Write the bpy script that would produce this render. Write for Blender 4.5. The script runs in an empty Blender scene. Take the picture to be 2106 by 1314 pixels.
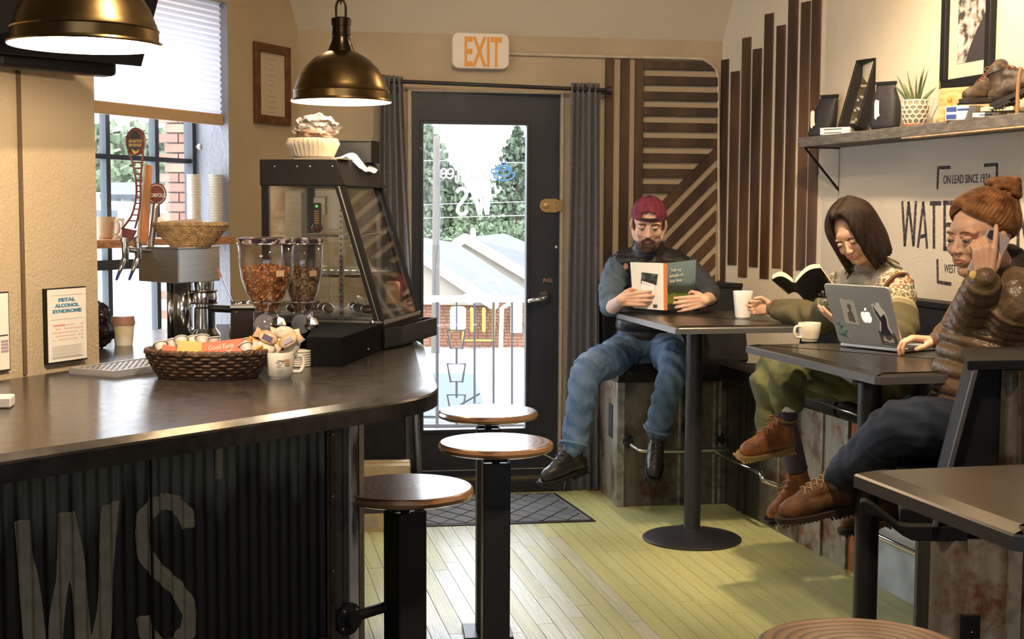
import bpy, bmesh, math, random
import numpy as np
from mathutils import Vector, Matrix, Euler, noise
R = random.Random(7)
PI = math.pi
sc = bpy.context.scene
COL = sc.collection

# ---------------------------------------------------------------- camera
FPX = 2800.0; CX = 1053.0; CY = 657.0; EYE = 1.48
TILT = math.atan((CY-435.0)/FPX); ROLL = 0.005
cam_d = bpy.data.cameras.new('camera'); cam = bpy.data.objects.new('camera', cam_d); COL.objects.link(cam)
cam_d.sensor_width = 36.0; cam_d.lens = FPX/2106.0*36.0; cam_d.clip_start = .05; cam_d.clip_end = 400
CM = Matrix.Translation((0, 0, EYE)) @ Matrix.Rotation(PI/2-TILT, 4, 'X') @ Matrix.Rotation(ROLL, 4, 'Z')
cam.matrix_world = CM
sc.camera = cam
CMR = CM.to_3x3()

# ---------------------------------------------------------------- colour management, world, big lights
vs = sc.view_settings
sc.display_settings.display_device = 'sRGB'
vs.view_transform = 'Standard'; vs.look = 'None'; vs.gamma = 1.0; vs.use_curve_mapping = False
vs.exposure = 0.52
w = bpy.data.worlds.new('overcast_sky'); sc.world = w; w.use_nodes = True
nt = w.node_tree; nt.nodes.clear()
wo = nt.nodes.new('ShaderNodeOutputWorld'); bg = nt.nodes.new('ShaderNodeBackground')
bg.inputs[0].default_value = (.86, .93, 1.0, 1); bg.inputs[1].default_value = 6.5
nt.links.new(bg.outputs[0], wo.inputs[0])

def area(name, loc, target, size, power, col, size_y=None):
    d = bpy.data.lights.new(name, 'AREA'); d.energy = power; d.color = col
    d.shape = 'RECTANGLE' if size_y else 'DISK'; d.size = size
    if size_y: d.size_y = size_y
    o = bpy.data.objects.new(name, d); COL.objects.link(o); o.location = loc
    v = Vector(target)-Vector(loc); o.rotation_euler = v.to_track_quat('-Z', 'Y').to_euler()
    return o
def spot(name, loc, target, power, col, ang=80, blend=.4, r=.04):
    d = bpy.data.lights.new(name, 'SPOT'); d.energy = power; d.color = col; d.spot_size = math.radians(ang); d.spot_blend = blend
    d.shadow_soft_size = r
    o = bpy.data.objects.new(name, d); COL.objects.link(o); o.location = loc
    v = Vector(target)-Vector(loc); o.rotation_euler = v.to_track_quat('-Z', 'Y').to_euler()
    return o
WARM = (1.0, .75, .49)
# cool fill light added behind the camera, warm ceiling lamps of the room
area('rear_cool_fill', (0.6, -2.6, 1.9), (0.2, 4, 1.2), 3.6, 24, (.92, .95, 1.0), 1.7)
spot('ceiling_track_lamp', (0.95, 4.3, 3.0), (1.75, 5.5, 1.20), 230, WARM, 75, .6, .06)
spot('ceiling_track_lamp', (0.7, 2.6, 3.0), (1.15, 3.3, 1.0), 130, WARM, 78, .6, .06)
spot('ceiling_track_lamp', (0.2, 4.4, 3.0), (0.5, 7.0, 1.6), 60, (1, .78, .52), 85, .8, .06)
area('ceiling_lamp', (1.38, 5.5, 3.0), (1.2, 5.2, 0), .30, 13, (1, .68, .36))
area('ceiling_lamp', (-0.95, 5.6, 3.0), (-.9, 5.3, 0), .30, 8, (1, .68, .36))
spot('ceiling_track_lamp', (0.1, 2.3, 3.0), (-1.0, 3.6, 1.3), 120, WARM, 60, .5, .05)
spot('ceiling_track_lamp', (0.9, 3.2, 3.0), (2.0, 5.0, 2.1), 45, WARM, 75, .8, .06)

# ---------------------------------------------------------------- where things stand
def ray(px, py):
    return CMR @ Vector(((px-CX)/FPX, -(py-CY)/FPX, -1.0))
def at(px, py, Y):
    d = ray(px, py); return Vector((0, 0, EYE)) + d*(Y/d.y)
def onz(px, py, z):
    d = ray(px, py); return Vector((0, 0, EYE)) + d*((z-EYE)/d.z)
def onp(px, py, P, n):
    d = ray(px, py); o = Vector((0, 0, EYE)); return o + d*((Vector(P)-o).dot(n)/d.dot(n))

# ---------------------------------------------------------------- mesh building
class MB:
    def __init__(s): s.v = []; s.f = []; s.m = []
    def add(s, vs, fs, mi=0):
        b = len(s.v); s.v += [Vector(v) for v in vs]; s.f += [tuple(b+i for i in f) for f in fs]; s.m += [mi]*len(fs); return s
    def join(s, o, M=None, mi=None):
        fl = M is not None and M.to_3x3().determinant() < 0
        vs = [M @ v for v in o.v] if M is not None else o.v
        fs = [f[::-1] for f in o.f] if fl else o.f
        b = len(s.v); s.v += [v.copy() for v in vs]; s.f += [tuple(b+i for i in f) for f in fs]; s.m += (o.m if mi is None else [mi]*len(fs)); return s
    def xf(s, M):
        if M.to_3x3().determinant() < 0: s.f = [f[::-1] for f in s.f]
        s.v = [M @ v for v in s.v]; return s
    def box(s, c, d, rot=None, mi=0, ch=0.0):
        x, y, z = d[0]/2, d[1]/2, d[2]/2
        if ch <= 0:
            vs = [(-x,-y,-z),(x,-y,-z),(x,y,-z),(-x,y,-z),(-x,-y,z),(x,-y,z),(x,y,z),(-x,y,z)]
            fs = [(0,3,2,1),(4,5,6,7),(0,1,5,4),(1,2,6,5),(2,3,7,6),(3,0,4,7)]
        else:
            ch = min(ch, x*.9, y*.9, z*.9)
            lo = [(-x+ch,-y+ch),(x-ch,-y+ch),(x-ch,y-ch),(-x+ch,y-ch)]
            hi = [(-x,-y),(x,-y),(x,y),(-x,y)]
            vs = [(a,b,-z) for a,b in lo]+[(a,b,-z+ch) for a,b in hi]+[(a,b,z-ch) for a,b in hi]+[(a,b,z) for a,b in lo]
            fs = [(3,2,1,0),(12,13,14,15)]
            for k in range(3):
                for i in range(4):
                    j = (i+1) % 4; fs.append((k*4+i, k*4+j, k*4+4+j, k*4+4+i))
        M = Matrix.Translation(c)
        if rot is not None:
            M = M @ (Matrix.Rotation(rot, 4, 'Z') if isinstance(rot, (int, float)) else rot.to_4x4())
        return s.add([M @ Vector(v) for v in vs], fs, mi)
    def prism(s, poly, z0, z1, mi=0, M=None):
        n = len(poly)
        a = sum(poly[i][0]*poly[(i+1)%n][1]-poly[(i+1)%n][0]*poly[i][1] for i in range(n))
        if a < 0: poly = poly[::-1]
        vs = [Vector((p[0], p[1], z0)) for p in poly]+[Vector((p[0], p[1], z1)) for p in poly]
        if M is not None: vs = [M @ v for v in vs]
        fs = [tuple(range(n))[::-1], tuple(range(n, 2*n))]+[(i, (i+1)%n, n+(i+1)%n, n+i) for i in range(n)]
        if M is not None and M.to_3x3().determinant() < 0: fs = [f[::-1] for f in fs]
        return s.add(vs, fs, mi)
    def lathe(s, prof, c=(0,0,0), n=32, mi=0, M=None, cap=True):
        c = Vector(c); vs = []; fs = []
        for r, z in prof:
            for i in range(n):
                a = 2*PI*i/n; vs.append(c+Vector((r*math.cos(a), r*math.sin(a), z)))
        for k in range(len(prof)-1):
            for i in range(n):
                j = (i+1)%n; fs.append((k*n+i, k*n+j, (k+1)*n+j, (k+1)*n+i))
        if cap:
            if prof[0][0] > 1e-6: fs.append(tuple(range(n))[::-1])
            if prof[-1][0] > 1e-6: fs.append(tuple((len(prof)-1)*n+i for i in range(n)))
        if M is not None: vs = [M @ v for v in vs]
        return s.add(vs, fs, mi)
    def tube(s, pts, rad, n=10, mi=0, closed=False, flat=None, smooth=0, roundcap=True, up=None):
        pts = [Vector(p) for p in pts]
        rad = list(rad) if hasattr(rad, '__len__') else [rad]*len(pts)
        if smooth:
            P = []; Q = []; m = len(pts)
            for i in range(m if closed else m-1):
                p0 = pts[(i-1)%m] if (closed or i > 0) else pts[0]; p1 = pts[i]; p2 = pts[(i+1)%m]
                p3 = pts[(i+2)%m] if (closed or i+2 < m) else pts[-1]
                for k in range(smooth):
                    t = k/smooth
                    P.append(.5*((2*p1)+(p2-p0)*t+(2*p0-5*p1+4*p2-p3)*t*t+(3*p1-p0-3*p2+p3)*t**3))
                    tt = t*t*(3-2*t)
                    Q.append(rad[i]*(1-tt)+rad[(i+1)%m]*tt)
            if not closed: P.append(pts[-1]); Q.append(rad[-1])
            pts, rad = P, Q
        if roundcap and not closed and len(pts) > 1:
            d0 = (pts[0]-pts[1]).normalized(); d1 = (pts[-1]-pts[-2]).normalized()
            a = [pts[0]+d0*rad[0]*math.sin(t) for t in (1.3, .8)]; ra = [rad[0]*math.cos(t) for t in (1.3, .8)]
            b = [pts[-1]+d1*rad[-1]*math.sin(t) for t in (.8, 1.3)]; rb = [rad[-1]*math.cos(t) for t in (.8, 1.3)]
            pts = a+pts+b; rad = ra+rad+rb
        m = len(pts); vs = []; fs = []
        prev = None
        for i in range(m):
            if closed: t = pts[(i+1)%m]-pts[i-1]
            else: t = pts[min(i+1, m-1)]-pts[max(i-1, 0)]
            t = t.normalized() if t.length > 1e-9 else Vector((0,0,1))
            if prev is None:
                u = Vector(up) if up is not None else (Vector((0,0,1)) if abs(t.z) < .9 else Vector((0,1,0)))
                u = (u-t*u.dot(t)).normalized()
            else:
                u = prev-t*prev.dot(t)
                u = u.normalized() if u.length > 1e-6 else t.orthogonal().normalized()
            prev = u; v = t.cross(u)
            for k in range(n):
                a = 2*PI*k/n
                vs.append(pts[i]+(u*math.cos(a)+v*math.sin(a)*(flat if flat else 1))*rad[i])
        for i in range(m if closed else m-1):
            j = (i+1)%m
            for k in range(n):
                l = (k+1)%n; fs.append((i*n+k, i*n+l, j*n+l, j*n+k))
        if not closed: fs += [tuple(range(n))[::-1], tuple((m-1)*n+k for k in range(n))]
        return s.add(vs, fs, mi)
    def ell(s, c, r, rot=None, n=14, mi=0):
        c = Vector(c); vs = []; fs = []; m = max(6, n//2+1)
        for i in range(1, m):
            a = PI*i/m
            for k in range(n):
                b = 2*PI*k/n; vs.append(Vector((r[0]*math.sin(a)*math.cos(b), r[1]*math.sin(a)*math.sin(b), -r[2]*math.cos(a))))
        vs.append(Vector((0,0,-r[2]))); vs.append(Vector((0,0,r[2])))
        q = (m-1)*n
        for i in range(m-2):
            for k in range(n):
                l = (k+1)%n; fs.append((i*n+k, i*n+l, (i+1)*n+l, (i+1)*n+k))
        for k in range(n):
            l = (k+1)%n; fs.append((q, l, k)); fs.append((q+1, (m-2)*n+k, (m-2)*n+l))
        if rot is not None: vs = [rot.to_3x3() @ v for v in vs]
        return s.add([v+c for v in vs], fs, mi)
    def rbox(s, c, d, r, rot=None, mi=0, ax='z', n=5):
        # box rounded about one axis
        x, y, z = d
        if ax == 'z': a, b, h = x, y, z
        elif ax == 'y': a, b, h = x, z, y
        else: a, b, h = y, z, x
        poly = rrect(a, b, r, n)
        M = Matrix.Translation(c)
        if rot is not None: M = M @ (Matrix.Rotation(rot, 4, 'Z') if isinstance(rot, (int, float)) else rot.to_4x4())
        if ax == 'y': M = M @ Matrix(((1,0,0,0),(0,0,-1,0),(0,1,0,0),(0,0,0,1)))
        if ax == 'x': M = M @ Matrix(((0,0,1,0),(1,0,0,0),(0,1,0,0),(0,0,0,1)))
        return s.prism(poly, -h/2, h/2, mi, M)

def rrect(a, b, r, n=5):
    P = []
    for cx, cy, a0 in ((a/2-r, b/2-r, 0), (-a/2+r, b/2-r, 1), (-a/2+r, -b/2+r, 2), (a/2-r, -b/2+r, 3)):
        for k in range(n+1):
            t = (a0+k/n)*PI/2; P.append((cx+r*math.cos(t), cy+r*math.sin(t)))
    return P

WM = {}
def wmat(o):
    M = o.matrix_basis.copy()
    while o.parent is not None: o = o.parent; M = o.matrix_basis @ M
    return M
def link(o, parent=None):
    COL.objects.link(o)
    if parent is not None: o.parent = parent
    return o
def tag(o, label=None, cat=None, group=None, kind=None):
    if label: o['label'] = label
    if cat: o['category'] = cat
    if group: o['group'] = group
    if kind: o['kind'] = kind
    return o
def build(name, mb, mat, parent=None, world=True, smooth=False, bevel=0.0, origin=None, seg=2, auto=None, label=None, sub=0):
    """links mb as ONE mesh object; world=True: the vertices are world coordinates"""
    me = bpy.data.meshes.new(name)
    vs = mb.v
    o = bpy.data.objects.new(name, me)
    if parent is not None:
        if world:
            M = wmat(parent).inverted(); vs = [M @ v for v in vs]
    elif world:
        if origin is None:
            xs = [v.x for v in vs]; ys = [v.y for v in vs]; zs = [v.z for v in vs]
            origin = Vector(((min(xs)+max(xs))/2, (min(ys)+max(ys))/2, min(zs)))
        o.location = origin; vs = [v-Vector(origin) for v in vs]
    me.from_pydata([tuple(v) for v in vs], [], mb.f)
    mats = mat if isinstance(mat, (list, tuple)) else [mat]
    for m in mats: me.materials.append(m)
    if len(mats) > 1: me.polygons.foreach_set('material_index', mb.m)
    if smooth: me.polygons.foreach_set('use_smooth', [True]*len(me.polygons))
    me.update()
    if auto is not None: me.shade_smooth() if False else autosm(me, auto)
    link(o, parent)
    if bevel:
        b = o.modifiers.new('bevel', 'BEVEL'); b.width = bevel; b.segments = seg; b.limit_method = 'ANGLE'; b.angle_limit = .6
        b.harden_normals = False
    if sub:
        b = o.modifiers.new('sub', 'SUBSURF'); b.levels = sub; b.render_levels = sub
    if label: o['label'] = label
    return o
def autosm(me, ang):
    me.polygons.foreach_set('use_smooth', [True]*len(me.polygons))
    bm = bmesh.new(); bm.from_mesh(me)
    for e in bm.edges:
        if len(e.link_faces) == 2 and e.calc_face_angle(0) > ang: e.smooth = False
    bm.to_mesh(me); bm.free()
def empty(name, loc, rz=0, label=None, cat=None, group=None, kind=None):
    o = bpy.data.objects.new(name, None); o.location = loc; o.rotation_euler = (0, 0, rz); COL.objects.link(o)
    o.empty_display_size = .05
    return tag(o, label, cat, group, kind)
def struct(name, mb, mat, parent=None, **k):
    o = build(name, mb, mat, parent, **k)
    if parent is None: o['kind'] = 'structure'
    return o
def dup(o, parent=None):
    c = o.copy(); COL.objects.link(c); c.parent = parent
    for ch in list(o.children): dup(ch, c)
    return c
def fuse(mb, voxel, iters=2, factor=.5, disp=None):
    """one continuous skin over the shapes of mb"""
    me = bpy.data.meshes.new('tmp'); me.from_pydata([tuple(v) for v in mb.v], [], mb.f)
    o = bpy.data.objects.new('tmp', me); COL.objects.link(o)
    r = o.modifiers.new('r', 'REMESH'); r.mode = 'VOXEL'; r.voxel_size = voxel; r.adaptivity = 0
    if iters:
        s = o.modifiers.new('s', 'SMOOTH'); s.iterations = iters; s.factor = factor
    dg = bpy.context.evaluated_depsgraph_get()
    m2 = bpy.data.meshes.new_from_object(o.evaluated_get(dg))
    bpy.data.objects.remove(o); bpy.data.meshes.remove(me)
    out = MB()
    n = len(m2.vertices); co = np.empty(n*3); m2.vertices.foreach_get('co', co)
    no = np.empty(n*3); m2.vertex_normals.foreach_get('vector', no)
    co = co.reshape(-1, 3); no = no.reshape(-1, 3)
    if disp is not None: co = co+no*disp(co)[:, None]
    out.v = [Vector(c) for c in co]; out.f = [tuple(p.vertices) for p in m2.polygons]; out.m = [0]*len(out.f)
    bpy.data.meshes.remove(m2)
    return out
def textmb(s, h, depth=.0006, M=None, sx=1.0, align='LEFT', mirror=False, bold=0.0, shear=0.0):
    """letters in the local XY plane (height h), extruded along Z"""
    c = bpy.data.curves.new('t', 'FONT'); c.body = s; c.size = h/.73; c.extrude = depth; c.align_x = align; c.offset = bold; c.shear = shear
    c.resolution_u = 4
    o = bpy.data.objects.new('t', c); COL.objects.link(o)
    dg = bpy.context.evaluated_depsgraph_get()
    me = bpy.data.meshes.new_from_object(o.evaluated_get(dg))
    mb = MB(); S = Matrix.Diagonal((sx*(-1 if mirror else 1), 1, 1, 1))
    mb.add([v.co for v in me.vertices], [tuple(p.vertices) for p in me.polygons])
    mb.xf(S)
    if M is not None: mb.xf(M)
    bpy.data.objects.remove(o); bpy.data.curves.remove(c); bpy.data.meshes.remove(me)
    return mb
def frame(o, x, y, z=None):
    """matrix with local axes x,y (z = x cross y unless given)"""
    x = Vector(x).normalized(); y = Vector(y); y = (y-x*y.dot(x)).normalized(); zz = x.cross(y) if z is None else Vector(z)
    M = Matrix.Identity(4)
    for i in range(3): M[i][0] = x[i]; M[i][1] = y[i]; M[i][2] = zz[i]; M[i][3] = Vector(o)[i]
    return M

# ---------------------------------------------------------------- materials
def mat(name, col, rough=.6, metal=0.0, spec=.5, var=0.0, vs=8.0, bump=0.0, bs=60.0, stretch=None, col2=None, fac=(.4, .6), coat=0, alpha=None, emit=None, es=0, trans=0, sub=0, detail=4, rvar=0, sheen=0, bdist=.01, transl=None):
    m = bpy.data.materials.new(name); m.use_nodes = True; n = m.node_tree.nodes; l = m.node_tree.links
    b = n['Principled BSDF']
    b.inputs['Base Color'].default_value = (*col, 1); b.inputs['Roughness'].default_value = rough; b.inputs['Metallic'].default_value = metal
    b.inputs['Specular IOR Level'].default_value = spec
    if coat: b.inputs['Coat Weight'].default_value = coat; b.inputs['Coat Roughness'].default_value = .15
    if trans: b.inputs['Transmission Weight'].default_value = trans
    if sub: b.inputs['Subsurface Weight'].default_value = sub; b.inputs['Subsurface Radius'].default_value = (.02, .008, .004)
    if sheen: b.inputs['Sheen Weight'].default_value = sheen
    if emit: b.inputs['Emission Color'].default_value = (*emit, 1); b.inputs['Emission Strength'].default_value = es
    tc = n.new('ShaderNodeTexCoord'); mp = n.new('ShaderNodeMapping'); l.new(tc.outputs['Object'], mp.inputs[0])
    if stretch: mp.inputs['Scale'].default_value = stretch
    if var or col2:
        t = n.new('ShaderNodeTexNoise'); t.inputs['Scale'].default_value = vs; t.inputs['Detail'].default_value = detail
        l.new(mp.outputs[0], t.inputs[0])
        r = n.new('ShaderNodeValToRGB'); l.new(t.outputs[0], r.inputs[0])
        r.color_ramp.elements[0].position = fac[0]; r.color_ramp.elements[1].position = fac[1]
        c2 = col2 if col2 else tuple(min(1, c*(1+var)) for c in col)
        c1 = col if col2 else tuple(c*(1-var) for c in col)
        r.color_ramp.elements[0].color = (*c1, 1); r.color_ramp.elements[1].color = (*c2, 1)
        l.new(r.outputs[0], b.inputs['Base Color'])
        if rvar:
            mr = n.new('ShaderNodeMapRange'); mr.inputs[3].default_value = max(0, rough-rvar); mr.inputs[4].default_value = min(1, rough+rvar)
            l.new(t.outputs[0], mr.inputs[0]); l.new(mr.outputs[0], b.inputs['Roughness'])
    if bump:
        t2 = n.new('ShaderNodeTexNoise'); t2.inputs['Scale'].default_value = bs; t2.inputs['Detail'].default_value = 3
        l.new(mp.outputs[0], t2.inputs[0])
        bp = n.new('ShaderNodeBump'); bp.inputs['Strength'].default_value = bump; bp.inputs['Distance'].default_value = bdist
        l.new(t2.outputs[0], bp.inputs['Height']); l.new(bp.outputs[0], b.inputs['Normal'])
    if alpha is not None: b.inputs['Alpha'].default_value = alpha
    if transl:
        o = n['Material Output']; tr = n.new('ShaderNodeBsdfTranslucent'); tr.inputs[0].default_value = (*transl[0], 1)
        mx = n.new('ShaderNodeMixShader'); mx.inputs[0].default_value = transl[1]
        l.new(b.outputs[0], mx.inputs[1]); l.new(tr.outputs[0], mx.inputs[2]); l.new(mx.outputs[0], o.inputs[0])
    return m
def glassmat(name, tint=(1,1,1), refl=.10, rough=.02):
    m = bpy.data.materials.new(name); m.use_nodes = True; n = m.node_tree.nodes; l = m.node_tree.links; n.clear()
    o = n.new('ShaderNodeOutputMaterial'); tr = n.new('ShaderNodeBsdfTransparent'); g = n.new('ShaderNodeBsdfGlossy'); mx = n.new('ShaderNodeMixShader')
    tr.inputs[0].default_value = (*tint, 1); g.inputs['Roughness'].default_value = rough
    fr = n.new('ShaderNodeLayerWeight'); fr.inputs[0].default_value = .5; pw_ = n.new('ShaderNodeMath'); pw_.operation = 'POWER'; pw_.inputs[1].default_value = 4
    l.new(fr.outputs['Facing'], pw_.inputs[0]); ma = n.new('ShaderNodeMath'); ma.operation = 'MULTIPLY_ADD'; ma.inputs[1].default_value = .7; ma.inputs[2].default_value = refl*.5; ma.use_clamp = True
    l.new(pw_.outputs[0], ma.inputs[0]); l.new(ma.outputs[0], mx.inputs[0]); l.new(tr.outputs[0], mx.inputs[1]); l.new(g.outputs[0], mx.inputs[2]); l.new(mx.outputs[0], o.inputs[0])
    return m
def ringmat(name, c1, c2, c3, scale=70, rough=.35):
    """turned disc with growth rings around local z"""
    m = mat(name, c1, rough, coat=1, spec=.8); n = m.node_tree.nodes; l = m.node_tree.links; b = n['Principled BSDF']; tc = n['Texture Coordinate']
    w = n.new('ShaderNodeTexWave'); w.wave_type = 'RINGS'; w.rings_direction = 'Z'; w.inputs['Scale'].default_value = scale/6.28; w.inputs['Distortion'].default_value = 6.0; w.inputs['Detail'].default_value = 1; w.inputs['Detail Scale'].default_value = .35
    l.new(tc.outputs['Object'], w.inputs[0]); r = n.new('ShaderNodeValToRGB'); e = r.color_ramp.elements
    e[0].position = .10; e[0].color = (*c3, 1); e[1].position = .80; e[1].color = (*c1, 1); x = e.new(.30); x.color = (*c2, 1)
    l.new(w.outputs[0], r.inputs[0]); l.new(r.outputs[0], b.inputs['Base Color'])
    bp = n.new('ShaderNodeBump'); bp.inputs['Strength'].default_value = .1; bp.inputs['Distance'].default_value = .002; l.new(w.outputs[0], bp.inputs['Height']); l.new(bp.outputs[0], b.inputs['Normal'])
    return m
M_ = {}
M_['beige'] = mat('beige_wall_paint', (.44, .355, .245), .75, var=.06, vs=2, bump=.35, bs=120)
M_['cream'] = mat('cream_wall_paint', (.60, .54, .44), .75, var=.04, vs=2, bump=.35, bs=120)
M_['grey_reveal'] = mat('grey_textured_plaster', (.30, .31, .36), .7, bump=.6, bs=50)
M_['ceiling'] = mat('ceiling_paint', (.50, .45, .36), .8, bump=.2, bs=80)
M_['floor'] = mat('green_floor_paint', (.30, .31, .115), .34, var=.10, vs=3, bump=.15, bs=30, rvar=.1)
M_['floor2'] = mat('worn_glare_floor_paint', (.40, .40, .30), .30, var=.12, vs=9, bump=.15, bs=30, rvar=.1)
M_['gap'] = mat('floor_gap', (.05, .05, .03), .9)
M_['slat'] = mat('walnut_slat', (.055, .029, .014), .55, var=.45, vs=6, stretch=(1, 1, .25), bump=.2, bs=40)
M_['slat2'] = mat('walnut_slat_red', (.080, .040, .018), .5, var=.45, vs=6, stretch=(1, 1, .2), bump=.2, bs=40)
M_['black'] = mat('black_paint', (.008, .008, .009), .5, spec=.3, bump=.05)
M_['blackmat'] = mat('black_vinyl', (.007, .007, .009), .6, spec=.3, var=.3, vs=20)
M_['doorpaint'] = mat('door_paint', (.022, .023, .030), .42, var=.15, vs=5, bump=.08, bs=90)
M_['trim'] = mat('beige_trim_paint', (.50, .43, .33), .5, var=.08, vs=10)
M_['glass'] = glassmat('window_glass')
M_['curtain'] = mat('charcoal_curtain', (.115, .115, .125), .9, var=.12, vs=60, sheen=.3, bump=.3, bs=300, bdist=.002)
M_['tabletop'] = mat('dark_stone_laminate', (.030, .026, .024), .22, var=.25, vs=25, rvar=.06, bump=.03, bs=40)
M_['tabletop2'] = mat('dark_table_laminate', (.026, .023, .020), .26, spec=.38, var=.08, vs=25)
M_['tableedge'] = mat('grey_table_edge', (.16, .16, .17), .28, .5)
M_['post'] = mat('black_powder_coat', (.014, .014, .017), .42, bump=.12, bs=180, bdist=.002)
M_['chrome'] = mat('polished_steel', (.75, .75, .75), .12, 1.0)
M_['steel'] = mat('brushed_steel', (.55, .54, .52), .34, 1.0, var=.06, vs=40, stretch=(.2, .2, 6))
M_['brass'] = mat('antique_brass', (.20, .135, .06), .30, 1.0, var=.15, vs=12, rvar=.06)
M_['bronze'] = mat('dark_bronze', (.07, .05, .03), .28, 1.0)
M_['enamel'] = mat('white_enamel', (.80, .86, .92), .35)
M_['white'] = mat('white_ceramic', (.78, .76, .70), .22)
M_['paper'] = mat('white_paper', (.78, .76, .72), .7)
M_['pages'] = mat('cream_pages', (.72, .62, .42), .8, var=.1, vs=200, stretch=(1, 1, 30))
M_['blue'] = mat('blue_print', (.03, .16, .26), .7)
M_['red'] = mat('red_print', (.65, .16, .12), .7)
M_['ink'] = mat('black_ink', (.025, .022, .03), .7)
M_['inkfade'] = mat('worn_black_ink', (.03, .027, .035), .8, col2=(.35, .31, .27), vs=70, fac=(.55, .75))
M_['inkgrey'] = mat('grey_ink', (.3, .28, .28), .7)
def corr(name, a, b, c, vs=3.0, fac=(.35, .65), rough=.45, metal=.5):
    m = mat(name, a, rough, metal, var=0, col2=b, vs=vs, stretch=(4, 4, .5), fac=fac, detail=8, bump=.15, bs=60)
    n = m.node_tree.nodes; l = m.node_tree.links; bs = n['Principled BSDF']
    t = n.new('ShaderNodeTexNoise'); t.inputs['Scale'].default_value = vs*2.2; t.inputs['Detail'].default_value = 8; t.inputs['Roughness'].default_value = .7
    tc = n['Texture Coordinate']; l.new(tc.outputs['Object'], t.inputs[0])
    r = n.new('ShaderNodeValToRGB'); r.color_ramp.elements[0].position = .48; r.color_ramp.elements[1].position = .62
    l.new(t.outputs[0], r.inputs[0]); mx = n.new('ShaderNodeMixRGB'); l.new(r.outputs[0], mx.inputs[0])
    src = bs.inputs['Base Color'].links[0].from_socket; l.new(src, mx.inputs[1]); mx.inputs[2].default_value = (*c, 1); l.new(mx.outputs[0], bs.inputs['Base Color'])
    return m
M_['rust'] = corr('rusty_galvanised_sheet', (.11, .10, .08), (.21, .19, .145), (.07, .035, .018))
M_['rust_pale'] = corr('pale_weathered_sheet', (.30, .27, .21), (.42, .38, .31), (.20, .08, .04))
M_['rust_dark'] = corr('dark_weathered_sheet', (.055, .05, .038), (.10, .09, .065), (.03, .018, .01))
M_['rust_orange'] = mat('rust_orange_plate', (.38, .14, .05), .55, .3, var=.35, vs=9, stretch=(3, 3, .6), bump=.1)
M_['bluewall'] = mat('pale_blue_metal', (.42, .48, .53), .5, var=.15, vs=6)
# ================================================================ the room shell
UP = Vector((0, 0, 1))
CL = Vector((-1.098, 7.018, 0)); CR = Vector((1.121, 7.385, 0)); CC = Vector((1.512, 6.679, 0))
dL = Vector((.41, .912, 0)).normalized(); dB = (CR-CL).normalized(); dC = (CC-CR).normalized(); dR = Vector((.25, -.968, 0)).normalized()
FL = frame(CL, dL, UP); FB = frame(CL, dB, UP); FC = frame(CR, dC, UP); FR = frame(CC, dR, UP)
PIL = Vector((-1.10, 3.61, 0)); FP = frame(PIL, dL, UP)          # the near wall end beside the window, s runs negative
def sz(F, px, py):
    p = onp(px, py, F.translation, Vector((F[0][2], F[1][2], F[2][2]))); q = F.inverted() @ p
    return q.x, q.y
def wallmb(F, s0, s1, z0, z1, t=.22, hole=None, mb=None):
    mb = mb or MB()
    def pc(a, b, c, d):
        if b-a > 1e-4 and d-c > 1e-4: mb.prism([(a, c), (b, c), (b, d), (a, d)], -t, 0, 0, F)
    if hole:
        h0, h1, h2, h3 = hole
        pc(s0, h0, z0, z1); pc(h1, s1, z0, z1); pc(h0, h1, h3, z1); pc(h0, h1, z0, h2)
    else: pc(s0, s1, z0, z1)
    return mb
LB = (CR-CL).length; LC = (CC-CR).length
CEIL = 3.25
# left wall with the window
WS0, WS1 = -1.95, -.59; WZ0, WZ1 = .72, 2.45
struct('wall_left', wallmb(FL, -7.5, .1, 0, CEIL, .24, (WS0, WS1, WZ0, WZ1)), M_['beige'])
# door opening
ds0, _ = sz(FB, 838, 500); ds1, _ = sz(FB, 1156, 500); dz0 = .02; dz1 = sz(FB, 1000, 186)[1]
wb = wallmb(FB, -.1, LB+.05, 0, 2.44, .22, (ds0, ds1, 0, dz1))
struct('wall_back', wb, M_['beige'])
mb = MB(); zc = sz(FB, 1200, 77)[1]
# sloped face between the back wall and the ceiling
P = [FB @ Vector(p) for p in ((-.3, zc, .0), (LB+.35, zc, 0), (LB+.35, CEIL, .34), (-.3, CEIL, .34), (-.3, zc+.05, -.1), (LB+.35, zc+.05, -.1), (LB+.35, CEIL, .24), (-.3, CEIL, .24))]
mb.add(P, [(0,1,2,3), (7,6,5,4), (0,4,5,1), (3,2,6,7)])
struct('ceiling_slope', mb, M_['ceiling'])
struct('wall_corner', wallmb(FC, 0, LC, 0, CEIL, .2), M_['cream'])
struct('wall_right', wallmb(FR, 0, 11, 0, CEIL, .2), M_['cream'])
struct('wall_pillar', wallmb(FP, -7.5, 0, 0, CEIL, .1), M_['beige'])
mb = MB().box((.0, -3.1, CEIL/2), (10.4, .2, CEIL)); struct('wall_rear', mb, M_['beige'])
mb = MB().prism([(-6, -3.2), (5.6, -3.2), (4, 0), (2.1, 7.6), (-1.8, 7.6), (-6, -1)], CEIL, CEIL+.1); struct('ceiling', mb, M_['ceiling'])
# grooves of the panelled near wall: a dark joint strip
s, _ = sz(FP, 42, 400)
build('panel_joint', MB().prism([(s-.006, 1.07), (s+.006, 1.07), (s+.006, 3.2), (s-.006, 3.2)], 0, .004, 0, FP), mat('joint_shadow_gap', (.11, .075, .04), .9), bpy.data.objects['wall_pillar'])
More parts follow.
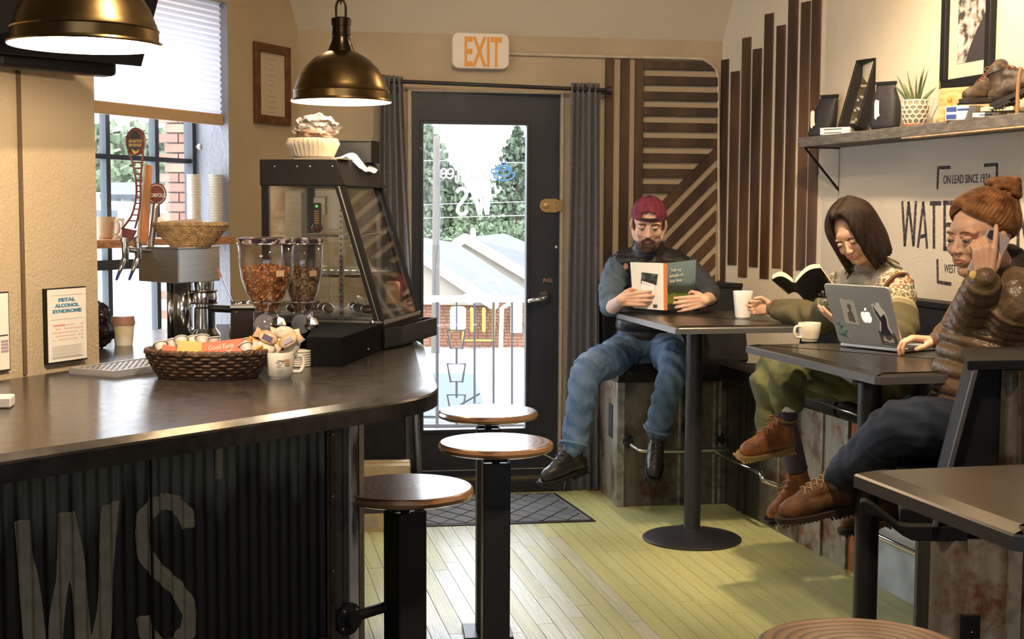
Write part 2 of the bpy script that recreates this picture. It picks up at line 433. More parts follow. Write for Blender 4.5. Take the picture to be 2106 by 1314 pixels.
# floor
fe = Vector((.98, .199, 0)).normalized(); fv = Vector((-fe.y, fe.x, 0))
floor = struct('floor', MB().prism([(-6, -3), (5.4, -3), (4, 0), (2.0, 7.6), (-1.5, 7.5), (-5.5, -1)], -.06, -.012), M_['gap'])
pw = .0655
pm = []
bpm = MB().box((0, 0, -.006), (1, 1, .012))
def plank_mesh(m, nm):
    me = bpy.data.meshes.new('floor_plank'); me.from_pydata([tuple(v) for v in bpm.v], [], bpm.f); me.materials.append(m); return me
fm1 = [mat('green_floor_paint_%s' % a, c, .30, col2=c2, vs=v, bump=.2, bs=25, rvar=.10, stretch=(1, .3, 1)) for a, c, c2, v in
       (('light', (.50, .51, .24), (.44, .46, .20), 5), ('olive', (.45, .47, .20), (.51, .52, .26), 4), ('yellow', (.52, .52, .24), (.46, .47, .20), 4))]
fm2 = [mat('worn_glare_floor_paint_%s' % a, c, .26, col2=c2, vs=v, bump=.2, bs=25, rvar=.10, stretch=(1, .3, 1)) for a, c, c2, v in
       (('grey', (.48, .50, .34), (.54, .56, .42), 7), ('pale', (.56, .57, .45), (.49, .51, .36), 6))]  # pale tones: worn paint plus door glare put into the colour
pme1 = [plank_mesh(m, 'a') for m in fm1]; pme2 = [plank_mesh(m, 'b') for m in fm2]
ang = math.atan2(fe.y, fe.x); npk = 0
for i in range(42):
    u = -.10+i*pw
    # where the row meets the back wall
    base = fe*u; den = fv.dot(Vector((dB.y, -dB.x, 0)))
    vend = (CL-base).dot(Vector((dB.y, -dB.x, 0)))/den - .01
    v = 3.5+R.random()*.6
    if i == 0: pass
    while v < vend-.02:
        L = R.uniform(.75, 1.6); e = min(vend, v+L)
        if vend-e < .25: e = vend
        c = base+fv*((v+e)/2)
        # skip what lies below the benches
        worn = (c.x < .18+.10*math.sin(i*1.7)+ (6.3-c.y)*.15) and c.y < 6.6 and c.x > -.42  # traffic area on the left, its pale planks also carry painted door glare
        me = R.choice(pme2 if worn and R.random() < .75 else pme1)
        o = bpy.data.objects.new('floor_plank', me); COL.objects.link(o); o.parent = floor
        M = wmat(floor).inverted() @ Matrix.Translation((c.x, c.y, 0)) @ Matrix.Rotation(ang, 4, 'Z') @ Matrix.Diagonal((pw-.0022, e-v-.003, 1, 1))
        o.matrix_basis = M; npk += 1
        v = e

# ---------------------------------------------------------------- window in the left wall
win = empty('window_1', FL @ Vector(((WS0+WS1)/2, WZ0, -.22)), 0, kind='structure')
D = -.225
Fw = FL
fr = MB()
def wbar(s0, s1, z0, z1, d0=-.24, d1=-.20, mb=None): (mb or fr).prism([(s0, z0), (s1, z0), (s1, z1), (s0, z1)], d0, d1, 0, Fw)
# window plane at depth D: pixel -> s on that plane
FWP = FL @ Matrix.Translation((0, 0, D))
def swin(px, py): return sz(FWP, px, py)
m_frame = mat('grey_steel_window_frame', (.035, .045, .06), .5)
sR = swin(393, 400)[0]
for nm, a, b in (('frame_jamb', WS0, WS0+.05), ('frame_jamb', sR-.03, WS1)): build(nm, MB().prism([(a, WZ0), (b, WZ0), (b, WZ1), (a, WZ1)], -.24, -.19, 0, Fw), m_frame, win)
build('frame_head', MB().prism([(WS0, WZ1-.05), (WS1, WZ1-.05), (WS1, WZ1), (WS0, WZ1)], -.24, -.19, 0, Fw), m_frame, win)
build('frame_sill', MB().prism([(WS0, WZ0), (WS1, WZ0), (WS1, WZ0+.05), (WS0, WZ0+.05)], -.24, -.19, 0, Fw), m_frame, win)
sm = [swin(213, 300)[0], swin(314, 300)[0]]
for s in sm+[sm[0]-(sm[1]-sm[0])]: build('muntin', MB().prism([(s-.014, WZ0), (s+.014, WZ0), (s+.014, WZ1), (s-.014, WZ1)], -.235, -.20, 0, Fw), m_frame, win)
z1_ = swin(300, 327)[1]; z2_ = swin(250, 543)[1]
build('muntin', MB().prism([(WS0, z1_-.011), (WS1, z1_-.011), (WS1, z1_+.011), (WS0, z1_+.011)], -.235, -.203, 0, Fw), m_frame, win)
build('transom', MB().prism([(WS0, z2_-.022), (WS1, z2_-.022), (WS1, z2_+.022), (WS0, z2_+.022)], -.238, -.19, 0, Fw), m_frame, win)
build('window_latch', MB().lathe([(.0, .03), (.014, .028), (.016, .015), (.008, .008), (.008, 0)], (0,0,0), 12, 0, FL @ Matrix.Translation((sR+.0, swin(400, 303)[1], -.19))), M_['white'], win)
for a, b in ((WS0+.02, sm[0]-(sm[1]-sm[0])), (sm[0]-(sm[1]-sm[0]), sm[0]), (sm[0], sm[1]), (sm[1], sR)):
    for c, d in ((WZ0+.02, z2_), (z2_, z1_), (z1_, WZ1-.02)):
        build('pane', MB().prism([(a, c), (b, c), (b, d), (a, d)], -.222, -.219, 0, Fw), M_['glass'], win)
# grey plaster reveals
rv = MB(); e = .003
rv.prism([(WS1-e, WZ0), (WS1, WZ0), (WS1, WZ1), (WS1-e, WZ1)], -.19, -.002, 0, FL); rv.prism([(WS0, WZ0), (WS0+e, WZ0), (WS0+e, WZ1), (WS0, WZ1)], -.19, -.002, 0, FL)
build('reveal', rv, M_['grey_reveal'], win)
# wooden shelf across the window
zs = sz(FL, 300, 491)[1]
sh = MB().prism([(WS0+.01, -.19), (WS1-.006, -.19), (WS1-.006, .03), (WS0+.01, .03)], zs-.035, zs, 0, FL @ Matrix(((1,0,0,0),(0,0,1,0),(0,1,0,0),(0,0,0,1))))
tag(build('window_shelf', sh, mat('orange_wood_shelf', (.42, .19, .07), .5, var=.3, vs=20, stretch=(1, 1, 6)), bevel=.003), 'orange wooden shelf running across the bright window behind the beer tap', 'shelf')
# pleated blind
bl = empty('window_blind', FL @ Vector(((WS0+WS1)/2, 2.0, -.04)), 0, 'white pleated cellular blind with tan bottom rail, half covering the window', 'blind')
b0 = WS0+.01; b1 = sz(FL @ Matrix.Translation((0, 0, -.04)), 456, 250)[0]
zt = WZ1; zb = sz(FL @ Matrix.Translation((0, 0, -.04)), 300, 218)[1]
mb = MB(); n = int((zt-zb)/.013); vs_ = []; fs_ = []
for i in range(n+1):
    z = zb+(zt-zb)*i/n; d = -.045+(.008 if i % 2 else -.004)
    vs_ += [FL @ Vector((b0, z, d)), FL @ Vector((b1, z, d))]
for i in range(n): fs_.append((2*i, 2*i+1, 2*i+3, 2*i+2))
mb.add(vs_, fs_)
o = build('pleated_fabric', mb, mat('white_blind_fabric', (.80, .80, .84), .9, transl=((.85, .85, .90), .55)), bl)
so = o.modifiers.new('s', 'SOLIDIFY'); so.thickness = .0008
build('bottom_rail', MB().prism([(b0, zb-.052), (b1, zb-.052), (b1, zb), (b0, zb)], -.06, -.03, 0, FL), mat('tan_blind_rail', (.50, .36, .22), .6, transl=((.6, .42, .25), .25)), bl, bevel=.004)

# ---------------------------------------------------------------- door in the back wall
door = empty('door_1', FB @ Vector(((ds0+ds1)/2, 0, 0)), 0, kind='structure')
def bpr(name, s0, s1, z0, z1, d0, d1, m, parent, **k):
    return build(name, MB().prism([(s0, z0), (s1, z0), (s1, z1), (s0, z1)], d0, d1, 0, FB), m, parent, **k)
g0, gz1 = sz(FB, 871, 256); g1, gz0 = sz(FB, 1080, 880); gz1 = (gz1+sz(FB, 1078, 256)[1])/2
l0 = sz(FB, 847, 600)[0]; l1 = sz(FB, 1149, 600)[0]; lz0 = sz(FB, 1000, 980)[1]
bpr('door_jamb', ds0, l0-.004, 0, dz1, -.2, .012, M_['trim'], door); bpr('door_jamb', l1+.004, ds1, 0, dz1, -.2, .012, M_['trim'], door)
bpr('door_head', l0-.004, l1+.004, dz1-.012, dz1, -.2, .012, M_['trim'], door)
for n_, a in (('door_stile', (l0, g0, lz0, dz1-.015)), ('door_stile', (g1, l1, lz0, dz1-.015)), ('door_rail', (g0, g1, gz1, dz1-.015)), ('door_rail', (g0, g1, lz0, gz0))):
    bpr(n_, *a, -.05, -.004, M_['doorpaint'], door)
t_ = .018
gm = MB()
for a in ((g0-t_, g0, gz0-t_, gz1+t_), (g1, g1+t_, gz0-t_, gz1+t_), (g0, g1, gz1, gz1+t_), (g0, g1, gz0-t_, gz0)): gm.prism([(a[0], a[2]), (a[1], a[2]), (a[1], a[3]), (a[0], a[3])], -.004, .006, 0, FB)
build('glazing_bead', gm, M_['doorpaint'], door, bevel=.003)
bpr('door_pane', g0, g1, gz0, gz1, -.03, -.026, M_['glass'], door)
bpr('threshold', ds0, ds1, lz0-.012, lz0-.002, -.2, .03, mat('brass_threshold', (.45, .33, .16), .35, .9), door)
bpr('door_step', ds0-.03, ds1+.05, .0, lz0-.012, -.2, .10, mat('dark_step_plate', (.02, .02, .022), .5, var=.6, vs=80), door)
bpr('kick_line', l0+.02, l1-.02, lz0+.035, lz0+.04, -.004, .0, M_['steel'], door)
s, z = sz(FB, 1119, 612)
F0 = FB @ Matrix.Translation((s, z, 0))
hd = build('door_handle', MB().lathe([(.036, -.004), (.036, .007), (.026, .014), (.016, .04), (.014, .05)], (0,0,0), 24, 0, F0).tube([F0 @ Vector(p) for p in ((0, 0, .045), (-.03, -.003, .05), (-.085, -.014, .046))], [.015, .013, .011], 10), M_['chrome'], door, smooth=True)
s, z = sz(FB, 1133, 423); F0 = FB @ Matrix.Translation((s, z, 0))
mb = MB().prism([(-.005+.036*math.cos(a)-.02, .036*math.sin(a)) for a in [PI/2+i*PI/14 for i in range(15)]]+[(.035, -.036), (.035, .036)], -.002, .006, 0, F0)
mb.lathe([(.015, 0), (.015, .012), (.008, .014)], (0,0,0), 16, 0, F0 @ Matrix.Translation((-.028, 0, .004)))
mb.box(F0 @ Vector((.045, 0, .006)), (.03, .03, .06), F0.to_3x3() @ Matrix.Rotation(PI/2, 3, 'X'))
build('deadbolt_plate', mb, mat('brass_plate', (.50, .33, .14), .4, .8), door, smooth=False, bevel=.001)
for dz in (-.018, .018): build('screw', MB().lathe([(.004, 0), (.0035, .002)], (0,0,0), 8, 0, F0 @ Matrix.Translation((.03, dz, .008))), M_['ink'], door)
s, z = sz(FB, 1117, 580); build('pull_lettering', textmb('PULL', .019, .0005, FB @ Matrix.Translation((s, z, -.003)), .95), mat('orange_lettering', (.62, .30, .16), .6), door)
for px, py in ((866, 305), (1144, 508), (1095, 930)):
    s, z = sz(FB, px, py); build('door_bumper', MB().ell(FB @ Vector((s, z, 0)), (.007, .007, .008), n=8), M_['white'], door)
# painted decals on the glass (read mirrored from indoors)
s, z = sz(FB, 1012, 441)
m_dec = mat('white_glass_decal', (.85, .88, .88), .7, transl=((.75, .78, .76), .8))
s, z = sz(FB, 937, 441)
def strokes(paths, wd, F, d0=-.025, d1=-.0242):
    mb = MB()
    for pth in paths:
        for i in range(len(pth)-1):
            a = Vector(pth[i]); b = Vector(pth[i+1]); t = (b-a).normalized(); nn = Vector((-t.y, t.x))*wd/2; a = a-t*wd*.18; b = b+t*wd*.18
            mb.prism([tuple(a+nn), tuple(a-nn), tuple(b-nn), tuple(b+nn)], d0, d1, 0, F)
    return mb
def dpx(*pts): return [sz(FB, *p) for p in pts]
build('decal_letter', strokes([dpx((941, 395), (947, 388), (955, 387), (960, 394), (960, 402), (953, 412), (944, 424), (942, 433), (947, 440), (957, 440), (962, 433))], .018, FB), m_dec, door)
build('decal_letter', strokes([dpx((1008, 388), (1003, 440)), dpx((1003, 440), (995, 402)), dpx((995, 402), (988, 440)), dpx((988, 440), (974, 388))], .022, FB), m_dec, door)
# steaming cup decal low on the glass
cup = [dpx(*[(948+a, 598+b) for a, b in p]) for p in (((0, 18), (10, 8), (24, 14), (38, 6), (54, 14), (68, 4), (86, 12)), ((20, 0), (26, -16), (40, -24), (52, -14), (60, -26), (74, -20), (82, -6)), ((4, 14), (8, 22), (20, 26), (34, 22)), ((88, 6), (90, -8), (80, -20)))]
build('cup_decal', strokes(cup, .012, FB), m_dec, door)
# neon coffee sign hung on the glass
s0, z1 = sz(FB, 898, 300); s1, z0 = sz(FB, 1063, 386)
ns = empty('neon_sign', FB @ Vector(((s0+s1)/2, z0, 0)), 0, 'unlit white and blue coffee cup neon sign hanging on door glass', 'sign')
bpr('backing_panel', s0, s1, z0, z1, .004, .008, glassmat('acrylic', (.93, .93, .95), .08, .08), ns)
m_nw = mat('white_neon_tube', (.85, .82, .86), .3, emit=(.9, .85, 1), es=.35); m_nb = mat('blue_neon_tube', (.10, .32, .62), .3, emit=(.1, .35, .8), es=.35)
def neon(pts, m, r=.0042, cl=False):
    build('neon_tube', MB().tube([FB @ Vector((*sz(FB, *p), .016)) for p in pts], r, 8, smooth=5, closed=cl), m, ns, smooth=True)
neon([(1006, 340), (1003, 330), (994, 328), (988, 340), (990, 356), (1000, 364), (1008, 360)], m_nw)                 # C (mirrored)
neon([(978, 350), (971, 352), (969, 362), (976, 368), (983, 362), (978, 350)], m_nw); neon([(969, 350), (966, 368), (960, 364)], m_nw)
neon([(950, 330), (955, 326), (959, 334), (956, 350), (956, 372), (951, 374), (950, 362)], m_nw)
neon([(937, 328), (942, 325), (945, 334), (942, 350), (942, 372), (937, 374), (937, 362)], m_nw)
neon([(931, 356), (922, 358), (921, 350), (929, 348), (932, 358), (926, 367), (918, 364)], m_nw)
neon([(917, 356), (908, 358), (907, 350), (915, 348), (918, 358), (912, 367), (905, 362)], m_nw)
neon([(1018, 346), (1034, 342), (1050, 346), (1034, 350)], m_nb, cl=True)
neon([(1018, 346), (1021, 356), (1028, 362), (1040, 362), (1048, 355), (1050, 346)], m_nb)
neon([(1018, 348), (1011, 349), (1010, 355), (1018, 358)], m_nb)
neon([(1014, 360), (1018, 367), (1036, 371), (1054, 366), (1057, 358), (1050, 354)], m_nb)
neon([(1032, 340), (1030, 336), (1033, 331)], m_nb, .003); neon([(1038, 340), (1040, 336), (1037, 331)], m_nb, .003)
for px in (905, 1056):
    s, z = sz(FB, px, 300); build('hanging_cord', MB().tube([FB @ Vector((s, z, .006)), FB @ Vector((s, gz1+.005, .006))], .0008, 6), M_['ink'], ns)

# exit sign and conduit
s0, z1 = sz(FB, 928, 68); s1, z0 = sz(FB, 1044, 144); s0 = min(s0, s1-.29)
ex = empty('exit_sign', FB @ Vector(((s0+s1)/2, z0, .01)), 0, 'white rounded exit sign with orange letters above the door', 'sign')
sx0, _ = sz(FB, 928, 105); sx1, _ = sz(FB, 1044, 105); zt = sz(FB, 986, 70)[1]; zb = sz(FB, 986, 143)[1]
Fx = FB @ Matrix.Translation(((sx0+sx1)/2, (zt+zb)/2, 0))
build('housing', MB().prism(rrect(sx1-sx0, zt-zb, .035, 6), .0, .05, 0, Fx), mat('cream_sign_housing', (.74, .66, .58), .45), ex, bevel=.005)
Fe = Fx @ Matrix.Translation((-.0725, -.078, .0515))
le = mat('amber_exit_letters', (.55, .21, .02), .5, emit=(1, .40, .03), es=.10)
tb = textmb('EXIT', .155, .001, None, 1.0, bold=.004)
wx = max(v.x for v in tb.v)-min(v.x for v in tb.v); x0 = min(v.x for v in tb.v)
tb.xf(Matrix.Diagonal((.195/wx, 1, 1, 1)) @ Matrix.Translation((-x0, 0, 0)))
build('exit_lettering', tb.xf(Fx @ Matrix.Translation((-.085, -.078, .0515))), le, ex)
pts = [sz(FB, 1046, 111), sz(FB, 1250, 117), sz(FB, 1425, 121), sz(FB, 1452, 127), sz(FB, 1469, 143), sz(FB, 1475, 165), sz(FB, 1476, 300), sz(FB, 1477, 575)]
tag(build('conduit_pipe', MB().tube([FB @ Vector((a, b, .012)) for a, b in pts], .0085, 10, smooth=4), M_['trim'], smooth=True), 'thin beige conduit running from exit sign and bending down the corner', 'conduit')

# curtain rod and curtains
r0 = FB @ Vector((*sz(FB, 800, 170), .09)); r1 = FB @ Vector((*sz(FB, 1246, 189), .09))
rod = empty('curtain_rod', (r0+r1)/2, 0, 'black curtain rod with knob end above the door', 'curtain rod')
build('rod', MB().tube([r0, r1], .0105, 12), M_['post'], rod, smooth=True)
build('finial', MB().lathe([(.0, -.02), (.02, -.018), (.022, .01), (.0, .012)], (0,0,0), 16, 0, Matrix.Translation(r1) @ frame((0,0,0), UP, Vector((0,1,0)), dB)), M_['post'], rod)
for s_ in (sz(FB, 812, 170)[0], sz(FB, 1238, 190)[0]): build('rod_bracket', MB().box(FB @ Vector((s_, sz(FB, 1238, 190)[1], .045)), (.012, .09, .02), math.atan2(dB.y, dB.x)), M_['post'], rod)
def curtain(name, top, bot, label, nf, amp, d=.09):
    """top/bot: (px0, px1, py) edges of the cloth in the picture, hung in the plane of the rod"""
    Fd = FB @ Matrix.Translation((0, 0, d))
    t0 = sz(Fd, top[0], top[2]); t1 = sz(Fd, top[1], top[3] if len(top) > 3 else top[2]); b0_ = sz(Fd, bot[0], bot[2]); b1_ = sz(Fd, bot[1], bot[2])
    mb = MB(); nx = nf*12; nz = 22; vs_ = []; fs_ = []
    for j in range(nz+1):
        v = j/nz; ve = v**1.15
        for i in range(nx+1):
            u = i/nx
            a = t0[0]*(1-u)+t1[0]*u; za = t0[1]*(1-u)+t1[1]*u
            b = b0_[0]*(1-u)+b1_[0]*u; zb_ = b0_[1]*(1-u)+b1_[1]*u
            ph = nf*2*PI*u+.5*math.sin(3*u+v*2)
            am = amp*(.75+.35*v)*(1+.25*math.sin(7*u+2))
            p = Vector((a*(1-ve)+b*ve+.25*am*math.sin(2*ph), za*(1-v)+zb_*v, d+am*math.sin(ph)+.004*math.sin(v*9+u*12)))
            vs_.append(FB @ p)
    w_ = nx+1
    for j in range(nz):
        for i in range(nx): fs_.append((j*w_+i, (j+1)*w_+i, (j+1)*w_+i+1, j*w_+i+1))
    mb.add(vs_, fs_)
    root = empty(name, FB @ Vector(((b0_[0]+b1_[0])/2, b0_[1], d)), 0, label, 'curtain', 'charcoal curtains beside the door')
    o = build('cloth', mb, M_['curtain'], root, smooth=True)
    so = o.modifiers.new('s', 'SOLIDIFY'); so.thickness = .003
    zg = sz(Fd, (top[0]+top[1])/2, 182)[1]
    for k in range(3):
        c = FB @ Vector((t0[0]+(t1[0]-t0[0])*(k+.5)/3, zg, d))
        build('grommet', MB().tube([c+dL*0+Vector((0, .019*math.cos(a), .019*math.sin(a))) for a in [i*PI/8 for i in range(16)]], .0035, 6, closed=True), M_['post'], root)
    return root
curtain('curtain', (778, 828, 152, 158), (768, 872, 985), 'charcoal curtain left of the door, behind the food display case', 5, .026)
curtain('curtain', (1173, 1233, 170, 171), (1156, 1236, 1006), 'charcoal curtain right of the door, beside the bearded man', 5, .022)

# ---------------------------------------------------------------- slat art on the back wall
def clip(poly, a, b, c):      # keep a*x+b*y <= c
    out = []
    for i in range(len(poly)):
        p = poly[i]; q = poly[(i+1) % len(poly)]; dp = a*p[0]+b*p[1]-c; dq = a*q[0]+b*q[1]-c
        if dp <= 0: out.append(p)
        if dp*dq < 0: t = dp/(dp-dq); out.append((p[0]+(q[0]-p[0])*t, p[1]+(q[1]-p[1])*t))
    return out
art = empty('slat_wall_art', FB @ Vector((sz(FB, 1360, 300)[0], 1.1, .01)), 0, 'dark wood slat chevron art on wall behind the bearded man', 'wall art')
zt0 = sz(FB, 1300, 122)[1]
sV = []
for a, b in ((1243, 1260), (1274, 1292), (1304, 1321)):
    s0 = sz(FB, a, 300)[0]; s1 = sz(FB, b, 300)[0]; sV.append(s1)
    build('slat', MB().prism([(s0, 1.0), (s1, 1.0), (s1, zt0), (s0, zt0)], .0, .02, 0, FB), M_['slat'], art, bevel=.0015, seg=1)
s0 = sV[2]+.001; s1 = sz(FB, 1473, 300)[0]
zA = sz(FB, 1473, 300)[1]                           # top diagonal meets the right border here
# diagonals: z = (s-s1)*1 + zA - k*pitch
pitch = .0815; hgt = .0465
for k in range(9):
    zt_ = zt0-.005-k*pitch
    poly = [(s0, zt_-hgt), (s1, zt_-hgt), (s1, zt_), (s0, zt_)]
    # round the top right corner
    if k == 0: poly = [(s0, zt_-hgt), (s1-.015, zt_-hgt), (s1-.045, zt_-.018), (s1-.09, zt_), (s0, zt_)]
    poly = clip(poly, 1, -1, -(zA-s1)-.001)         # above the diagonal: z - s >= zA - s1
    if len(poly) > 2: build('slat', MB().prism(poly, 0, .02, 0, FB), M_['slat'], art, bevel=.0015, seg=1)
dp = pitch*math.sqrt(2); dh = hgt*math.sqrt(2)
for k in range(8):
    z1 = zA-k*dp
    poly = [(s0-1, z1-1-(s1-s0)), (s1, z1), (s1, z1-dh), (s0-1, z1-dh-1-(s1-s0))]
    poly = clip(poly, -1, 0, -s0); poly = clip(poly, 0, -1, -1.02)
    if len(poly) > 2: build('slat', MB().prism(poly, 0, .02, 0, FB), M_['slat'], art, bevel=.0015, seg=1)
# vertical slats on the corner wall
art2 = empty('slat_wall_art', FC @ Vector((LC/2, 1.1, .01)), 0, 'tall brown vertical slats of uneven height in the room corner', 'wall art')
for i, (a, b, t, bt) in enumerate(((1479, 1497, 123, 600), (1502, 1520, 147, 545), (1524, 1542, 78, 570), (1546, 1564, 101, 549), (1569, 1587, 29, 573), (1594, 1612, 53, 551), (1617, 1637, -8, 577), (1643, 1662, 5, 556), (1665, 1684, -14, 580))):
    s0 = sz(FC, a, 300)[0]; s1 = sz(FC, b, 300)[0]; z0 = sz(FC, (a+b)/2, bt)[1]; z1 = sz(FC, (a+b)/2, t)[1]
    build('slat', MB().prism([(s0, z0), (s1, z0), (s1, z1), (s0, z1)], 0, .007, 0, FC), M_['slat2' if i % 3 else 'slat'], art2, bevel=.0015, seg=1)

# ---------------------------------------------------------------- framed licence on the left wall
s0, zt = sz(FL, 519, 92); s1, zb = sz(FL, 593, 256)
zt = sz(FL, 556, 92)[1]; zb = sz(FL, 556, 256)[1]
pf = empty('framed_certificate', FL @ Vector(((s0+s1)/2, zb, 0)), 0, 'small certificate in brown wooden frame on the beige wall', 'picture frame')
def framebars(F, s0, s1, z0, z1, wd, d, m, parent, name='frame_bar'):
    for a in ((s0, s1, z1-wd, z1), (s0, s1, z0, z0+wd), (s0, s0+wd, z0+wd, z1-wd), (s1-wd, s1, z0+wd, z1-wd)):
        build(name, MB().prism([(a[0], a[2]), (a[1], a[2]), (a[1], a[3]), (a[0], a[3])], 0, d, 0, F), m, parent, bevel=.002, seg=1)
framebars(FL, s0, s1, zb, zt, .042, .02, mat('red_brown_frame', (.11, .042, .014), .5, var=.3, vs=20), pf)
build('certificate', MB().prism([(s0+.04, zb+.04), (s1-.04, zb+.04), (s1-.04, zt-.04), (s0+.04, zt-.04)], 0, .008, 0, FL), mat('cream_certificate', (.50, .42, .31), .8), pf)
mb = MB()
for i in range(11):
    z = zt-.075-i*.026; ww = R.uniform(.03, .10); c = (s0+s1)/2
    for k in range(int(ww/.012)): mb.prism([(c-ww/2+k*.012, z), (c-ww/2+k*.012+.008, z), (c-ww/2+k*.012+.008, z+.005), (c-ww/2+k*.012, z+.005)], .008, .0086, 0, FL)
build('print_lines', mb, M_['inkgrey'], pf)

# ---------------------------------------------------------------- wall notices near the counter
s0 = sz(FP, 88, 660)[0]; s1 = sz(FP, 171, 660)[0]; zt = sz(FP, 130, 591)[1]; zb = sz(FP, 130, 744)[1]
nb = empty('alcohol_notice', FP @ Vector(((s0+s1)/2, zb, 0)), 0, 'small white notice with blue heading on thin black board beside window', 'notice')
build('board', MB().prism([(s0, zb), (s1, zb), (s1, zt), (s0, zt)], .0, .012, 0, FP), M_['black'], nb)
build('sheet', MB().prism([(s0+.004, zb+.004), (s1-.002, zb+.004), (s1-.002, zt-.003), (s0+.004, zt-.003)], .012, .013, 0, FP), M_['paper'], nb)
wn = s1-s0; hn = zt-zb
def ttl(txt, zf, hf, m, sxx=1.0, c=.5, name='heading', par=nb, b=.0):
    t = textmb(txt, hn*hf, .0003, None, 1, bold=b); w0 = max(v.x for v in t.v)-min(v.x for v in t.v); x0 = min(v.x for v in t.v)
    t.xf(Matrix.Translation((-x0-w0/2, 0, 0))); t.xf(Matrix.Diagonal((sxx*wn/w0, 1, 1, 1))); t.xf(FP @ Matrix.Translation((s0+wn*c, zb+hn*zf, .0134)))
    build(name, t, m, par)
bl_ = mat('teal_print', (.05, .22, .36), .7)
ttl('FETAL', .82, .045, bl_, .42, b=.0006); ttl('ALCOHOL', .745, .045, bl_, .60, b=.0006); ttl('SYNDROME', .67, .045, bl_, .72, b=.0006)
ttl('WARNING', .49, .028, M_['red'], .30, .30, name='red_text')
mb = MB(); mg = MB()
for r_ in range(5):
    for k in range(11):
        if r_ == 0 and k < 5: continue
        if R.random() < .85: x = s0+wn*(.14+.07*k); z = zb+hn*(.495-.048*r_); mb.prism([(x, z), (x+wn*.05, z), (x+wn*.05, z+hn*.018), (x, z+hn*.018)], .013, .0134, 0, FP)
for r_ in range(9):
    z = zb+hn*(.22-.02*r_); mg.prism([(s0+wn*.12, z), (s0+wn*R.uniform(.7, .9), z), (s0+wn*.85, z+hn*.005), (s0+wn*.12, z+hn*.005)], .013, .0134, 0, FP)
for zf in (.90, .58, .07): mg.prism([(s0+wn*.1, zb+hn*zf), (s0+wn*.9, zb+hn*zf), (s0+wn*.9, zb+hn*zf+.0008), (s0+wn*.1, zb+hn*zf+.0008)], .013, .0134, 0, FP)
build('small_print', mb, mat('faded_red_print', (.65, .45, .42), .8), nb)['kind'] = 'stuff'; build('fine_print', mg, M_['inkgrey'], nb)['kind'] = 'stuff'
s1b = sz(FP, 14, 660)[0]; s0b = s1b-.14; zt2 = sz(FP, 5, 600)[1]; zb2 = sz(FP, 5, 762)[1]
n2 = empty('wall_notice', FP @ Vector(((s0b+s1b)/2, zb2, 0)), 0, 'white notice cut by the left picture edge beside the alcohol sign', 'notice')
build('board', MB().prism([(s0b, zb2), (s1b, zb2), (s1b, zt2), (s0b, zt2)], 0, .008, 0, FP), M_['black'], n2)
build('sheet', MB().prism([(s0b+.003, zb2+.003), (s1b-.003, zb2+.003), (s1b-.003, zt2-.003), (s0b+.003, zt2-.003)], .008, .009, 0, FP), M_['paper'], n2)
mb = MB().prism([(s1b-.06, zb2+.085), (s1b-.006, zb2+.085), (s1b-.006, zb2+.088), (s1b-.06, zb2+.088)], .009, .0095, 0, FP)
build('print_bar', mb, M_['ink'], n2)
mb = MB()
for k in range(4): mb.prism([(s1b-.03, zb2+.045+k*.008), (s1b-.006, zb2+.045+k*.008), (s1b-.006, zb2+.051+k*.008), (s1b-.03, zb2+.051+k*.008)], .009, .0095, 0, FP)
build('print_block', mb, mat('mauve_print', (.35, .28, .36), .8), n2)

# ---------------------------------------------------------------- wall lettering on the right wall
wl = empty('wall_lettering', FR @ Vector((sz(FR, 1960, 450)[0], 1.2, .002)), 0, 'black hand painted sign lettering and brackets on the cream wall', 'wall sign')
def Pr(*pts): return [sz(FR, *p) for p in pts]
def wst(name, paths, wd, m=None):
    build(name, strokes([Pr(*p) for p in paths], wd, FR, .0, .0012), m or M_['inkfade'], wl)
wst('letter_w', [((1856, 415), (1861, 505)), ((1861, 505), (1869, 416)), ((1869, 416), (1879, 505)), ((1879, 505), (1884, 415))], .017)
wst('letter_a', [((1888, 508), (1899, 416)), ((1899, 416), (1907, 510)), ((1893, 487), (1905, 484))], .016)
wst('letter_t', [((1914, 418), (1935, 418)), ((1921, 418), (1921, 510))], .018)
wst('letter_e', [((1943, 414), (1943, 513)), ((1941, 417), (1961, 417)), ((1943, 462), (1957, 462)), ((1941, 511), (1962, 513))], .018)
wst('letter_n', [((2094, 520), (2094, 412)), ((2094, 412), (2115, 520)), ((2115, 520), (2116, 408))], .017)
wst('corner_bracket', [((1928, 388), (1930, 345)), ((1930, 345), (1954, 344))], .014)
wst('corner_bracket', [((2025, 340), (2051, 338)), ((2051, 338), (2050, 378))], .014)
wst('corner_bracket', [((1928, 534), (1929, 580)), ((1929, 580), (1956, 584))], .014)
sa, za = sz(FR, 1940, 378); sb, zb_ = sz(FR, 2036, 374)
t = textmb('ON LEAD SINCE 1974', .036, .0006); w0 = max(v.x for v in t.v); t.xf(Matrix.Diagonal(((sb-sa)/w0, 1, 1, 1))).xf(FR @ Matrix.Translation((sa, za, .0008))); build('small_lettering', t, M_['ink'], wl)
sa, za = sz(FR, 1942, 560); t = textmb('WEST', .036, .0006); w0 = max(v.x for v in t.v); t.xf(Matrix.Diagonal((.085/w0, 1, 1, 1))).xf(FR @ Matrix.Translation((sa, za, .0008))); build('small_lettering', t, M_['ink'], wl)
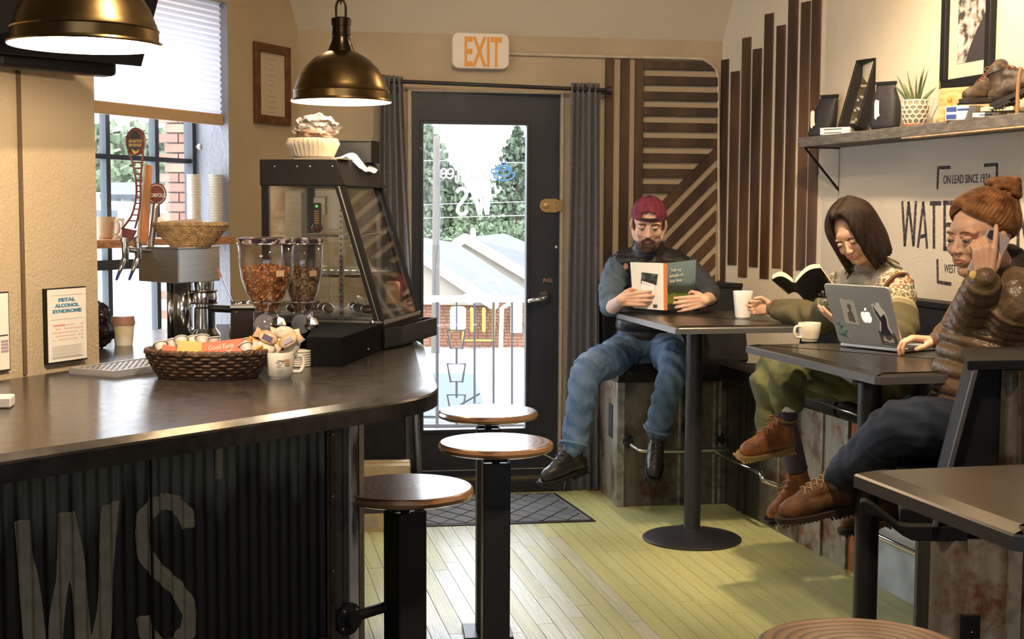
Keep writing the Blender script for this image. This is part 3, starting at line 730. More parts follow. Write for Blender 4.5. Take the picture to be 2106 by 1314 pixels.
# framed photo
s0 = sz(FR, 1947, 80)[0]; s1 = sz(FR, 2049, 80)[0]; zb = sz(FR, 2000, 176)[1]; zt = zb+.62
ph = empty('framed_photo', FR @ Vector(((s0+s1)/2, zb, 0)), 0, 'black framed black-and-white rock cliff photo above the wall shelf', 'picture frame')
framebars(FR, s0, s1, zb, zt, .035, .03, M_['black'], ph)
build('mount', MB().prism([(s0+.03, zb+.03), (s1-.03, zb+.03), (s1-.03, zt-.03), (s0+.03, zt-.03)], 0, .01, 0, FR), mat('cream_mount', (.55, .50, .40), .8), ph)
a0, b0p = sz(FR, 1973, 132); a1, _ = sz(FR, 2031, 120); b1p = zt-.09
mp_ = mat('rock_face_print', (.04, .035, .035), .5, col2=(.55, .50, .48), vs=22, fac=(.42, .6), detail=8)
build('photo_print', MB().prism([(a0, b0p), (a1, b0p), (a1, b1p), (a0, b1p)], .01, .0115, 0, FR), mp_, ph)
build('photo_shadow', MB().prism([(a0+.06, b0p+.0), (a1, b0p), (a1, b0p+.19), (a1-.06, b0p+.12), (a0+.09, b0p+.06)], .0115, .012, 0, FR), M_['ink'], ph)
# ================================================================ bar counter
CZ = 1.07
def inset(poly, d):
    n = len(poly); a = sum(poly[i][0]*poly[(i+1)%n][1]-poly[(i+1)%n][0]*poly[i][1] for i in range(n))
    if a < 0: poly = poly[::-1]
    out = []
    for i in range(n):
        p0 = Vector(poly[i-1]); p1 = Vector(poly[i]); p2 = Vector(poly[(i+1)%n])
        t1 = (p1-p0).normalized(); t2 = (p2-p1).normalized(); n1 = Vector((-t1.y, t1.x)); n2 = Vector((-t2.y, t2.x))
        b = (n1+n2); b = b/max(.3, b.length_squared)*2; out.append(tuple(p1+b*d/1.0*1.0))
    return poly, out
def slab(poly, z0, z1, z2, ins, mi_top=0, mi_edge=1):
    """table slab: square edge z0..z1, sloping margin up to the flat top at z2"""
    P, Q = inset(poly, ins); P2, Q2 = inset(poly, .004); n = len(P); mb = MB()
    V = [(*p, z0) for p in P]+[(*p, z1-.004) for p in P]+[(*p, z1) for p in Q2]+[(*p, z2) for p in Q]
    mb.add(V, [tuple(range(n))[::-1]], mi_edge)
    mb.add(V, [(i, (i+1)%n, n+(i+1)%n, n+i) for i in range(n)], mi_edge)
    mb.add(V, [(n+i, n+(i+1)%n, 2*n+(i+1)%n, 2*n+i) for i in range(n)], mi_edge)
    mb.add(V, [(2*n+i, 2*n+(i+1)%n, 3*n+(i+1)%n, 3*n+i) for i in range(n)], mi_top)
    mb.add(V, [tuple(range(3*n, 4*n))], mi_top)
    return mb
def rounded(poly, rad, n=8):
    out = []; m = len(poly)
    for i in range(m):
        p0, p1, p2 = Vector(poly[i-1]), Vector(poly[i]), Vector(poly[(i+1)%m]); r = rad.get(i, 0)
        if not r: out.append(tuple(p1)); continue
        a = p1+(p0-p1).normalized()*r; b = p1+(p2-p1).normalized()*r
        for k in range(n+1):
            t = k/n; out.append(tuple(a*(1-t)**2+p1*2*t*(1-t)+b*t*t))
    return out
c0 = onz(-90, 955, CZ); c1 = onz(908, 806, CZ); c2 = onz(872, 702, CZ)
wl0 = FP @ Vector((-3.0, 0, .001)); wl1 = FP @ Vector((0, 0, .001))
poly = [(wl0.x, wl0.y), (c0.x-(c1.x-c0.x)*.6, c0.y-(c1.y-c0.y)*.6), (c1.x, c1.y), (c2.x, c2.y), (-.46, 5.0), (-1.2, 4.9), (-1.36, 4.2), (-1.36, 3.95), (wl1.x, wl1.y)]
poly = rounded(poly, {2: .17, 3: .1})
bar = empty('bar_counter', (-.7, 3.2, 0), 0, 'long dark stone-topped bar counter with corrugated metal front lettered WS', 'bar counter')
build('countertop', slab(poly, CZ-.045, CZ-.008, CZ, .035), [M_['tabletop'], M_['tabletop']], bar, auto=.5)
# corrugated front
bc = Vector((-.375, 3.30, 0)); bd = Vector((.636, .772, 0)).normalized(); FBar = frame(bc, bd, UP)
def corrsheet(F, s0, s1, z0, z1, amp=.007, wl=.032, nz=1, d=0):
    mb = MB(); n = max(2, int((s1-s0)/wl*8)); V = []; Fc = []
    for j in range(nz+1):
        for i in range(n+1):
            s = s0+(s1-s0)*i/n; V.append(F @ Vector((s, z0+(z1-z0)*j/nz, d+amp*math.sin(2*PI*s/wl))))
    w_ = n+1
    for j in range(nz):
        for i in range(n): Fc.append((j*w_+i, j*w_+i+1, (j+1)*w_+i+1, (j+1)*w_+i))
    return mb.add(V, Fc)
m_bar = mat('black_painted_corrugated_sheet', (.012, .011, .010), .5, .2, col2=(.017, .015, .012), vs=6, stretch=(2, 2, .4))
n = m_bar.node_tree.nodes; l = m_bar.node_tree.links; b_ = n['Principled BSDF']; tc = n['Texture Coordinate']
sx = n.new('ShaderNodeSeparateXYZ'); l.new(tc.outputs['Object'], sx.inputs[0])
t_ = n.new('ShaderNodeTexNoise'); t_.inputs['Scale'].default_value = 9; t_.inputs['Detail'].default_value = 5
mp_ = n.new('ShaderNodeMapping'); mp_.inputs['Scale'].default_value = (2.6, 2.6, .22); l.new(tc.outputs['Object'], mp_.inputs[0]); l.new(mp_.outputs[0], t_.inputs[0])
mr = n.new('ShaderNodeMapRange'); mr.inputs[1].default_value = .72; mr.inputs[2].default_value = 1.02; mr.inputs[3].default_value = -.25; mr.inputs[4].default_value = .42
l.new(sx.outputs[2], mr.inputs[0]); ad = n.new('ShaderNodeMath'); ad.operation = 'ADD'; l.new(mr.outputs[0], ad.inputs[0]); l.new(t_.outputs[0], ad.inputs[1])
rp = n.new('ShaderNodeValToRGB'); rp.color_ramp.elements[0].position = .52; rp.color_ramp.elements[1].position = .72; l.new(ad.outputs[0], rp.inputs[0])
mx = n.new('ShaderNodeMixRGB'); l.new(rp.outputs[0], mx.inputs[0]); src = b_.inputs['Base Color'].links[0].from_socket; l.new(src, mx.inputs[1]); mx.inputs[2].default_value = (.10, .105, .08, 1); l.new(mx.outputs[0], b_.inputs['Base Color'])
sS = sz(FBar, 668, 1000)[0]
build('front_sheet', corrsheet(FBar, -1.7, sS-.004, .0, CZ-.045, .005, .030), m_bar, bar, smooth=True)
build('front_sheet_seam', MB().prism([(sz(FBar, 309, 1100)[0]-.002, 0), (sz(FBar, 309, 1100)[0]+.002, 0), (sz(FBar, 309, 1100)[0]+.002, CZ-.05), (sz(FBar, 309, 1100)[0]-.002, CZ-.05)], .003, .0065, 0, FBar), M_['black'], bar)
build('end_sheet', corrsheet(FBar, sS, 0, .0, CZ-.045, .006, .026, d=.012), M_['rust_dark'], bar, smooth=True)
se = frame(bc, Vector((-.25, .97, 0)), UP)
mb = MB(); FS = frame(bc+Vector((-.24, .93, 0)), Vector((.25, -.97, 0)), UP)
FS = frame(bc, Vector((-.2, .98, 0)), UP, z=None)
mb.add([bc, bc+Vector((-.24, 1.5, 0)), bc+Vector((-.24, 1.5, CZ-.045)), bc+Vector((0, 0, CZ-.045))], [(0, 1, 2, 3)])
o = build('end_panel', mb, M_['rust_dark'], bar); so = o.modifiers.new('s', 'SOLIDIFY'); so.thickness = .02
mc = mat('polished_angle_painted_glare', (.75, .75, .80), .3, .35, col2=(.10, .09, .08), vs=4, stretch=(5, 5, .6), fac=(.58, .66))  # bright reflection on the metal is put into the white base colour
bk_ = [FBar @ Vector(p) for p in ((-1.7, 0, -.012), (-.004, 0, -.012), (-.10, 0, -.45), (-1.7, 0, -.45))]
build('light_block_core', MB().prism([(v.x, v.y) for v in bk_], 0, CZ-.046), M_['black'], bar)  # added block behind the sheet, keeps light from leaking through the seam
def strip(name, p0, p1, z0, z1, m, parent, th=.004, **k):
    a = Vector(p0); b_2 = Vector(p1); t = (b_2-a).normalized(); nn = Vector((-t.y, t.x, 0))*th
    return build(name, MB().prism([(a.x, a.y), (b_2.x, b_2.y), (b_2.x+nn.x, b_2.y+nn.y), (a.x+nn.x, a.y+nn.y)], z0, z1), m, parent, **k)
q = lambda px: FBar @ Vector((sz(FBar, px, 1000)[0], 0, .022))
strip('corner_angle', q(706), q(724), .30, CZ-.045, mc, bar)
strip('corner_angle', q(726), q(736), 0, CZ-.045, M_['steel'], bar)
strip('corner_trim', q(667), q(676), 0, CZ-.045, M_['rust_dark'], bar)
for zz in (.95, .80, .62, .45): build('rivet', MB().ell(q(671)+UP*zz, (.004, .004, .004), n=8), M_['steel'], bar)
# painted letters follow the corrugation
def barpaint(poly, name, m=None, dz=.0025):
    """poly in pixels on the front plane -> painted skin following the waves"""
    P = [sz(FBar, *p) for p in poly]; s0 = min(p[0] for p in P); s1 = max(p[0] for p in P); N = max(3, int((s1-s0)/.0025))
    mb = MB(); rows = []
    for i in range(N+1):
        s = s0+1e-5+(s1-s0-2e-5)*i/N; zs_ = []
        for k in range(len(P)):
            a = P[k]; c = P[(k+1) % len(P)]
            if (a[0]-s)*(c[0]-s) < 0: zs_.append(a[1]+(c[1]-a[1])*(s-a[0])/(c[0]-a[0]))
        rows.append((s, sorted(zs_)))
    for i in range(N):
        a, c = rows[i], rows[i+1]
        if len(a[1]) != len(c[1]): 
            m_ = min(len(a[1]), len(c[1]))
            if m_ == 0: continue
            if len(a[1]) > m_: a = (a[0], a[1][:1]+a[1][-1:] if m_ == 2 else a[1][:m_])
            if len(c[1]) > m_: c = (c[0], c[1][:1]+c[1][-1:] if m_ == 2 else c[1][:m_])
            if m_ > 2: continue
        for k in range(0, len(a[1])-1, 2):
            f = lambda s, z: FBar @ Vector((s, z, .005*math.sin(2*PI*s/.030)+dz))
            mb.add([f(a[0], a[1][k]), f(c[0], c[1][k]), f(c[0], c[1][k+1]), f(a[0], a[1][k+1])], [(0, 1, 2, 3)])
    return build(name, mb, m or m_let, bar, smooth=True)
m_let = mat('taupe_sign_paint', (.30, .27, .19), .7, var=.1, vs=30)
def rib(pts, wd):
    L_, R_ = [], []
    for i, p in enumerate(pts):
        p = Vector(p); a = Vector(pts[max(0, i-1)]); c = Vector(pts[min(len(pts)-1, i+1)]); t = (c-a).normalized(); nn = Vector((-t.y, t.x))*(wd[i] if hasattr(wd, '__len__') else wd)/2
        L_.append(tuple(p+nn)); R_.append(tuple(p-nn))
    return L_+R_[::-1]
barpaint([(25, 1072), (58, 1067), (66, 1130), (78, 1180), (92, 1330), (88, 1400), (56, 1400), (44, 1250), (30, 1130)], 'letter_w_stroke')
barpaint([(115, 1055), (155, 1050), (148, 1150), (138, 1200), (125, 1400), (86, 1400), (98, 1310), (112, 1190)], 'letter_w_stroke')
barpaint([(118, 1055), (155, 1050), (170, 1150), (182, 1230), (196, 1400), (158, 1400), (146, 1230), (138, 1180)], 'letter_w_stroke')
barpaint([(210, 1040), (242, 1028), (238, 1120), (230, 1250), (214, 1400), (178, 1400), (196, 1250), (203, 1130)], 'letter_w_stroke')
S = [(386, 1082), (378, 1055), (362, 1035), (338, 1030), (312, 1040), (296, 1065), (290, 1095), (294, 1128), (308, 1158), (332, 1182), (356, 1203), (376, 1228), (388, 1262), (384, 1296), (366, 1322), (340, 1332), (316, 1322), (300, 1298), (292, 1270)]
for i in range(0, len(S)-1, 1): barpaint(rib(S[i:i+2] if i+2 > len(S) else [tuple(Vector(S[i])-(Vector(S[i+1])-Vector(S[i]))*.12), tuple(Vector(S[i+1])+(Vector(S[i+1])-Vector(S[i]))*.12)], 33), 'letter_s_stroke')
barpaint([(438, 893), (456, 892), (455, 985), (438, 986)], 'paint_patch')
# foot rail
rail = empty('foot_rail', q(640)+Vector((0, 0, .4)), 0, 'dark pipe foot rail bolted to the bar front below the counter', 'foot rail')
zf = .47
pA = q(700)+UP*(1.48-(1258-435)*3.36/2800)
st1 = onz(833, 1003, .79)
build('rail_pipe', MB().tube([pA, Vector((st1.x-.03, st1.y, pA.z))], .0135, 12), M_['post'], rail, smooth=True)
nb_ = Vector((bd.y, -bd.x, 0))
Ff = frame(pA-nb_*.0, bd, UP)
build('pipe_flange', MB().lathe([(.04, 0), (.04, .008), (.02, .012), (.02, .03)], (0,0,0), 20, 0, Ff), M_['post'], rail)
for k in range(4): build('flange_bolt', MB().ell(Ff @ Vector((.03*math.cos(k*PI/2+.7), .03*math.sin(k*PI/2+.7), .009)), (.005, .005, .004), n=8), M_['steel'], rail)
pB = q(640)+UP*.425; Ff = frame(pB, bd, UP)
build('pipe_flange', MB().lathe([(.045, 0), (.045, .008), (.02, .012), (.02, .03)], (0,0,0), 20, 0, Ff), M_['post'], rail)
for k in range(4): build('flange_bolt', MB().ell(Ff @ Vector((.034*math.cos(k*PI/2+.3), .034*math.sin(k*PI/2+.3), .009)), (.005, .005, .004), n=8), M_['steel'], rail)
build('rail_pipe', MB().tube([pB, pB+nb_*.10-UP*.01, pB+nb_*.14-UP*.02+bd*.02, pB+nb_*.15-UP*.03-bd*.9], .0135, 12, smooth=3), M_['post'], rail, smooth=True)

# ================================================================ stools
m_ring = ringmat('turned_wood_seat', (.40, .22, .11), (.33, .17, .08), (.13, .06, .025), 95, .30)
m_rim = mat('wood_rim', (.30, .14, .055), .4, var=.2, vs=30)
def stool(px, py, rz, label):
    p = onz(px, py, .79)
    t = empty('bar_stool', (p.x, p.y, 0), rz, label, 'bar stool', 'fixed bar stools')
    r = .174
    build('seat', MB().lathe([(.0, -.028), (r-.02, -.028), (r-.004, -.022), (r, -.012), (r-.003, -.003), (r-.008, 0), (.0, 0)], (0,0,0), 56), m_ring, t, world=False, auto=.25).location = (0, 0, .79)
    mb = MB(); a = .0385; th = .004
    for x, y, dx, dy in ((a, 0, th, 2*a), (-a, 0, th, 2*a), (0, a, 2*a, th), (0, -a, 2*a, th)): mb.box((x, y, .365), (dx, dy, .73))
    build('post', mb, M_['post'], t, world=False, bevel=.0015, seg=1)
    build('hub', MB().lathe([(.012, .70), (.012, .745), (.03, .752), (.03, .762)], (0,0,0), 20), M_['post'], t, world=False)
    for k in range(4):
        d = Vector((math.cos(k*PI/2), math.sin(k*PI/2), 0)); build('bracket', MB().box(d*.022+UP*.722, (.030, .010, .006), k*PI/2).box(d*.03+UP*.715, (.006, .012, .02), k*PI/2), M_['steel'], t, world=False)
    build('base_plate', MB().box((0, 0, .005), (.17, .17, .01)), M_['post'], t, world=False, bevel=.002)
    return t
stool(833, 1000, .62, 'round turned wood bar stool nearest the bar corner, orange brown top')
stool(1020, 908, .12, 'middle bar stool of the row, grey-streaked round top above tall black post')
stool(1004, 844, .1, 'farthest bar stool of the row, round top in front of door glass')
stool(1779, 1334, .5, 'orange brown round bar stool top cut by the bottom picture edge')

# ================================================================ tables
TZ = 1.0
ePer = Vector((.978, .21, 0)).normalized()
def table(N, F, W, pole, label, base=True):
    N = onz(*N, TZ); F = onz(*F, TZ); F.z = N.z = 0
    e = (F-N).normalized(); p = Vector((e.y, -e.x, 0)); L = (F-N).length; c = .012; cf = .06 if pole.y < 3 else .012
    P = [N+e*c, F-e*.004, F+p*cf+e*cf*.3 if cf > .02 else F+p*c, F+p*(W-c), F+p*W-e*c, N+p*W+e*c, N+p*(W-c), N+p*c]
    t = empty('bar_table', (pole.x, pole.y, 0), 0, label, 'table', 'tall black pedestal tables')
    build('tabletop', slab([(q_.x, q_.y) for q_ in P], TZ-.032, TZ-.006, TZ, .038), [M_['tabletop2'], M_['tableedge']], t, auto=.4)
    build('pole', MB().lathe([(.0375, .03), (.0375, TZ-.034)], (0,0,0), 32), M_['post'], t, world=False, auto=.5)
    if base:
        build('base', MB().lathe([(.0, .0), (.222, .0), (.224, .008), (.215, .014), (.15, .026), (.08, .045), (.045, .052), (.0375, .054)], (0,0,0), 56), M_['post'], t, world=False, auto=.6)
        for a in (.5, 1.7, 3.5): build('base_bolt', MB().ell((.18*math.cos(a), .18*math.sin(a), .022), (.006, .006, .004), n=8), M_['ink'], t, world=False)
    build('mounting_plate', MB().box((0, 0, TZ-.037), (.15, .15, .008)), M_['post'], t, world=False)
    return (N, e, p, L)
table((1391, 672), (1268, 640), .66, Vector((.822, 6.09)), 'tall black pedestal table on round base in front of the bearded man')
T2 = table((1803, 770), (1533, 707), .66, Vector((1.125, 4.24)), 'tall black pedestal table carrying the open laptop and white cup')
T3 = table((2093, 1094), (1754, 966), .80, Vector((1.22, 2.45)), 'near dark table with gold-lit edge at the lower right picture edge')

# ================================================================ benches
m_seam = mat('galvanised_angle', (.30, .29, .25), .45, .5, var=.3, vs=20)
bA = Vector((.536, 6.76, 0)); bB = Vector((1.094, 6.85, 0)); bE = Vector((1.94, 3.35, 0))
eA = (bB-bA).normalized(); nA = Vector((eA.y, -eA.x, 0))      # towards the room
eR = (bE-bB).normalized(); nR = Vector((eR.y, -eR.x, 0))
FA = frame(bA, eA, UP); FRb = frame(bB, eR, UP)
bench = empty('corner_bench', (1.2, 6.6, 0), 0, 'built-in corner bench, black seat and backrest over rusty metal panels', 'bench')
LA = (bB-bA).length; SH = .635
def panel(F, s0, s1, z0, z1, m, name='metal_panel', d0=-.02, d1=0): return build(name, MB().prism([(s0, z0), (s1, z0), (s1, z1), (s0, z1)], d0, d1, 0, F), m, bench, bevel=.001, seg=1)
xs = [0, sz(FA, 1397, 900)[0], sz(FA, 1468, 900)[0], LA]
for i in range(3): panel(FA, xs[i]+.001, xs[i+1]-.001, 0, SH, M_['rust'])
for x in xs[1:3]+[LA-.04]: panel(FA, x-.006, x+.006, 0, SH, m_seam, 'seam_rib', .0, .012)
panel(FA, 0, .03, 0, SH, m_seam, 'corner_angle', 0, .008)
# left end
FE = frame(bA+Vector((-dB.y*-0, 0, 0)), -nA, UP); FE = frame(bA-nA*.50, nA, UP)
build('end_panel', MB().prism([(0, 0), (.5, 0), (.5, SH), (0, SH)], -.02, 0, 0, FE), M_['rust_pale'], bench)
build('corner_angle', MB().prism([(.46, 0), (.505, 0), (.505, SH), (.46, SH)], 0, .006, 0, FE), m_seam, bench)
build('hand_slot', MB().prism([(.30, .33), (.38, .33), (.38, .50), (.30, .50)], 0, .004, 0, FE), M_['ink'], bench)
build('bench_core', MB().prism([(bA.x+.03, bA.y+.03), (bB.x+.02, bB.y+.02), (1.08, 7.30), (.50, 7.20)], .0, SH-.002), M_['black'], bench)
# right run of panels
def fs(px): 
    # s on the bench front where the floor line has this pixel x
    return sz(FRb, px, 1100)[0]
runs = [(0, fs(1560), M_['rust_dark']), (fs(1560), fs(1642), M_['rust']), (fs(1642), fs(1736), M_['rust_pale']), (fs(1744), fs(1768), M_['rust_orange']), (fs(1768), fs(1890), M_['bluewall']), (fs(1890), (bE-bB).length, M_['rust'])]
for a, b, m in runs: panel(FRb, a+.001, b-.001, 0, SH, m)
panel(FRb, fs(1736), fs(1744), 0, SH, m_seam, 'seam_rib', 0, .012)
for px in (1517, 1530, 1600, 1690): panel(FRb, fs(px)-.005, fs(px)+.005, 0, SH, M_['rust_dark'] if px < 1600 else M_['rust_pale'], 'seam_rib', 0, .01)
# seats
def seatslab(F, s0, s1, dep, nm='seat_board'):
    prof = [(.05, SH), (.075, SH+.02), (.08, SH+.05), (.06, SH+.085), (.0, SH+.088), (-dep, SH+.075), (-dep, SH)]
    mb = MB(); n = len(prof); V = [F @ Vector((s0, z, d)) for d, z in prof]+[F @ Vector((s1, z, d)) for d, z in prof]
    mb.add(V, [tuple(range(n)), tuple(range(n, 2*n))[::-1]]+[(i, n+i, n+(i+1)%n, (i+1)%n) for i in range(n)])
    return build(nm, mb, M_['blackmat'], bench, bevel=.004)
seatslab(FA, -.02, LA+.10, .44); seatslab(FRb, -.02, fs(1660), .26); seatslab(FRb, fs(1664), fs(1742), .28); seatslab(FRb, fs(1748), (bE-bB).length, .30)
# backrests
FBk = FB
sb0 = sz(FB, 1237, 600)[0]; 
def backrest(F, s0, s1, t0=.11, t1=.05, z0=.70, z1=1.10, off=.03, slant=0):
    mb = MB(); V = [F @ Vector(p) for p in ((s0, z0, .0), (s1+slant, z0, .0), (s1+slant, z0, t0+off), (s0, z0, t0+off), (s0, z1, 0), (s1, z1, 0), (s1, z1, t1+off), (s0, z1, t1+off))]
    mb.add(V, [(0,3,2,1), (4,5,6,7), (0,1,5,4), (1,2,6,5), (2,3,7,6), (3,0,4,7)])
    build('backrest', mb, M_['blackmat'], bench, bevel=.006)
    build('back_cap', MB().prism([(s0-.004, .0), (s1+.006, .0), (s1+.006, t1+off+.006), (s0-.004, t1+off+.006)], z1, z1+.022, 0, F @ Matrix(((1,0,0,0),(0,0,1,0),(0,1,0,0),(0,0,0,1)))), M_['black'], bench)
backrest(FB, sz(FB, 1229, 600)[0], sz(FB, 1402, 600)[0], z1=1.09, off=.05); backrest(FB, sz(FB, 1415, 600)[0], sz(FB, 1470, 600)[0]+.10, z1=1.085, off=.14, slant=.03)
s6 = sz(FR, 1868, 610)[0]
backrest(FR, .02, s6-.18, z1=1.085); backrest(FR, s6-.16, s6+.52, z1=1.10, off=.05); backrest(FR, s6+.54, 2.6, z1=1.10, off=.05)
# foot rails along the benches
fr_ = empty('foot_rail', bA+nA*.1+UP*.3, 0, 'thin steel foot rail running along the corner bench panels', 'foot rail')
a0 = FA @ Vector((.045, .335, .0)); a1 = FA @ Vector((LA-.04, .335, 0))
build('rail_pipe', MB().tube([a0, a0+nA*.06+eA*.03-UP*.025, a0+nA*.09+eA*.10-UP*.04, FA @ Vector((LA-.02, .30, .11))], .011, 10, smooth=4), M_['steel'], fr_, smooth=True)
for p in (a0, a1):
    Ff = frame(p, eA, UP); build('pipe_flange', MB().lathe([(.034, 0), (.034, .006), (.017, .01), (.017, .04)], (0,0,0), 18, 0, Ff), M_['post'], fr_)
    for k in range(3): build('flange_bolt', MB().ell(Ff @ Vector((.026*math.cos(k*2.1+.4), .026*math.sin(k*2.1+.4), .007)), (.004, .004, .003), n=8), M_['steel'], fr_)
g0_ = FRb @ Vector((.05, .285, .10)); g1_ = FRb @ Vector((fs(1604), .285, .10))
build('rail_pipe', MB().tube([g0_, g1_, g1_-UP*.03+eR*.02, g1_-UP*.06-nR*.09+eR*.03], .0115, 10), M_['chrome'], fr_, smooth=True)
h0 = FRb @ Vector((fs(1757), .25, .01)); h1 = FRb @ Vector((fs(1772), .25, .10)); h2 = FRb @ Vector((fs(1772)+1.4, .25, .10))
build('rail_pipe', MB().tube([h0, h1-eR*.03, h1, h2], .0125, 10), M_['chrome'], fr_, smooth=True)
build('pipe_flange', MB().lathe([(.03, 0), (.03, .006), (.017, .02)], (0,0,0), 18, 0, frame(h0, eR, UP)), M_['chrome'], fr_)
h3 = FRb @ Vector((fs(1722), SH+.055, .10)); h4 = FRb @ Vector((fs(1722)+.5, SH+.055, .10))
build('seat_trim', MB().tube([h3, h4], .006, 8), M_['chrome'], bench, smooth=True)

# near booth on the right
FW0 = frame(at(1768, 1060, 3.32), Vector((.99, .13, 0)), UP); FW0[2][3] = 0
booth = empty('booth_bench', FW0 @ Vector((.3, 0, -.2)), 0, 'near booth bench with black contoured seat, slanted back and rusty metal side', 'bench')
sh_v = Vector((.27, .963, 0))
def shear(poly, d0, d1, name, m, bevel=.003):
    P = [FW0 @ Vector((*sz(FW0, *p), 0)) for p in poly]; n = len(P)
    ar = sum(sz(FW0, *poly[i])[0]*sz(FW0, *poly[(i+1)%n])[1]-sz(FW0, *poly[(i+1)%n])[0]*sz(FW0, *poly[i])[1] for i in range(n))
    V = [p+sh_v*d0 for p in P]+[p+sh_v*d1 for p in P]; mb = MB()
    fs_ = [tuple(range(n)), tuple(range(n, 2*n))[::-1]]+[(i, n+i, n+(i+1)%n, (i+1)%n) for i in range(n)]
    if ar < 0: fs_ = [f[::-1] for f in fs_]
    mb.add(V, fs_); return build(name, mb, m, booth, bevel=bevel)
shear([(1768, 1034), (1772, 1031), (1780, 1032), (1790, 1037), (1812, 1053), (1830, 1068), (1847, 1080), (1866, 1083), (1990, 1083), (1990, 1113), (1925, 1114), (1876, 1112), (1856, 1102), (1838, 1088), (1822, 1073), (1806, 1064), (1772, 1060), (1768, 1050)], 0, .05, 'seat_board', M_['blackmat'])
build('seat_slab', MB().prism([(.985, 3.40), (1.5, 3.45), (1.85, 4.7), (1.33, 4.7)], .695, .735), M_['blackmat'], booth, bevel=.004)
shear([(1989, 741), (2250, 737), (2250, 757), (2240, 758), (2010, 762), (1989, 760)], -.01, .34, 'back_cap', M_['blackmat'])
shear([(2000, 760), (2012, 760), (1928, 1083), (1916, 1083)], -.012, -.002, 'back_edge', M_['tableedge'])
shear([(2000, 760), (2012, 760), (1928, 1083), (1916, 1083)], 0, .33, 'back_board', M_['blackmat'])
shear([(2013, 762), (2062, 762), (2062, 1083), (1930, 1083)], .02, .30, 'back_panel', M_['blackmat'])
a_ = sz(FW0, 2058, 900)[0]; 
build('side_sheet', corrsheet(FW0, a_, a_+.40, .6, sz(FW0, 2070, 757)[1], .006, .05, d=-.012), M_['rust'], booth, smooth=True)
shear([(2093, 762), (2099, 762), (2099, 1000), (2093, 1000)], -.03, -.005, 'side_angle', M_['rust'])
zb_ = sz(FW0, 1900, 1113)[1]; s0 = sz(FW0, 1884, 1200)[0]; s1 = sz(FW0, 2083, 1200)[0]
build('base_sheet', corrsheet(FW0, s0+.03, s1-.01, 0, zb_, .005, .06, d=-.005), M_['rust_pale'], booth, smooth=True)
build('corner_angle', MB().prism([(s0, 0), (s0+.032, 0), (s0+.032, zb_), (s0, zb_)], -.01, .006, 0, FW0), M_['rust_dark'], booth)
build('corner_angle', MB().prism([(s1-.012, 0), (s1+.02, 0), (s1+.02, zb_), (s1-.012, zb_)], -.01, .008, 0, FW0), m_seam, booth)
build('base_sheet', corrsheet(FW0, s1+.02, s1+.5, 0, zb_, .005, .06, d=-.005), M_['rust'], booth, smooth=True)
mb = MB(); P = [FW0 @ Vector((s0+.004, 0, -.012)), FW0 @ Vector((s1+.5, 0, -.012))]
build('base_core', MB().prism([(P[0].x, P[0].y), (P[1].x, P[1].y), (P[1].x+.3, P[1].y+1.0), (P[0].x+.32, P[0].y+1.0)], 0, zb_-.005), M_['rust_dark'], booth)
s0, z1 = sz(FW0, 1975, 1263); s1, z0 = sz(FW0, 2010, 1330)
ot = build('outlet_box', MB().prism([(s0, z0), (s1, z0), (s1, z1), (s0, z1)], .0, .014, 0, FW0), M_['black'], booth, bevel=.002)
build('outlet_screw', MB().ell(FW0 @ Vector(((s0+s1)/2, (z0+z1)/2, .015)), (.003, .003, .002), n=8), M_['steel'], ot)

# ================================================================ door mat
zt = .004
p = [onz(868, 1086, 0), onz(1226, 1073, 0), onz(1143, 1016, 0), onz(862, 1020, 0)]
m_mat = mat('grey_ribbed_mat', (.115, .12, .125), .85, col2=(.17, .175, .18), vs=120, bump=.5, bs=200)
dm = empty('door_mat', (p[0]+p[1]+p[2]+p[3])/4, 0, 'grey doormat with diamond pattern on the floor before the door', 'mat')
poly = [(q_.x, q_.y) for q_ in p]; left = Vector((-.32, 0))
poly[0] = (poly[0][0]-.28, poly[0][1]-.02); poly[3] = (poly[3][0]-.3, poly[3][1]-.03)
build('pile', MB().prism(inset(poly, .02)[1], 0, .009), m_mat, dm); build('border', MB().prism(poly, 0, .006), M_['black'], dm, bevel=.002)
mb = MB(); P0 = Vector(poly[0]); P1 = Vector(poly[1]); P3 = Vector(poly[3]); P2 = Vector(poly[2])
for k in range(-6, 16):
    for sgn in (1, -1):
        a = (k*.11, 0.03); c = (k*.11+sgn*.42, .97)
        def mp2(u, v): u = min(.97, max(.03, u)); return (P0*(1-u)+P1*u)*(1-v)+(P3*(1-u)+P2*u)*v
        def cl(a, c):
            pts = []
            for t in np.linspace(0, 1, 30):
                u = a[0]+(c[0]-a[0])*t; v = a[1]+(c[1]-a[1])*t
                if .03 <= u <= .97: pts.append(mp2(u, v))
            return pts
        q_ = cl(a, c)
        if len(q_) > 2: mb.tube([(v.x, v.y, .009) for v in q_], .0028, 5, flat=1)
build('pattern_ridges', mb, M_['black'], dm)['kind'] = 'stuff'

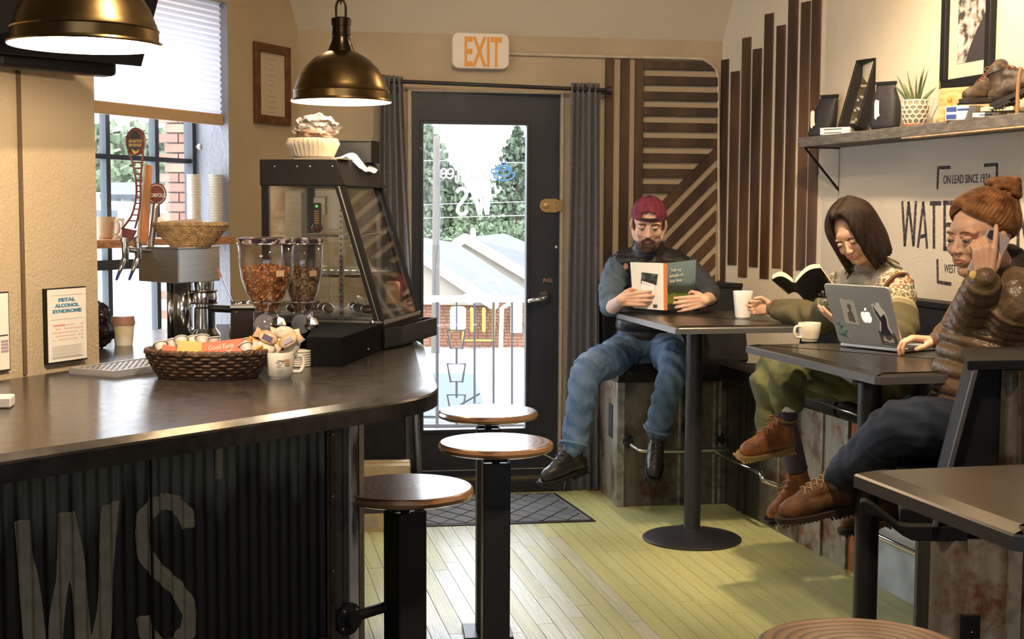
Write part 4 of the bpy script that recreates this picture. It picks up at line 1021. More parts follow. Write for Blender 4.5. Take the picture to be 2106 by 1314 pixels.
# ================================================================ things under the counter
def simplebox(name, px, py, Y, dims, rz, m, label, cat, z=0, bevel=.003):
    c = at(px, py, Y); return tag(build(name, MB().box((c.x, c.y, z+dims[2]/2), dims, rz), m, bevel=bevel), label, cat)
c_ = onz(765, 1094, 0)
cb = empty('cardboard_box', (c_.x, c_.y+.14, 0), .16, 'cardboard box on floor under the counter end, behind nearest stool', 'box')
m_cb = mat('cardboard', (.42, .33, .19), .8, var=.08, vs=20)
build('carton', MB().box((0, 0, .065), (.24, .26, .13)), m_cb, cb, world=False, bevel=.002)
build('flap', MB().box((0, -.06, .133), (.24, .13, .004)), m_cb, cb, world=False)
build('tape', MB().box((0, -.1305, .10), (.20, .002, .03)), M_['ink'], cb, world=False)
mb = MB()
for k in range(5): mb.box((-.04, -.1312, .02+k*.011), (.08+.02*(k % 2), .001, .004))
mb.box((.07, -.1312, .05), (.03, .001, .03)); build('printed_label', mb, M_['inkgrey'], cb, world=False)
cb2 = empty('cardboard_box', (c_.x+.02, c_.y+.34, 0), .1, 'taller pale cardboard box standing behind the small carton under counter', 'box')
build('carton', MB().box((0, 0, .13), (.26, .16, .26)), m_cb, cb2, world=False, bevel=.002)
build('flap', MB().box((0, .03, .262), (.26, .07, .003)), m_cb, cb2, world=False)
cab = empty('dark_cabinet', (-.66, 6.72, 0), .15, 'black cabinet standing in shade under the counter by the curtain', 'cabinet')
build('body', MB().box((0, 0, .36), (.26, .20, .72)), M_['black'], cab, world=False, bevel=.004)
build('door', MB().box((.0, -.108, .36), (.23, .012, .64)), M_['blackmat'], cab, world=False, bevel=.003)
build('handle', MB().ell((.03, -.122, .50), (.012, .012, .012)), M_['steel'], cab, world=False)
pl = empty('wood_post', at(735, 850, 4.3)*1, 0, 'pale paper roll hanging under counter edge beside the curtain', 'roll')
pl.name = 'paper_roll'; v = at(736, 866, 4.0); pl.location = v
build('roll', MB().lathe([(.0, -.012), (.013, -.012), (.014, 0), (.014, .10), (.0, .10)], (0,0,0), 16), mat('tan_roll', (.5, .40, .25), .7), pl, world=False)
build('end_cap', MB().lathe([(.0, -.024), (.009, -.022), (.010, -.012)], (0,0,0), 12), M_['black'], pl, world=False)

# ================================================================ wall shelf
shA = at(1640, 292, 6.53); shA.z = 1.79; eS = Vector((.245, -.97, 0)).normalized(); nS = Vector((eS.y, -eS.x, 0)) # nS towards room
FSh = frame((shA.x, shA.y, 0), eS, UP)
shelf = empty('wall_shelf', FSh @ Vector((1.2, 1.79, -.1)), 0, 'thick grey weathered shelf on black bracket along the right wall', 'shelf')
m_sh = mat('grey_weathered_board', (.125, .115, .105), .7, var=.25, vs=14, stretch=(1, 1, 5), bump=.2, bs=50)
m_shl = mat('pale_board_underside', (.40, .30, .18), .7, var=.2, vs=20)
build('board', MB().box(FSh @ Vector((1.6, 1.79+.0225, -.105)), (3.2, .21, .045), math.atan2(eS.y, eS.x)), m_sh, shelf, bevel=.003)
build('underside_batten', MB().box(FSh @ Vector((2.05, 1.787, -.03)), (2.2, .06, .006), math.atan2(eS.y, eS.x)), m_shl, shelf)
bp0 = FSh @ Vector((.06, 1.79, -.012)); bp1 = FSh @ Vector((.06, 1.79, -.195)); bp2 = FSh @ Vector((.06, 1.535, -.195))
sb = build('bracket', MB().tube([bp0, bp1], .006, 8).tube([bp1, bp2], .006, 8).tube([bp2+UP*.05, bp0-UP*.004], .006, 8), M_['black'], shelf)
build('bracket_screw', MB().ell(bp2+UP*.02-nS*-.006, (.004, .004, .004), n=8), M_['steel'], shelf)

# ================================================================ pendant lamps
m_cord = M_['bronze']
def pendant(px, Y, z, label, pw):
    c = at(px, 200, Y); t = empty('pendant_lamp', (c.x, c.y, z), 0, label, 'pendant lamp', 'bronze dome pendant lamps'); t.scale = (.83, .83, .83)
    prof = [(.1815, 0), (.183, .004), (.181, .009), (.173, .011), (.173, .036), (.175, .039), (.172, .042), (.166, .058), (.153, .092), (.130, .127), (.100, .156), (.066, .176), (.048, .183)]
    inn = [(r-.003, zz) for r, zz in prof]
    build('shade', MB().lathe(prof, n=64, cap=False), M_['brass'], t, world=False, auto=.5)
    build('enamel_lining', MB().lathe([(.1815, 0)]+inn[3:]+[(.0, .182)], n=64, cap=False), M_['enamel'], t, world=False, auto=.6)
    build('neck', MB().lathe([(.05, .182), (.043, .20), (.035, .22), (.034, .236), (.037, .238), (.037, .243), (.034, .245), (.034, .272), (.037, .274), (.037, .30), (.032, .304), (.0, .304)], n=32), M_['bronze'], t, world=False, auto=.5)
    build('bail', MB().tube([(-.017, 0, .30), (-.017, 0, .345), (-.008, 0, .365), (.008, 0, .365), (.017, 0, .345), (.017, 0, .30)], .0045, 8, smooth=4), M_['bronze'], t, world=False, smooth=True)
    mb = MB(); zz = .355
    while z+zz*.83 < CEIL-.03:
        a = 0 if int(zz*1000) % 2 else 1
        k = round((zz-.355)/.022)
        mb.tube([(.007*math.cos(i*PI/4)*(k % 2), .007*math.cos(i*PI/4)*((k+1) % 2), zz+.015*math.sin(i*PI/4)+.012) for i in range(8)], .0022, 5, closed=True); zz += .022
    build('chain', mb, M_['bronze'], t, world=False, smooth=True)
    build('bulb', MB().ell((0, 0, .06), (.03, .03, .04)), mat('frosted_bulb', (.9, .92, .95), .3, emit=(.85, .93, 1), es=2.2), t, world=False, smooth=True)
    d = bpy.data.lights.new('bulb_light', 'POINT'); d.energy = pw; d.color = (1, .74, .46); d.shadow_soft_size = .03
    lo = bpy.data.objects.new('bulb_light', d); COL.objects.link(lo); lo.parent = t; lo.location = (0, 0, .012)
pendant(702, 4.16, 1.807, 'bronze dome pendant lamp hanging left of the exit sign', 7)
pendant(178, 2.77, 1.807, 'larger near bronze dome pendant lamp hanging at upper left corner', 24)

# ================================================================ television at the top left
tv = empty('television', at(160, 60, 3.3), 0, 'black television panel mounted high behind the near pendant lamp', 'television')
A_ = at(292, 138, 3.42); B_ = at(329, -8, 3.36); C_ = at(-120, 100, 2.85); D_ = at(-95, -60, 2.79)
mb = MB(); nn = (B_-A_).cross(C_-A_).normalized()*.035
if nn.y < 0: nn = -nn
mb.add([C_, A_, B_, D_+UP*.25, C_+nn, A_+nn, B_+nn, D_+UP*.25+nn], [(0,1,2,3), (7,6,5,4), (0,4,5,1), (1,5,6,2), (2,6,7,3), (3,7,4,0)])
build('casing', mb, mat('black_gloss_plastic', (.006, .005, .008), .25), tv, bevel=.004)
build('rear_bulge', MB().box(at(110, 40, 3.3), (.3, .06, .25), .8), M_['black'], tv, bevel=.01)
build('mount_arm', MB().tube([at(110, 40, 3.3), FP @ Vector((-.25, 2.05, .0))], .02, 8), M_['black'], tv)
# ================================================================ things on the bar counter
def lpx(px, py): return onz(px, py, CZ)
# perforated drip mat
m_grid = mat('grey_perforated_rubber', (.28, .28, .31), .35)
pa, pb, pc_ = lpx(146, 769), lpx(236, 776), lpx(306, 750)
e1 = (pb-pa).normalized(); e2 = Vector((-e1.y, e1.x, 0)); W1 = (pb-pa).length; L1 = .36
dmat = empty('drip_mat', pa+e1*W1/2+e2*L1/2, math.atan2(e1.y, e1.x), 'grey perforated rubber drip mat lying on the counter by the window', 'drip mat')
mb = MB(); nx, ny = 9, 17
for i in range(nx+1): mb.box((-W1/2+W1*i/nx, 0, .008), (.006, L1, .012))
for j in range(ny+1): mb.box((0, -L1/2+L1*j/ny, .008), (W1, .009, .012))
build('dark_base', MB().box((0, 0, .002), (W1, L1, .004)), M_['ink'], dmat, world=False); mb.box((0, -L1/2, .008), (W1+.006, .008, .016)).box((0, L1/2, .008), (W1+.006, .008, .016)).box((-W1/2, 0, .008), (.008, L1, .016)).box((W1/2, 0, .008), (.008, L1, .016))
build('grid', mb, m_grid, dmat, world=False)['kind'] = 'stuff'
# pale box cut by the left edge
p = lpx(8, 838); tag(build('napkin_tray', MB().box((p.x-.06, p.y, CZ+.012), (.15, .06, .022), .2), M_['white'], bevel=.003), 'pale rectangular dish at the left edge of the counter', 'dish')

# wicker basket with packets
p = lpx(414, 783); bc_ = Vector((p.x, p.y+.075, CZ))
bk = empty('wicker_basket', bc_, -.05, 'dark brown oval wicker basket full of packets on the counter', 'basket')
m_wick = mat('dark_wicker', (.075, .040, .022), .5, var=.5, vs=60); m_wick2 = mat('light_wicker', (.42, .26, .11), .55, var=.25, vs=60)
def basket(parent, a0, b0, a1, b1, h, rows, stakes, m, rr, weave=True):
    mb = MB()
    for j in range(rows):
        t = j/(rows-1); a = a0+(a1-a0)*t**.8; b = b0+(b1-b0)*t**.8; z = rr+(h-2*rr)*t; n = stakes*2
        pts = []
        for i in range(n*2):
            th = 2*PI*i/(n*2); k = 1+(.028*math.cos(th*stakes/1.0+(PI if j % 2 else 0)) if weave else 0)
            pts.append((a*k*math.cos(th), b*k*math.sin(th), z))
        mb.tube(pts, rr, 6, closed=True)
    for i in range(stakes):
        th = 2*PI*i/stakes
        mb.tube([(a0*math.cos(th), b0*math.sin(th), 0), ((a0+a1)/2*math.cos(th)*1.03, (b0+b1)/2*math.sin(th)*1.03, h*.45), (a1*math.cos(th), b1*math.sin(th), h)], rr*.8, 5)
    o = build('weave', mb, m, parent, world=False, smooth=True); o['kind'] = 'stuff'
    build('base', MB().lathe([(.0, .0), (1.0, .0), (1.0, .006), (.0, .006)], (0,0,0), 40, 0, Matrix.Diagonal((a0, b0, 1, 1))), m, parent, world=False)
    mb = MB()
    for s_ in (0, 1):
        mb.tube([(a1*(1+.012*math.cos(th*30+s_*PI))*math.cos(th), b1*math.sin(th), h+.003*math.sin(th*30+s_*PI)) for th in [2*PI*i/180 for i in range(180)]], rr*1.35, 6, closed=True)
    build('rim', mb, m, parent, world=False, smooth=True)
    build('lining', MB().lathe([(.0, .004), (.97, .004)], (0,0,0), 40, 0, Matrix.Diagonal((a0, b0, 1, 1)), cap=False), m, parent, world=False)
basket(bk, .118, .075, .150, .10, .066, 8, 22, m_wick, .0042)
def packet(loc, dims, rot, m, label, par=None, nm='tea_packet', grp='packets in the wicker basket', cat='packet'):
    o = empty(nm, loc, 0, label, cat, grp); o.rotation_euler = rot
    build('wrapper', MB().box((0, 0, 0), dims), m, o, world=False, bevel=.0015, seg=1)
    return o
m_ro = mat('red_orange_packet', (.62, .13, .07), .5); m_yo = mat('yellow_packet', (.62, .38, .10), .5); m_wp = mat('white_cup_lid', (.62, .58, .55), .5); m_lt = mat('white_print', (.8, .7, .6), .6); m_gold = mat('orange_wrapper', (.55, .26, .03), .4)
Bz = CZ
def bl(dx, dy, dz): return bc_+Vector((dx, dy, dz))
o = packet(bl(.045, -.035, .073), (.10, .006, .042), (-.35, -.12, .05), m_ro, 'large red orange packet with white script lettering lying in wicker basket')
build('lettering', textmb('Good Earth', .012, .0004, Matrix.Translation((-.035, -.0034, .0)) @ Matrix.Rotation(PI/2, 4, 'X'), .8), m_lt, o, world=False)
build('lettering', strokes([((.0, .0), (.008, .006)), ((.008, .006), (.002, .010)), ((.008, .006), (.016, .011))], .002, Matrix.Translation((.005, -.0036, -.016)) @ Matrix.Rotation(PI/2, 4, 'X'), 0, .0005), m_lt, o, world=False)
packet(bl(-.035, -.02, .070), (.07, .006, .040), (-.35, .1, .1), m_yo, 'yellow paper packet beside the red packet in wicker basket')
packet(bl(-.085, -.02, .058), (.05, .006, .04), (-.3, .2, .2), m_ro, 'red packet tucked at the left side of wicker basket')
packet(bl(.115, .0, .085), (.035, .020, .018), (.3, .5, .5), m_gold, 'small orange wrapped sweet at the right end of wicker basket')
packet(bl(.128, -.02, .068), (.03, .018, .022), (.3, -.5, .2), m_gold, 'second orange wrapped sweet below the first in wicker basket')
for k, (dx, dy, dz) in enumerate(((-.115, .0, .073), (-.095, .03, .078), (-.070, .02, .084), (-.045, .04, .082), (-.020, .03, .088), (.005, .04, .084), (.09, .03, .080), (.10, -.03, .074))):
    o = empty('creamer_pod', bl(dx, dy, dz), 0, 'small white creamer pod with foil lid heaped in wicker basket', 'creamer pod', 'creamer pods in the wicker basket'); o.rotation_euler = (R.uniform(-.7, -.1), R.uniform(-.5, .5), 0)
    build('pod', MB().lathe([(.0, -.011), (.012, -.011), (.016, .006), (.019, .007), (.019, .009), (.0, .009)], (0,0,0), 20), m_wp, o, world=False, auto=.5)
    build('foil_ring', MB().tube([(.012*math.cos(a), .012*math.sin(a), .0095) for a in [i*PI/8 for i in range(16)]], .0014, 5, closed=True), M_['ink'] if k % 2 else M_['red'], o, world=False)

# white cup with wrapped bags
def mug(name, loc, r0, r1, h, rz, label, grp=None, m=None, foot=.004, hr=None, cat='cup'):
    t = empty(name, loc, rz, label, cat, grp)
    build('body', MB().lathe([(.0, 0), (r0*.82, 0), (r0*.86, foot), (r0, foot+.004), (r0*1.0+(r1-r0)*.5, h*.5), (r1, h-.002), (r1-.001, h), (r1-.004, h-.002), (r0-.003, .012), (.0, .009)], (0,0,0), 40), m or M_['white'], t, world=False, auto=.7)
    hr = hr or h*.26
    build('handle', MB().tube([(r1*.94, 0, h*.78), (r1+hr*.9, 0, h*.80), (r1+hr*1.25, 0, h*.52), (r1+hr*.8, 0, h*.24), (r0*.98+.002, 0, h*.22)], [.0055, .005, .005, .005, .005], 8, smooth=5), m or M_['white'], t, world=False, smooth=True)
    return t
p = lpx(572, 780); cpos = Vector((p.x, p.y+.033, CZ))
t = mug('coffee_cup', cpos, .030, .036, .064, .25, 'white printed cup holding wrapped tea bags beside wicker basket', cat='cup')
Fm = Matrix.Translation((0, 0, .034))
mb = MB()
for k in range(7):
    for j in range(4):
        if R.random() < .8 or k == 0:
            a = -1.95+j*.13+(.12 if k == 0 else 0); z = .05-k*.0042-.004; r = .0352
            mb.tube([(r*math.cos(a+d), r*math.sin(a+d), z) for d in (0, .05, .1)], .0007 if k else .0011, 4)
build('printed_text', mb, M_['inkgrey'], t, world=False)
build('printed_square', MB().prism([(-.007, -.007), (.007, -.007), (.007, .007), (-.007, .007)], 0, .001, 0, frame((.0345*math.cos(-1.15), .0345*math.sin(-1.15), .042), (math.sin(1.15), math.cos(1.15), 0), UP)), mat('tan_print', (.5, .3, .15), .7), t, world=False)
m_bag = mat('brown_cookie_wrap', (.40, .22, .11), .45, col2=(.62, .48, .33), vs=30, fac=(.4, .6)); m_bagw = mat('clear_cream_wrap', (.62, .55, .44), .3, var=.2, vs=40); m_nv = mat('navy_wrap', (.06, .05, .13), .4)
for k, (dx, dy, dz, rx, ry, m, lb) in enumerate(((-.028, -.01, .100, -.4, .45, m_bag, 'brown and navy wrapped biscuit leaning left in the white cup'), (.022, -.015, .093, -.5, -.5, m_bag, 'brown wrapped biscuit leaning right in the white cup'), (-.032, -.012, .076, -.3, .25, m_bagw, 'cream wrapped biscuit at left rim of white cup'), (.010, .008, .110, -.2, .1, m_bagw, 'cream wrapped biscuit standing at the back of white cup'), (.030, -.005, .075, -.3, -.9, m_bagw, 'cream wrapped biscuit drooping at right rim of white cup'))):
    o = empty('wrapped_biscuit', cpos+Vector((dx, dy, dz)), 0, lb, 'wrapped biscuit', 'wrapped biscuits in the white cup'); o.rotation_euler = (rx, ry, .1*k)
    mb = MB().ell((0, 0, 0), (.026, .007, .017), n=12)
    for sx_ in (-1, 1): mb.add([(sx_*.022, 0, -.010), (sx_*.022, 0, .010), (sx_*.036, .004, .014), (sx_*.034, -.004, 0), (sx_*.036, .004, -.014)], [(0, 1, 2, 3), (0, 3, 4)])
    build('biscuit', mb, m, o, world=False, smooth=True)
    if k in (0, 1): build('label_band', MB().box((0, -.0065, -.003), (.024, .002, .013)), m_nv, o, world=False)
# stack of paper cups behind
p = lpx(612, 756)
for k in range(7):
    o = empty('ribbed_cup_lid', (p.x, p.y+.035, CZ+k*.0062), 0, 'white ribbed sleeve stack piece behind printed cup on counter' if False else 'white plastic lid in a small stack behind printed cup', 'lid', 'small stack of white lids behind the printed cup')
    build('lid', MB().lathe([(.0, 0), (.026, 0), (.030, .002), (.030, .005), (.026, .006), (.0, .006)], (0,0,0), 28), M_['white'], o, world=False, auto=.5)

# ================================================================ display case
cN = Vector((-.385, 4.03, 0)); cF = Vector((.18, .984, 0)).normalized(); cLft = Vector((-cF.y, cF.x, 0))
FCs = Matrix.Identity(4)
for i in range(3): FCs[i][0] = cLft[i]; FCs[i][1] = cF[i]; FCs[i][2] = UP[i]
FCs[0][3] = cN.x; FCs[1][3] = cN.y       # local: x = left (depth of case), y = away along its front, z up   (left handed on purpose; faces are flipped by xf)
case = empty('display_case', (cN.x, cN.y, CZ), 0, 'black-framed glass food display case with slanted front on counter', 'display case')
def cbuild(name, mb, m, **k): return build(name, mb.xf(FCs), m, case, **k)
z0c, z1c, z2c = 1.155, 1.553, 1.632; Wc, Lc, top = .375, .43, .128
cbuild('base', MB().box((Wc/2, Lc/2, (CZ+z0c)/2), (Wc+.01, Lc+.01, z0c-CZ), ch=.002), M_['black'])
cbuild('base_rim', MB().box((Wc/2, -.004, z0c-.006), (Wc, .008, .010)).box((-.004, Lc/2, z0c-.006), (.008, Lc, .010)), M_['steel'])
cbuild('rim_screw', MB().ell((.03, -.010, z0c-.006), (.008, .004, .008), n=10), M_['chrome'])
hp = [(top-.02, z1c), (Wc+.003, z1c), (Wc+.003, z2c), (top+.012, z2c)]
def prismY(poly, y0, y1, mb=None):
    mb = mb or MB(); n_ = len(poly); V = [(x, y0, z) for x, z in poly]+[(x, y1, z) for x, z in poly]
    a = sum(poly[i][0]*poly[(i+1)%n_][1]-poly[(i+1)%n_][0]*poly[i][1] for i in range(n_))
    fs_ = [tuple(range(n_)), tuple(range(n_, 2*n_))[::-1]]+[(i, n_+i, n_+(i+1)%n_, (i+1)%n_) for i in range(n_)]
    if a < 0: fs_ = [f[::-1] for f in fs_]
    return mb.add(V, fs_)
cbuild('header', prismY(hp, -.004, Lc+.004), M_['black'], bevel=.003)
for x in (.33, .26, .22, .15): cbuild('header_screw', MB().ell((x, -.005, z2c-.022), (.0035, .003, .0035), n=8), M_['steel'])
def bar(a, b, r, name, m, fl=1): cbuild(name, MB().tube([a, b], r, 8, flat=fl, roundcap=False), m)
def sl(z): return top*(z-z0c)/(z1c-z0c)-.0
for y in (.009, Lc-.009):
    x0, x1 = .0, top
    cbuild('slanted_post', prismY([(x0-.004, z0c), (x0+.026, z0c), (x1+.020, z1c+.005), (x1-.012, z1c+.005)], y-.009, y+.009), M_['black'], bevel=.002)
    cbuild('post_trim', prismY([(x0+.010, z0c), (x0+.013, z0c), (x1+.006, z1c), (x1+.003, z1c)], y-.0105, y-.0085), M_['steel'])
    cbuild('rear_post', MB().box((Wc-.012, y, (z0c+z1c)/2), (.022, .02, z1c-z0c)), M_['black'])
cbuild('shelf_upright', MB().box((.13, .012, (z0c+z1c)/2), (.014, .004, z1c-z0c)), M_['steel'])
cbuild('shelf_upright', MB().box((.13, Lc-.012, (z0c+z1c)/2), (.014, .004, z1c-z0c)), M_['steel'])
mb = MB()
for k in range(22): mb.box((.13, .0095, z0c+.02+k*.017), (.004, .002, .006))
cbuild('upright_slots', mb, M_['ink'])
m_cg = glassmat('case_glass', (.97, .98, .97), .34, .03)
cbuild('side_glass', prismY([(.008, z0c), (Wc, z0c), (Wc, z1c), (top, z1c)], .002, .004), m_cg)
cbuild('side_glass', prismY([(.008, z0c), (Wc, z0c), (Wc, z1c), (top, z1c)], Lc-.004, Lc-.002), m_cg)
cbuild('front_glass', prismY([(.0, z0c), (.004, z0c), (top+.002, z1c), (top-.002, z1c)], .018, Lc-.018), m_cg)
cbuild('rear_glass', MB().box((Wc-.004, Lc/2, (z0c+z1c)/2), (.004, Lc-.04, z1c-z0c)), m_cg)
for z in (1.285, 1.405):
    mb = MB(); x0 = sl(z)+.03
    for k in range(12): mb.tube([(x0+k*(Wc-.03-x0)/11, .02, z), (x0+k*(Wc-.03-x0)/11, Lc-.02, z)], .0016, 5)
    for y in (.02, Lc/2, Lc-.02): mb.tube([(x0, y, z-.002), (Wc-.03, y, z-.002)], .0025, 6)
    mb.box(((x0+Wc-.03)/2, .018, z), (Wc-.03-x0, .003, .008))
    cbuild('wire_shelf', mb, M_['chrome'])
cbuild('floor_tray', MB().box((Wc/2+.01, Lc/2, z0c+.004), (Wc-.06, Lc-.06, .008)), M_['steel'])
cbuild('lamp_housing', MB().box((.28, .03, z1c-.10), (.05, .03, .16)).box((.20, .03, z1c-.06), (.035, .02, .05)), M_['steel'])
cbuild('thermometer', MB().box((.205, .015, z1c-.085), (.022, .006, .07), ch=.002), M_['ink'])
cbuild('indicator_light', MB().ell((.205, .010, z1c-.06), (.004, .003, .004), n=8), mat('green_indicator', (.1, .6, .1), .4, emit=(.1, 1, .1), es=1))
for k in range(6): cbuild('thermometer_mark', MB().box((.205, .011, z1c-.075-k*.007), (.014, .001, .003)), m_yo)
# pastries
def place(o, loc): o.location = loc; return o
for k, (x, y, z, lb) in enumerate(((.24, .12, 1.412, 'small glazed red-brown cake slice on the upper shelf of display case'), (.05, .30, z0c+.03, 'brown paper bag of bread inside the display case by the front glass'))):
    c = FCs @ Vector((x, y, z))
    if k == 0: tag(build('cake_slice', MB().ell(c+UP*.015, (.018, .018, .016), n=10).ell(c+UP*.032, (.010, .010, .012), n=10, mi=1), [mat('red_brown_glaze', (.20, .035, .02), .3), mat('cream_topping', (.75, .62, .42), .5)], smooth=True), lb, 'cake')
    else: tag(build('paper_bag', MB().box(c+UP*.035, (.04, .03, .075), .3, ch=.006), mat('tan_paper_bag', (.55, .38, .24), .7)), lb, 'paper bag')
# wrapped rolls on the case floor
for k in range(7):
    c = FCs @ Vector((.07+.04*k+.01*(k % 2), .10+.06*(k % 3), z0c+.026))
    o = empty('wrapped_roll', c, R.uniform(0, 3), 'cling-wrapped dark roll on the floor tray of the display case', 'wrapped food', 'wrapped rolls in the display case')
    build('roll', MB().ell((0, 0, 0), (.028, .018, .015), n=12), mat('dark_bread_wrapped', (.10, .06, .035), .12, coat=.8) if k == 0 else bpy.data.materials['dark_bread_wrapped'], o, world=False, smooth=True)
# plinth and tray in front of the case
pl_ = empty('black_plinth', FCs @ Vector((.1, -.2, CZ)), 0, 'black matte box the display case stands against, on the counter', 'box')
build('box', MB().prism([(-.02, -.47), (.075, -.47), (.20, -.009), (-.004, -.009)], CZ, 1.148).xf(FCs), mat('deep_black_card', (.004, .004, .005), .9, spec=.1), pl_, bevel=.003)
build('knob', MB().ell(FCs @ Vector((-.015, -.20, 1.09)), (.004, .004, .004), n=8), M_['steel'], pl_)
tr = empty('black_tray', FCs @ Vector((-.08, .2, CZ)), 0, 'black open tray sticking out from the front of the display case', 'tray')
mb = MB(); tp = [(-.012, -.02), (-.012, Lc+.02), (-.058, Lc+.02), (-.040, .08)]
mb.prism(tp, CZ+.004, CZ+.010); 
for i in range(4):
    a = Vector(tp[i]); b_2 = Vector(tp[(i+1) % 4]); n_ = Vector((-(b_2-a).y, (b_2-a).x)).normalized()*.004
    mb.prism([tuple(a), tuple(b_2), tuple(b_2+n_), tuple(a+n_)], CZ+.004, CZ+.062)
build('tray', mb.xf(FCs), M_['post'], tr)
# fluted coffee filters, black bin and napkins on top of the case
zt_ = z2c
fc_ = FCs @ Vector((.245, .10, zt_))
cf = empty('coffee_filters', fc_, 0, 'nested stack of white fluted paper filters on top of display case', 'coffee filters')
mb = MB()
for k in range(5):
    V = []; F_ = []; n_ = 96
    for j, (r, z, am) in enumerate(((.045, .001, .0), (.062, .012, .002), (.078, .052+k*.002, .0042))):
        for i in range(n_):
            a = 2*PI*i/n_; rr_ = (r-.0015*k)+am*math.cos(a*32); V.append((rr_*math.cos(a), rr_*math.sin(a), z+k*.0015))
    for j in range(2):
        for i in range(n_): F_.append((j*n_+i, j*n_+(i+1)%n_, (j+1)*n_+(i+1)%n_, (j+1)*n_+i))
    F_.append(tuple(range(n_))[::-1]); mb.add(V, F_)
build('fluted_paper', mb, mat('white_filter_paper', (.80, .74, .62), .8, transl=((.8, .74, .6), .3)), cf, world=False)
def crumple(c, r, seed, n=3, amp=.35):
    bm = bmesh.new(); bmesh.ops.create_icosphere(bm, subdivisions=n, radius=1); mb = MB()
    for v in bm.verts:
        d = v.co.normalized(); k = 1+amp*(noise.noise(d*2.3+Vector((seed, 0, 0)))+.6*abs(noise.noise(d*5+Vector((0, seed, 0)))))
        v.co = Vector((d.x*r[0]*k, d.y*r[1]*k, d.z*r[2]*k))+Vector(c)
    mb.add([v.co.copy() for v in bm.verts], [tuple(v.index for v in f.verts) for f in bm.faces]); bm.free(); return mb
m_poly = glassmat('crumpled_polythene', (.80, .74, .70), .35, .25)
tag(build('plastic_bag', crumple(fc_+Vector((.01, .0, .098)), (.062, .05, .038), 3, 4), m_poly), 'crumpled clear plastic bag sitting in the fluted coffee filters', 'plastic bag')
tag(build('brown_paper_bundle', crumple(fc_+Vector((-.0, 0, .075)), (.05, .045, .02), 8, 3), mat('brown_bundle', (.14, .09, .06), .8)), 'brown crumpled bundle inside the coffee filters under clear plastic', 'paper bundle')
bb = FCs @ Vector((.20, .36, zt_))
bx = empty('black_bin', bb, math.atan2(cF.y, cF.x)-PI/2, 'black plastic open bin behind the coffee filters on display case', 'bin')
mb = MB(); P_ = [(-.17, -.06), (.085, -.06), (.085, .06), (-.17, .06)]
mb.box((-.04, -.045, .036), (.23, .005, .072)).box((-.04, .045, .036), (.23, .005, .072)).box((-.155, 0, .036), (.005, .095, .072)).box((.075, 0, .036), (.005, .095, .072)).box((-.04, 0, .003), (.23, .09, .005)).box((-.04, -.047, .070), (.24, .010, .006))
build('bin', mb, M_['black'], bx, world=False, bevel=.002)
nk = FCs @ Vector((.165, .22, zt_+.004))
mb = MB(); V = []; F_ = []; N_ = 14
for j in range(N_+1):
    for i in range(N_+1):
        u = i/N_; v = j/N_; x = .07-u*.15; y = -.10+v*.20
        z = .006+.012*noise.noise(Vector((u*3, v*3, 1)))+.008*math.sin(u*9+v*4)
        if x < -.035: z -= (-.035-x)*.9
        V.append(FCs @ Vector((.19+x, .24+y, zt_+.010+z)))
for j in range(N_):
    for i in range(N_): F_.append((j*(N_+1)+i, j*(N_+1)+i+1, (j+1)*(N_+1)+i+1, (j+1)*(N_+1)+i))
o = tag(build('napkin_sheet', MB().add(V, F_), mat('white_tissue', (.72, .72, .76), .7, transl=((.8, .8, .85), .3))), 'thin white tissue draped over the corner of display case top', 'tissue'); so = o.modifiers.new('s', 'SOLIDIFY'); so.thickness = .0015
tag(build('paper_sheet', MB().box((.20, .07, zt_+.002), (.15, .12, .003)).xf(FCs), mat('beige_card', (.52, .45, .36), .7)), 'beige card lying flat on the front edge of display case top', 'card')

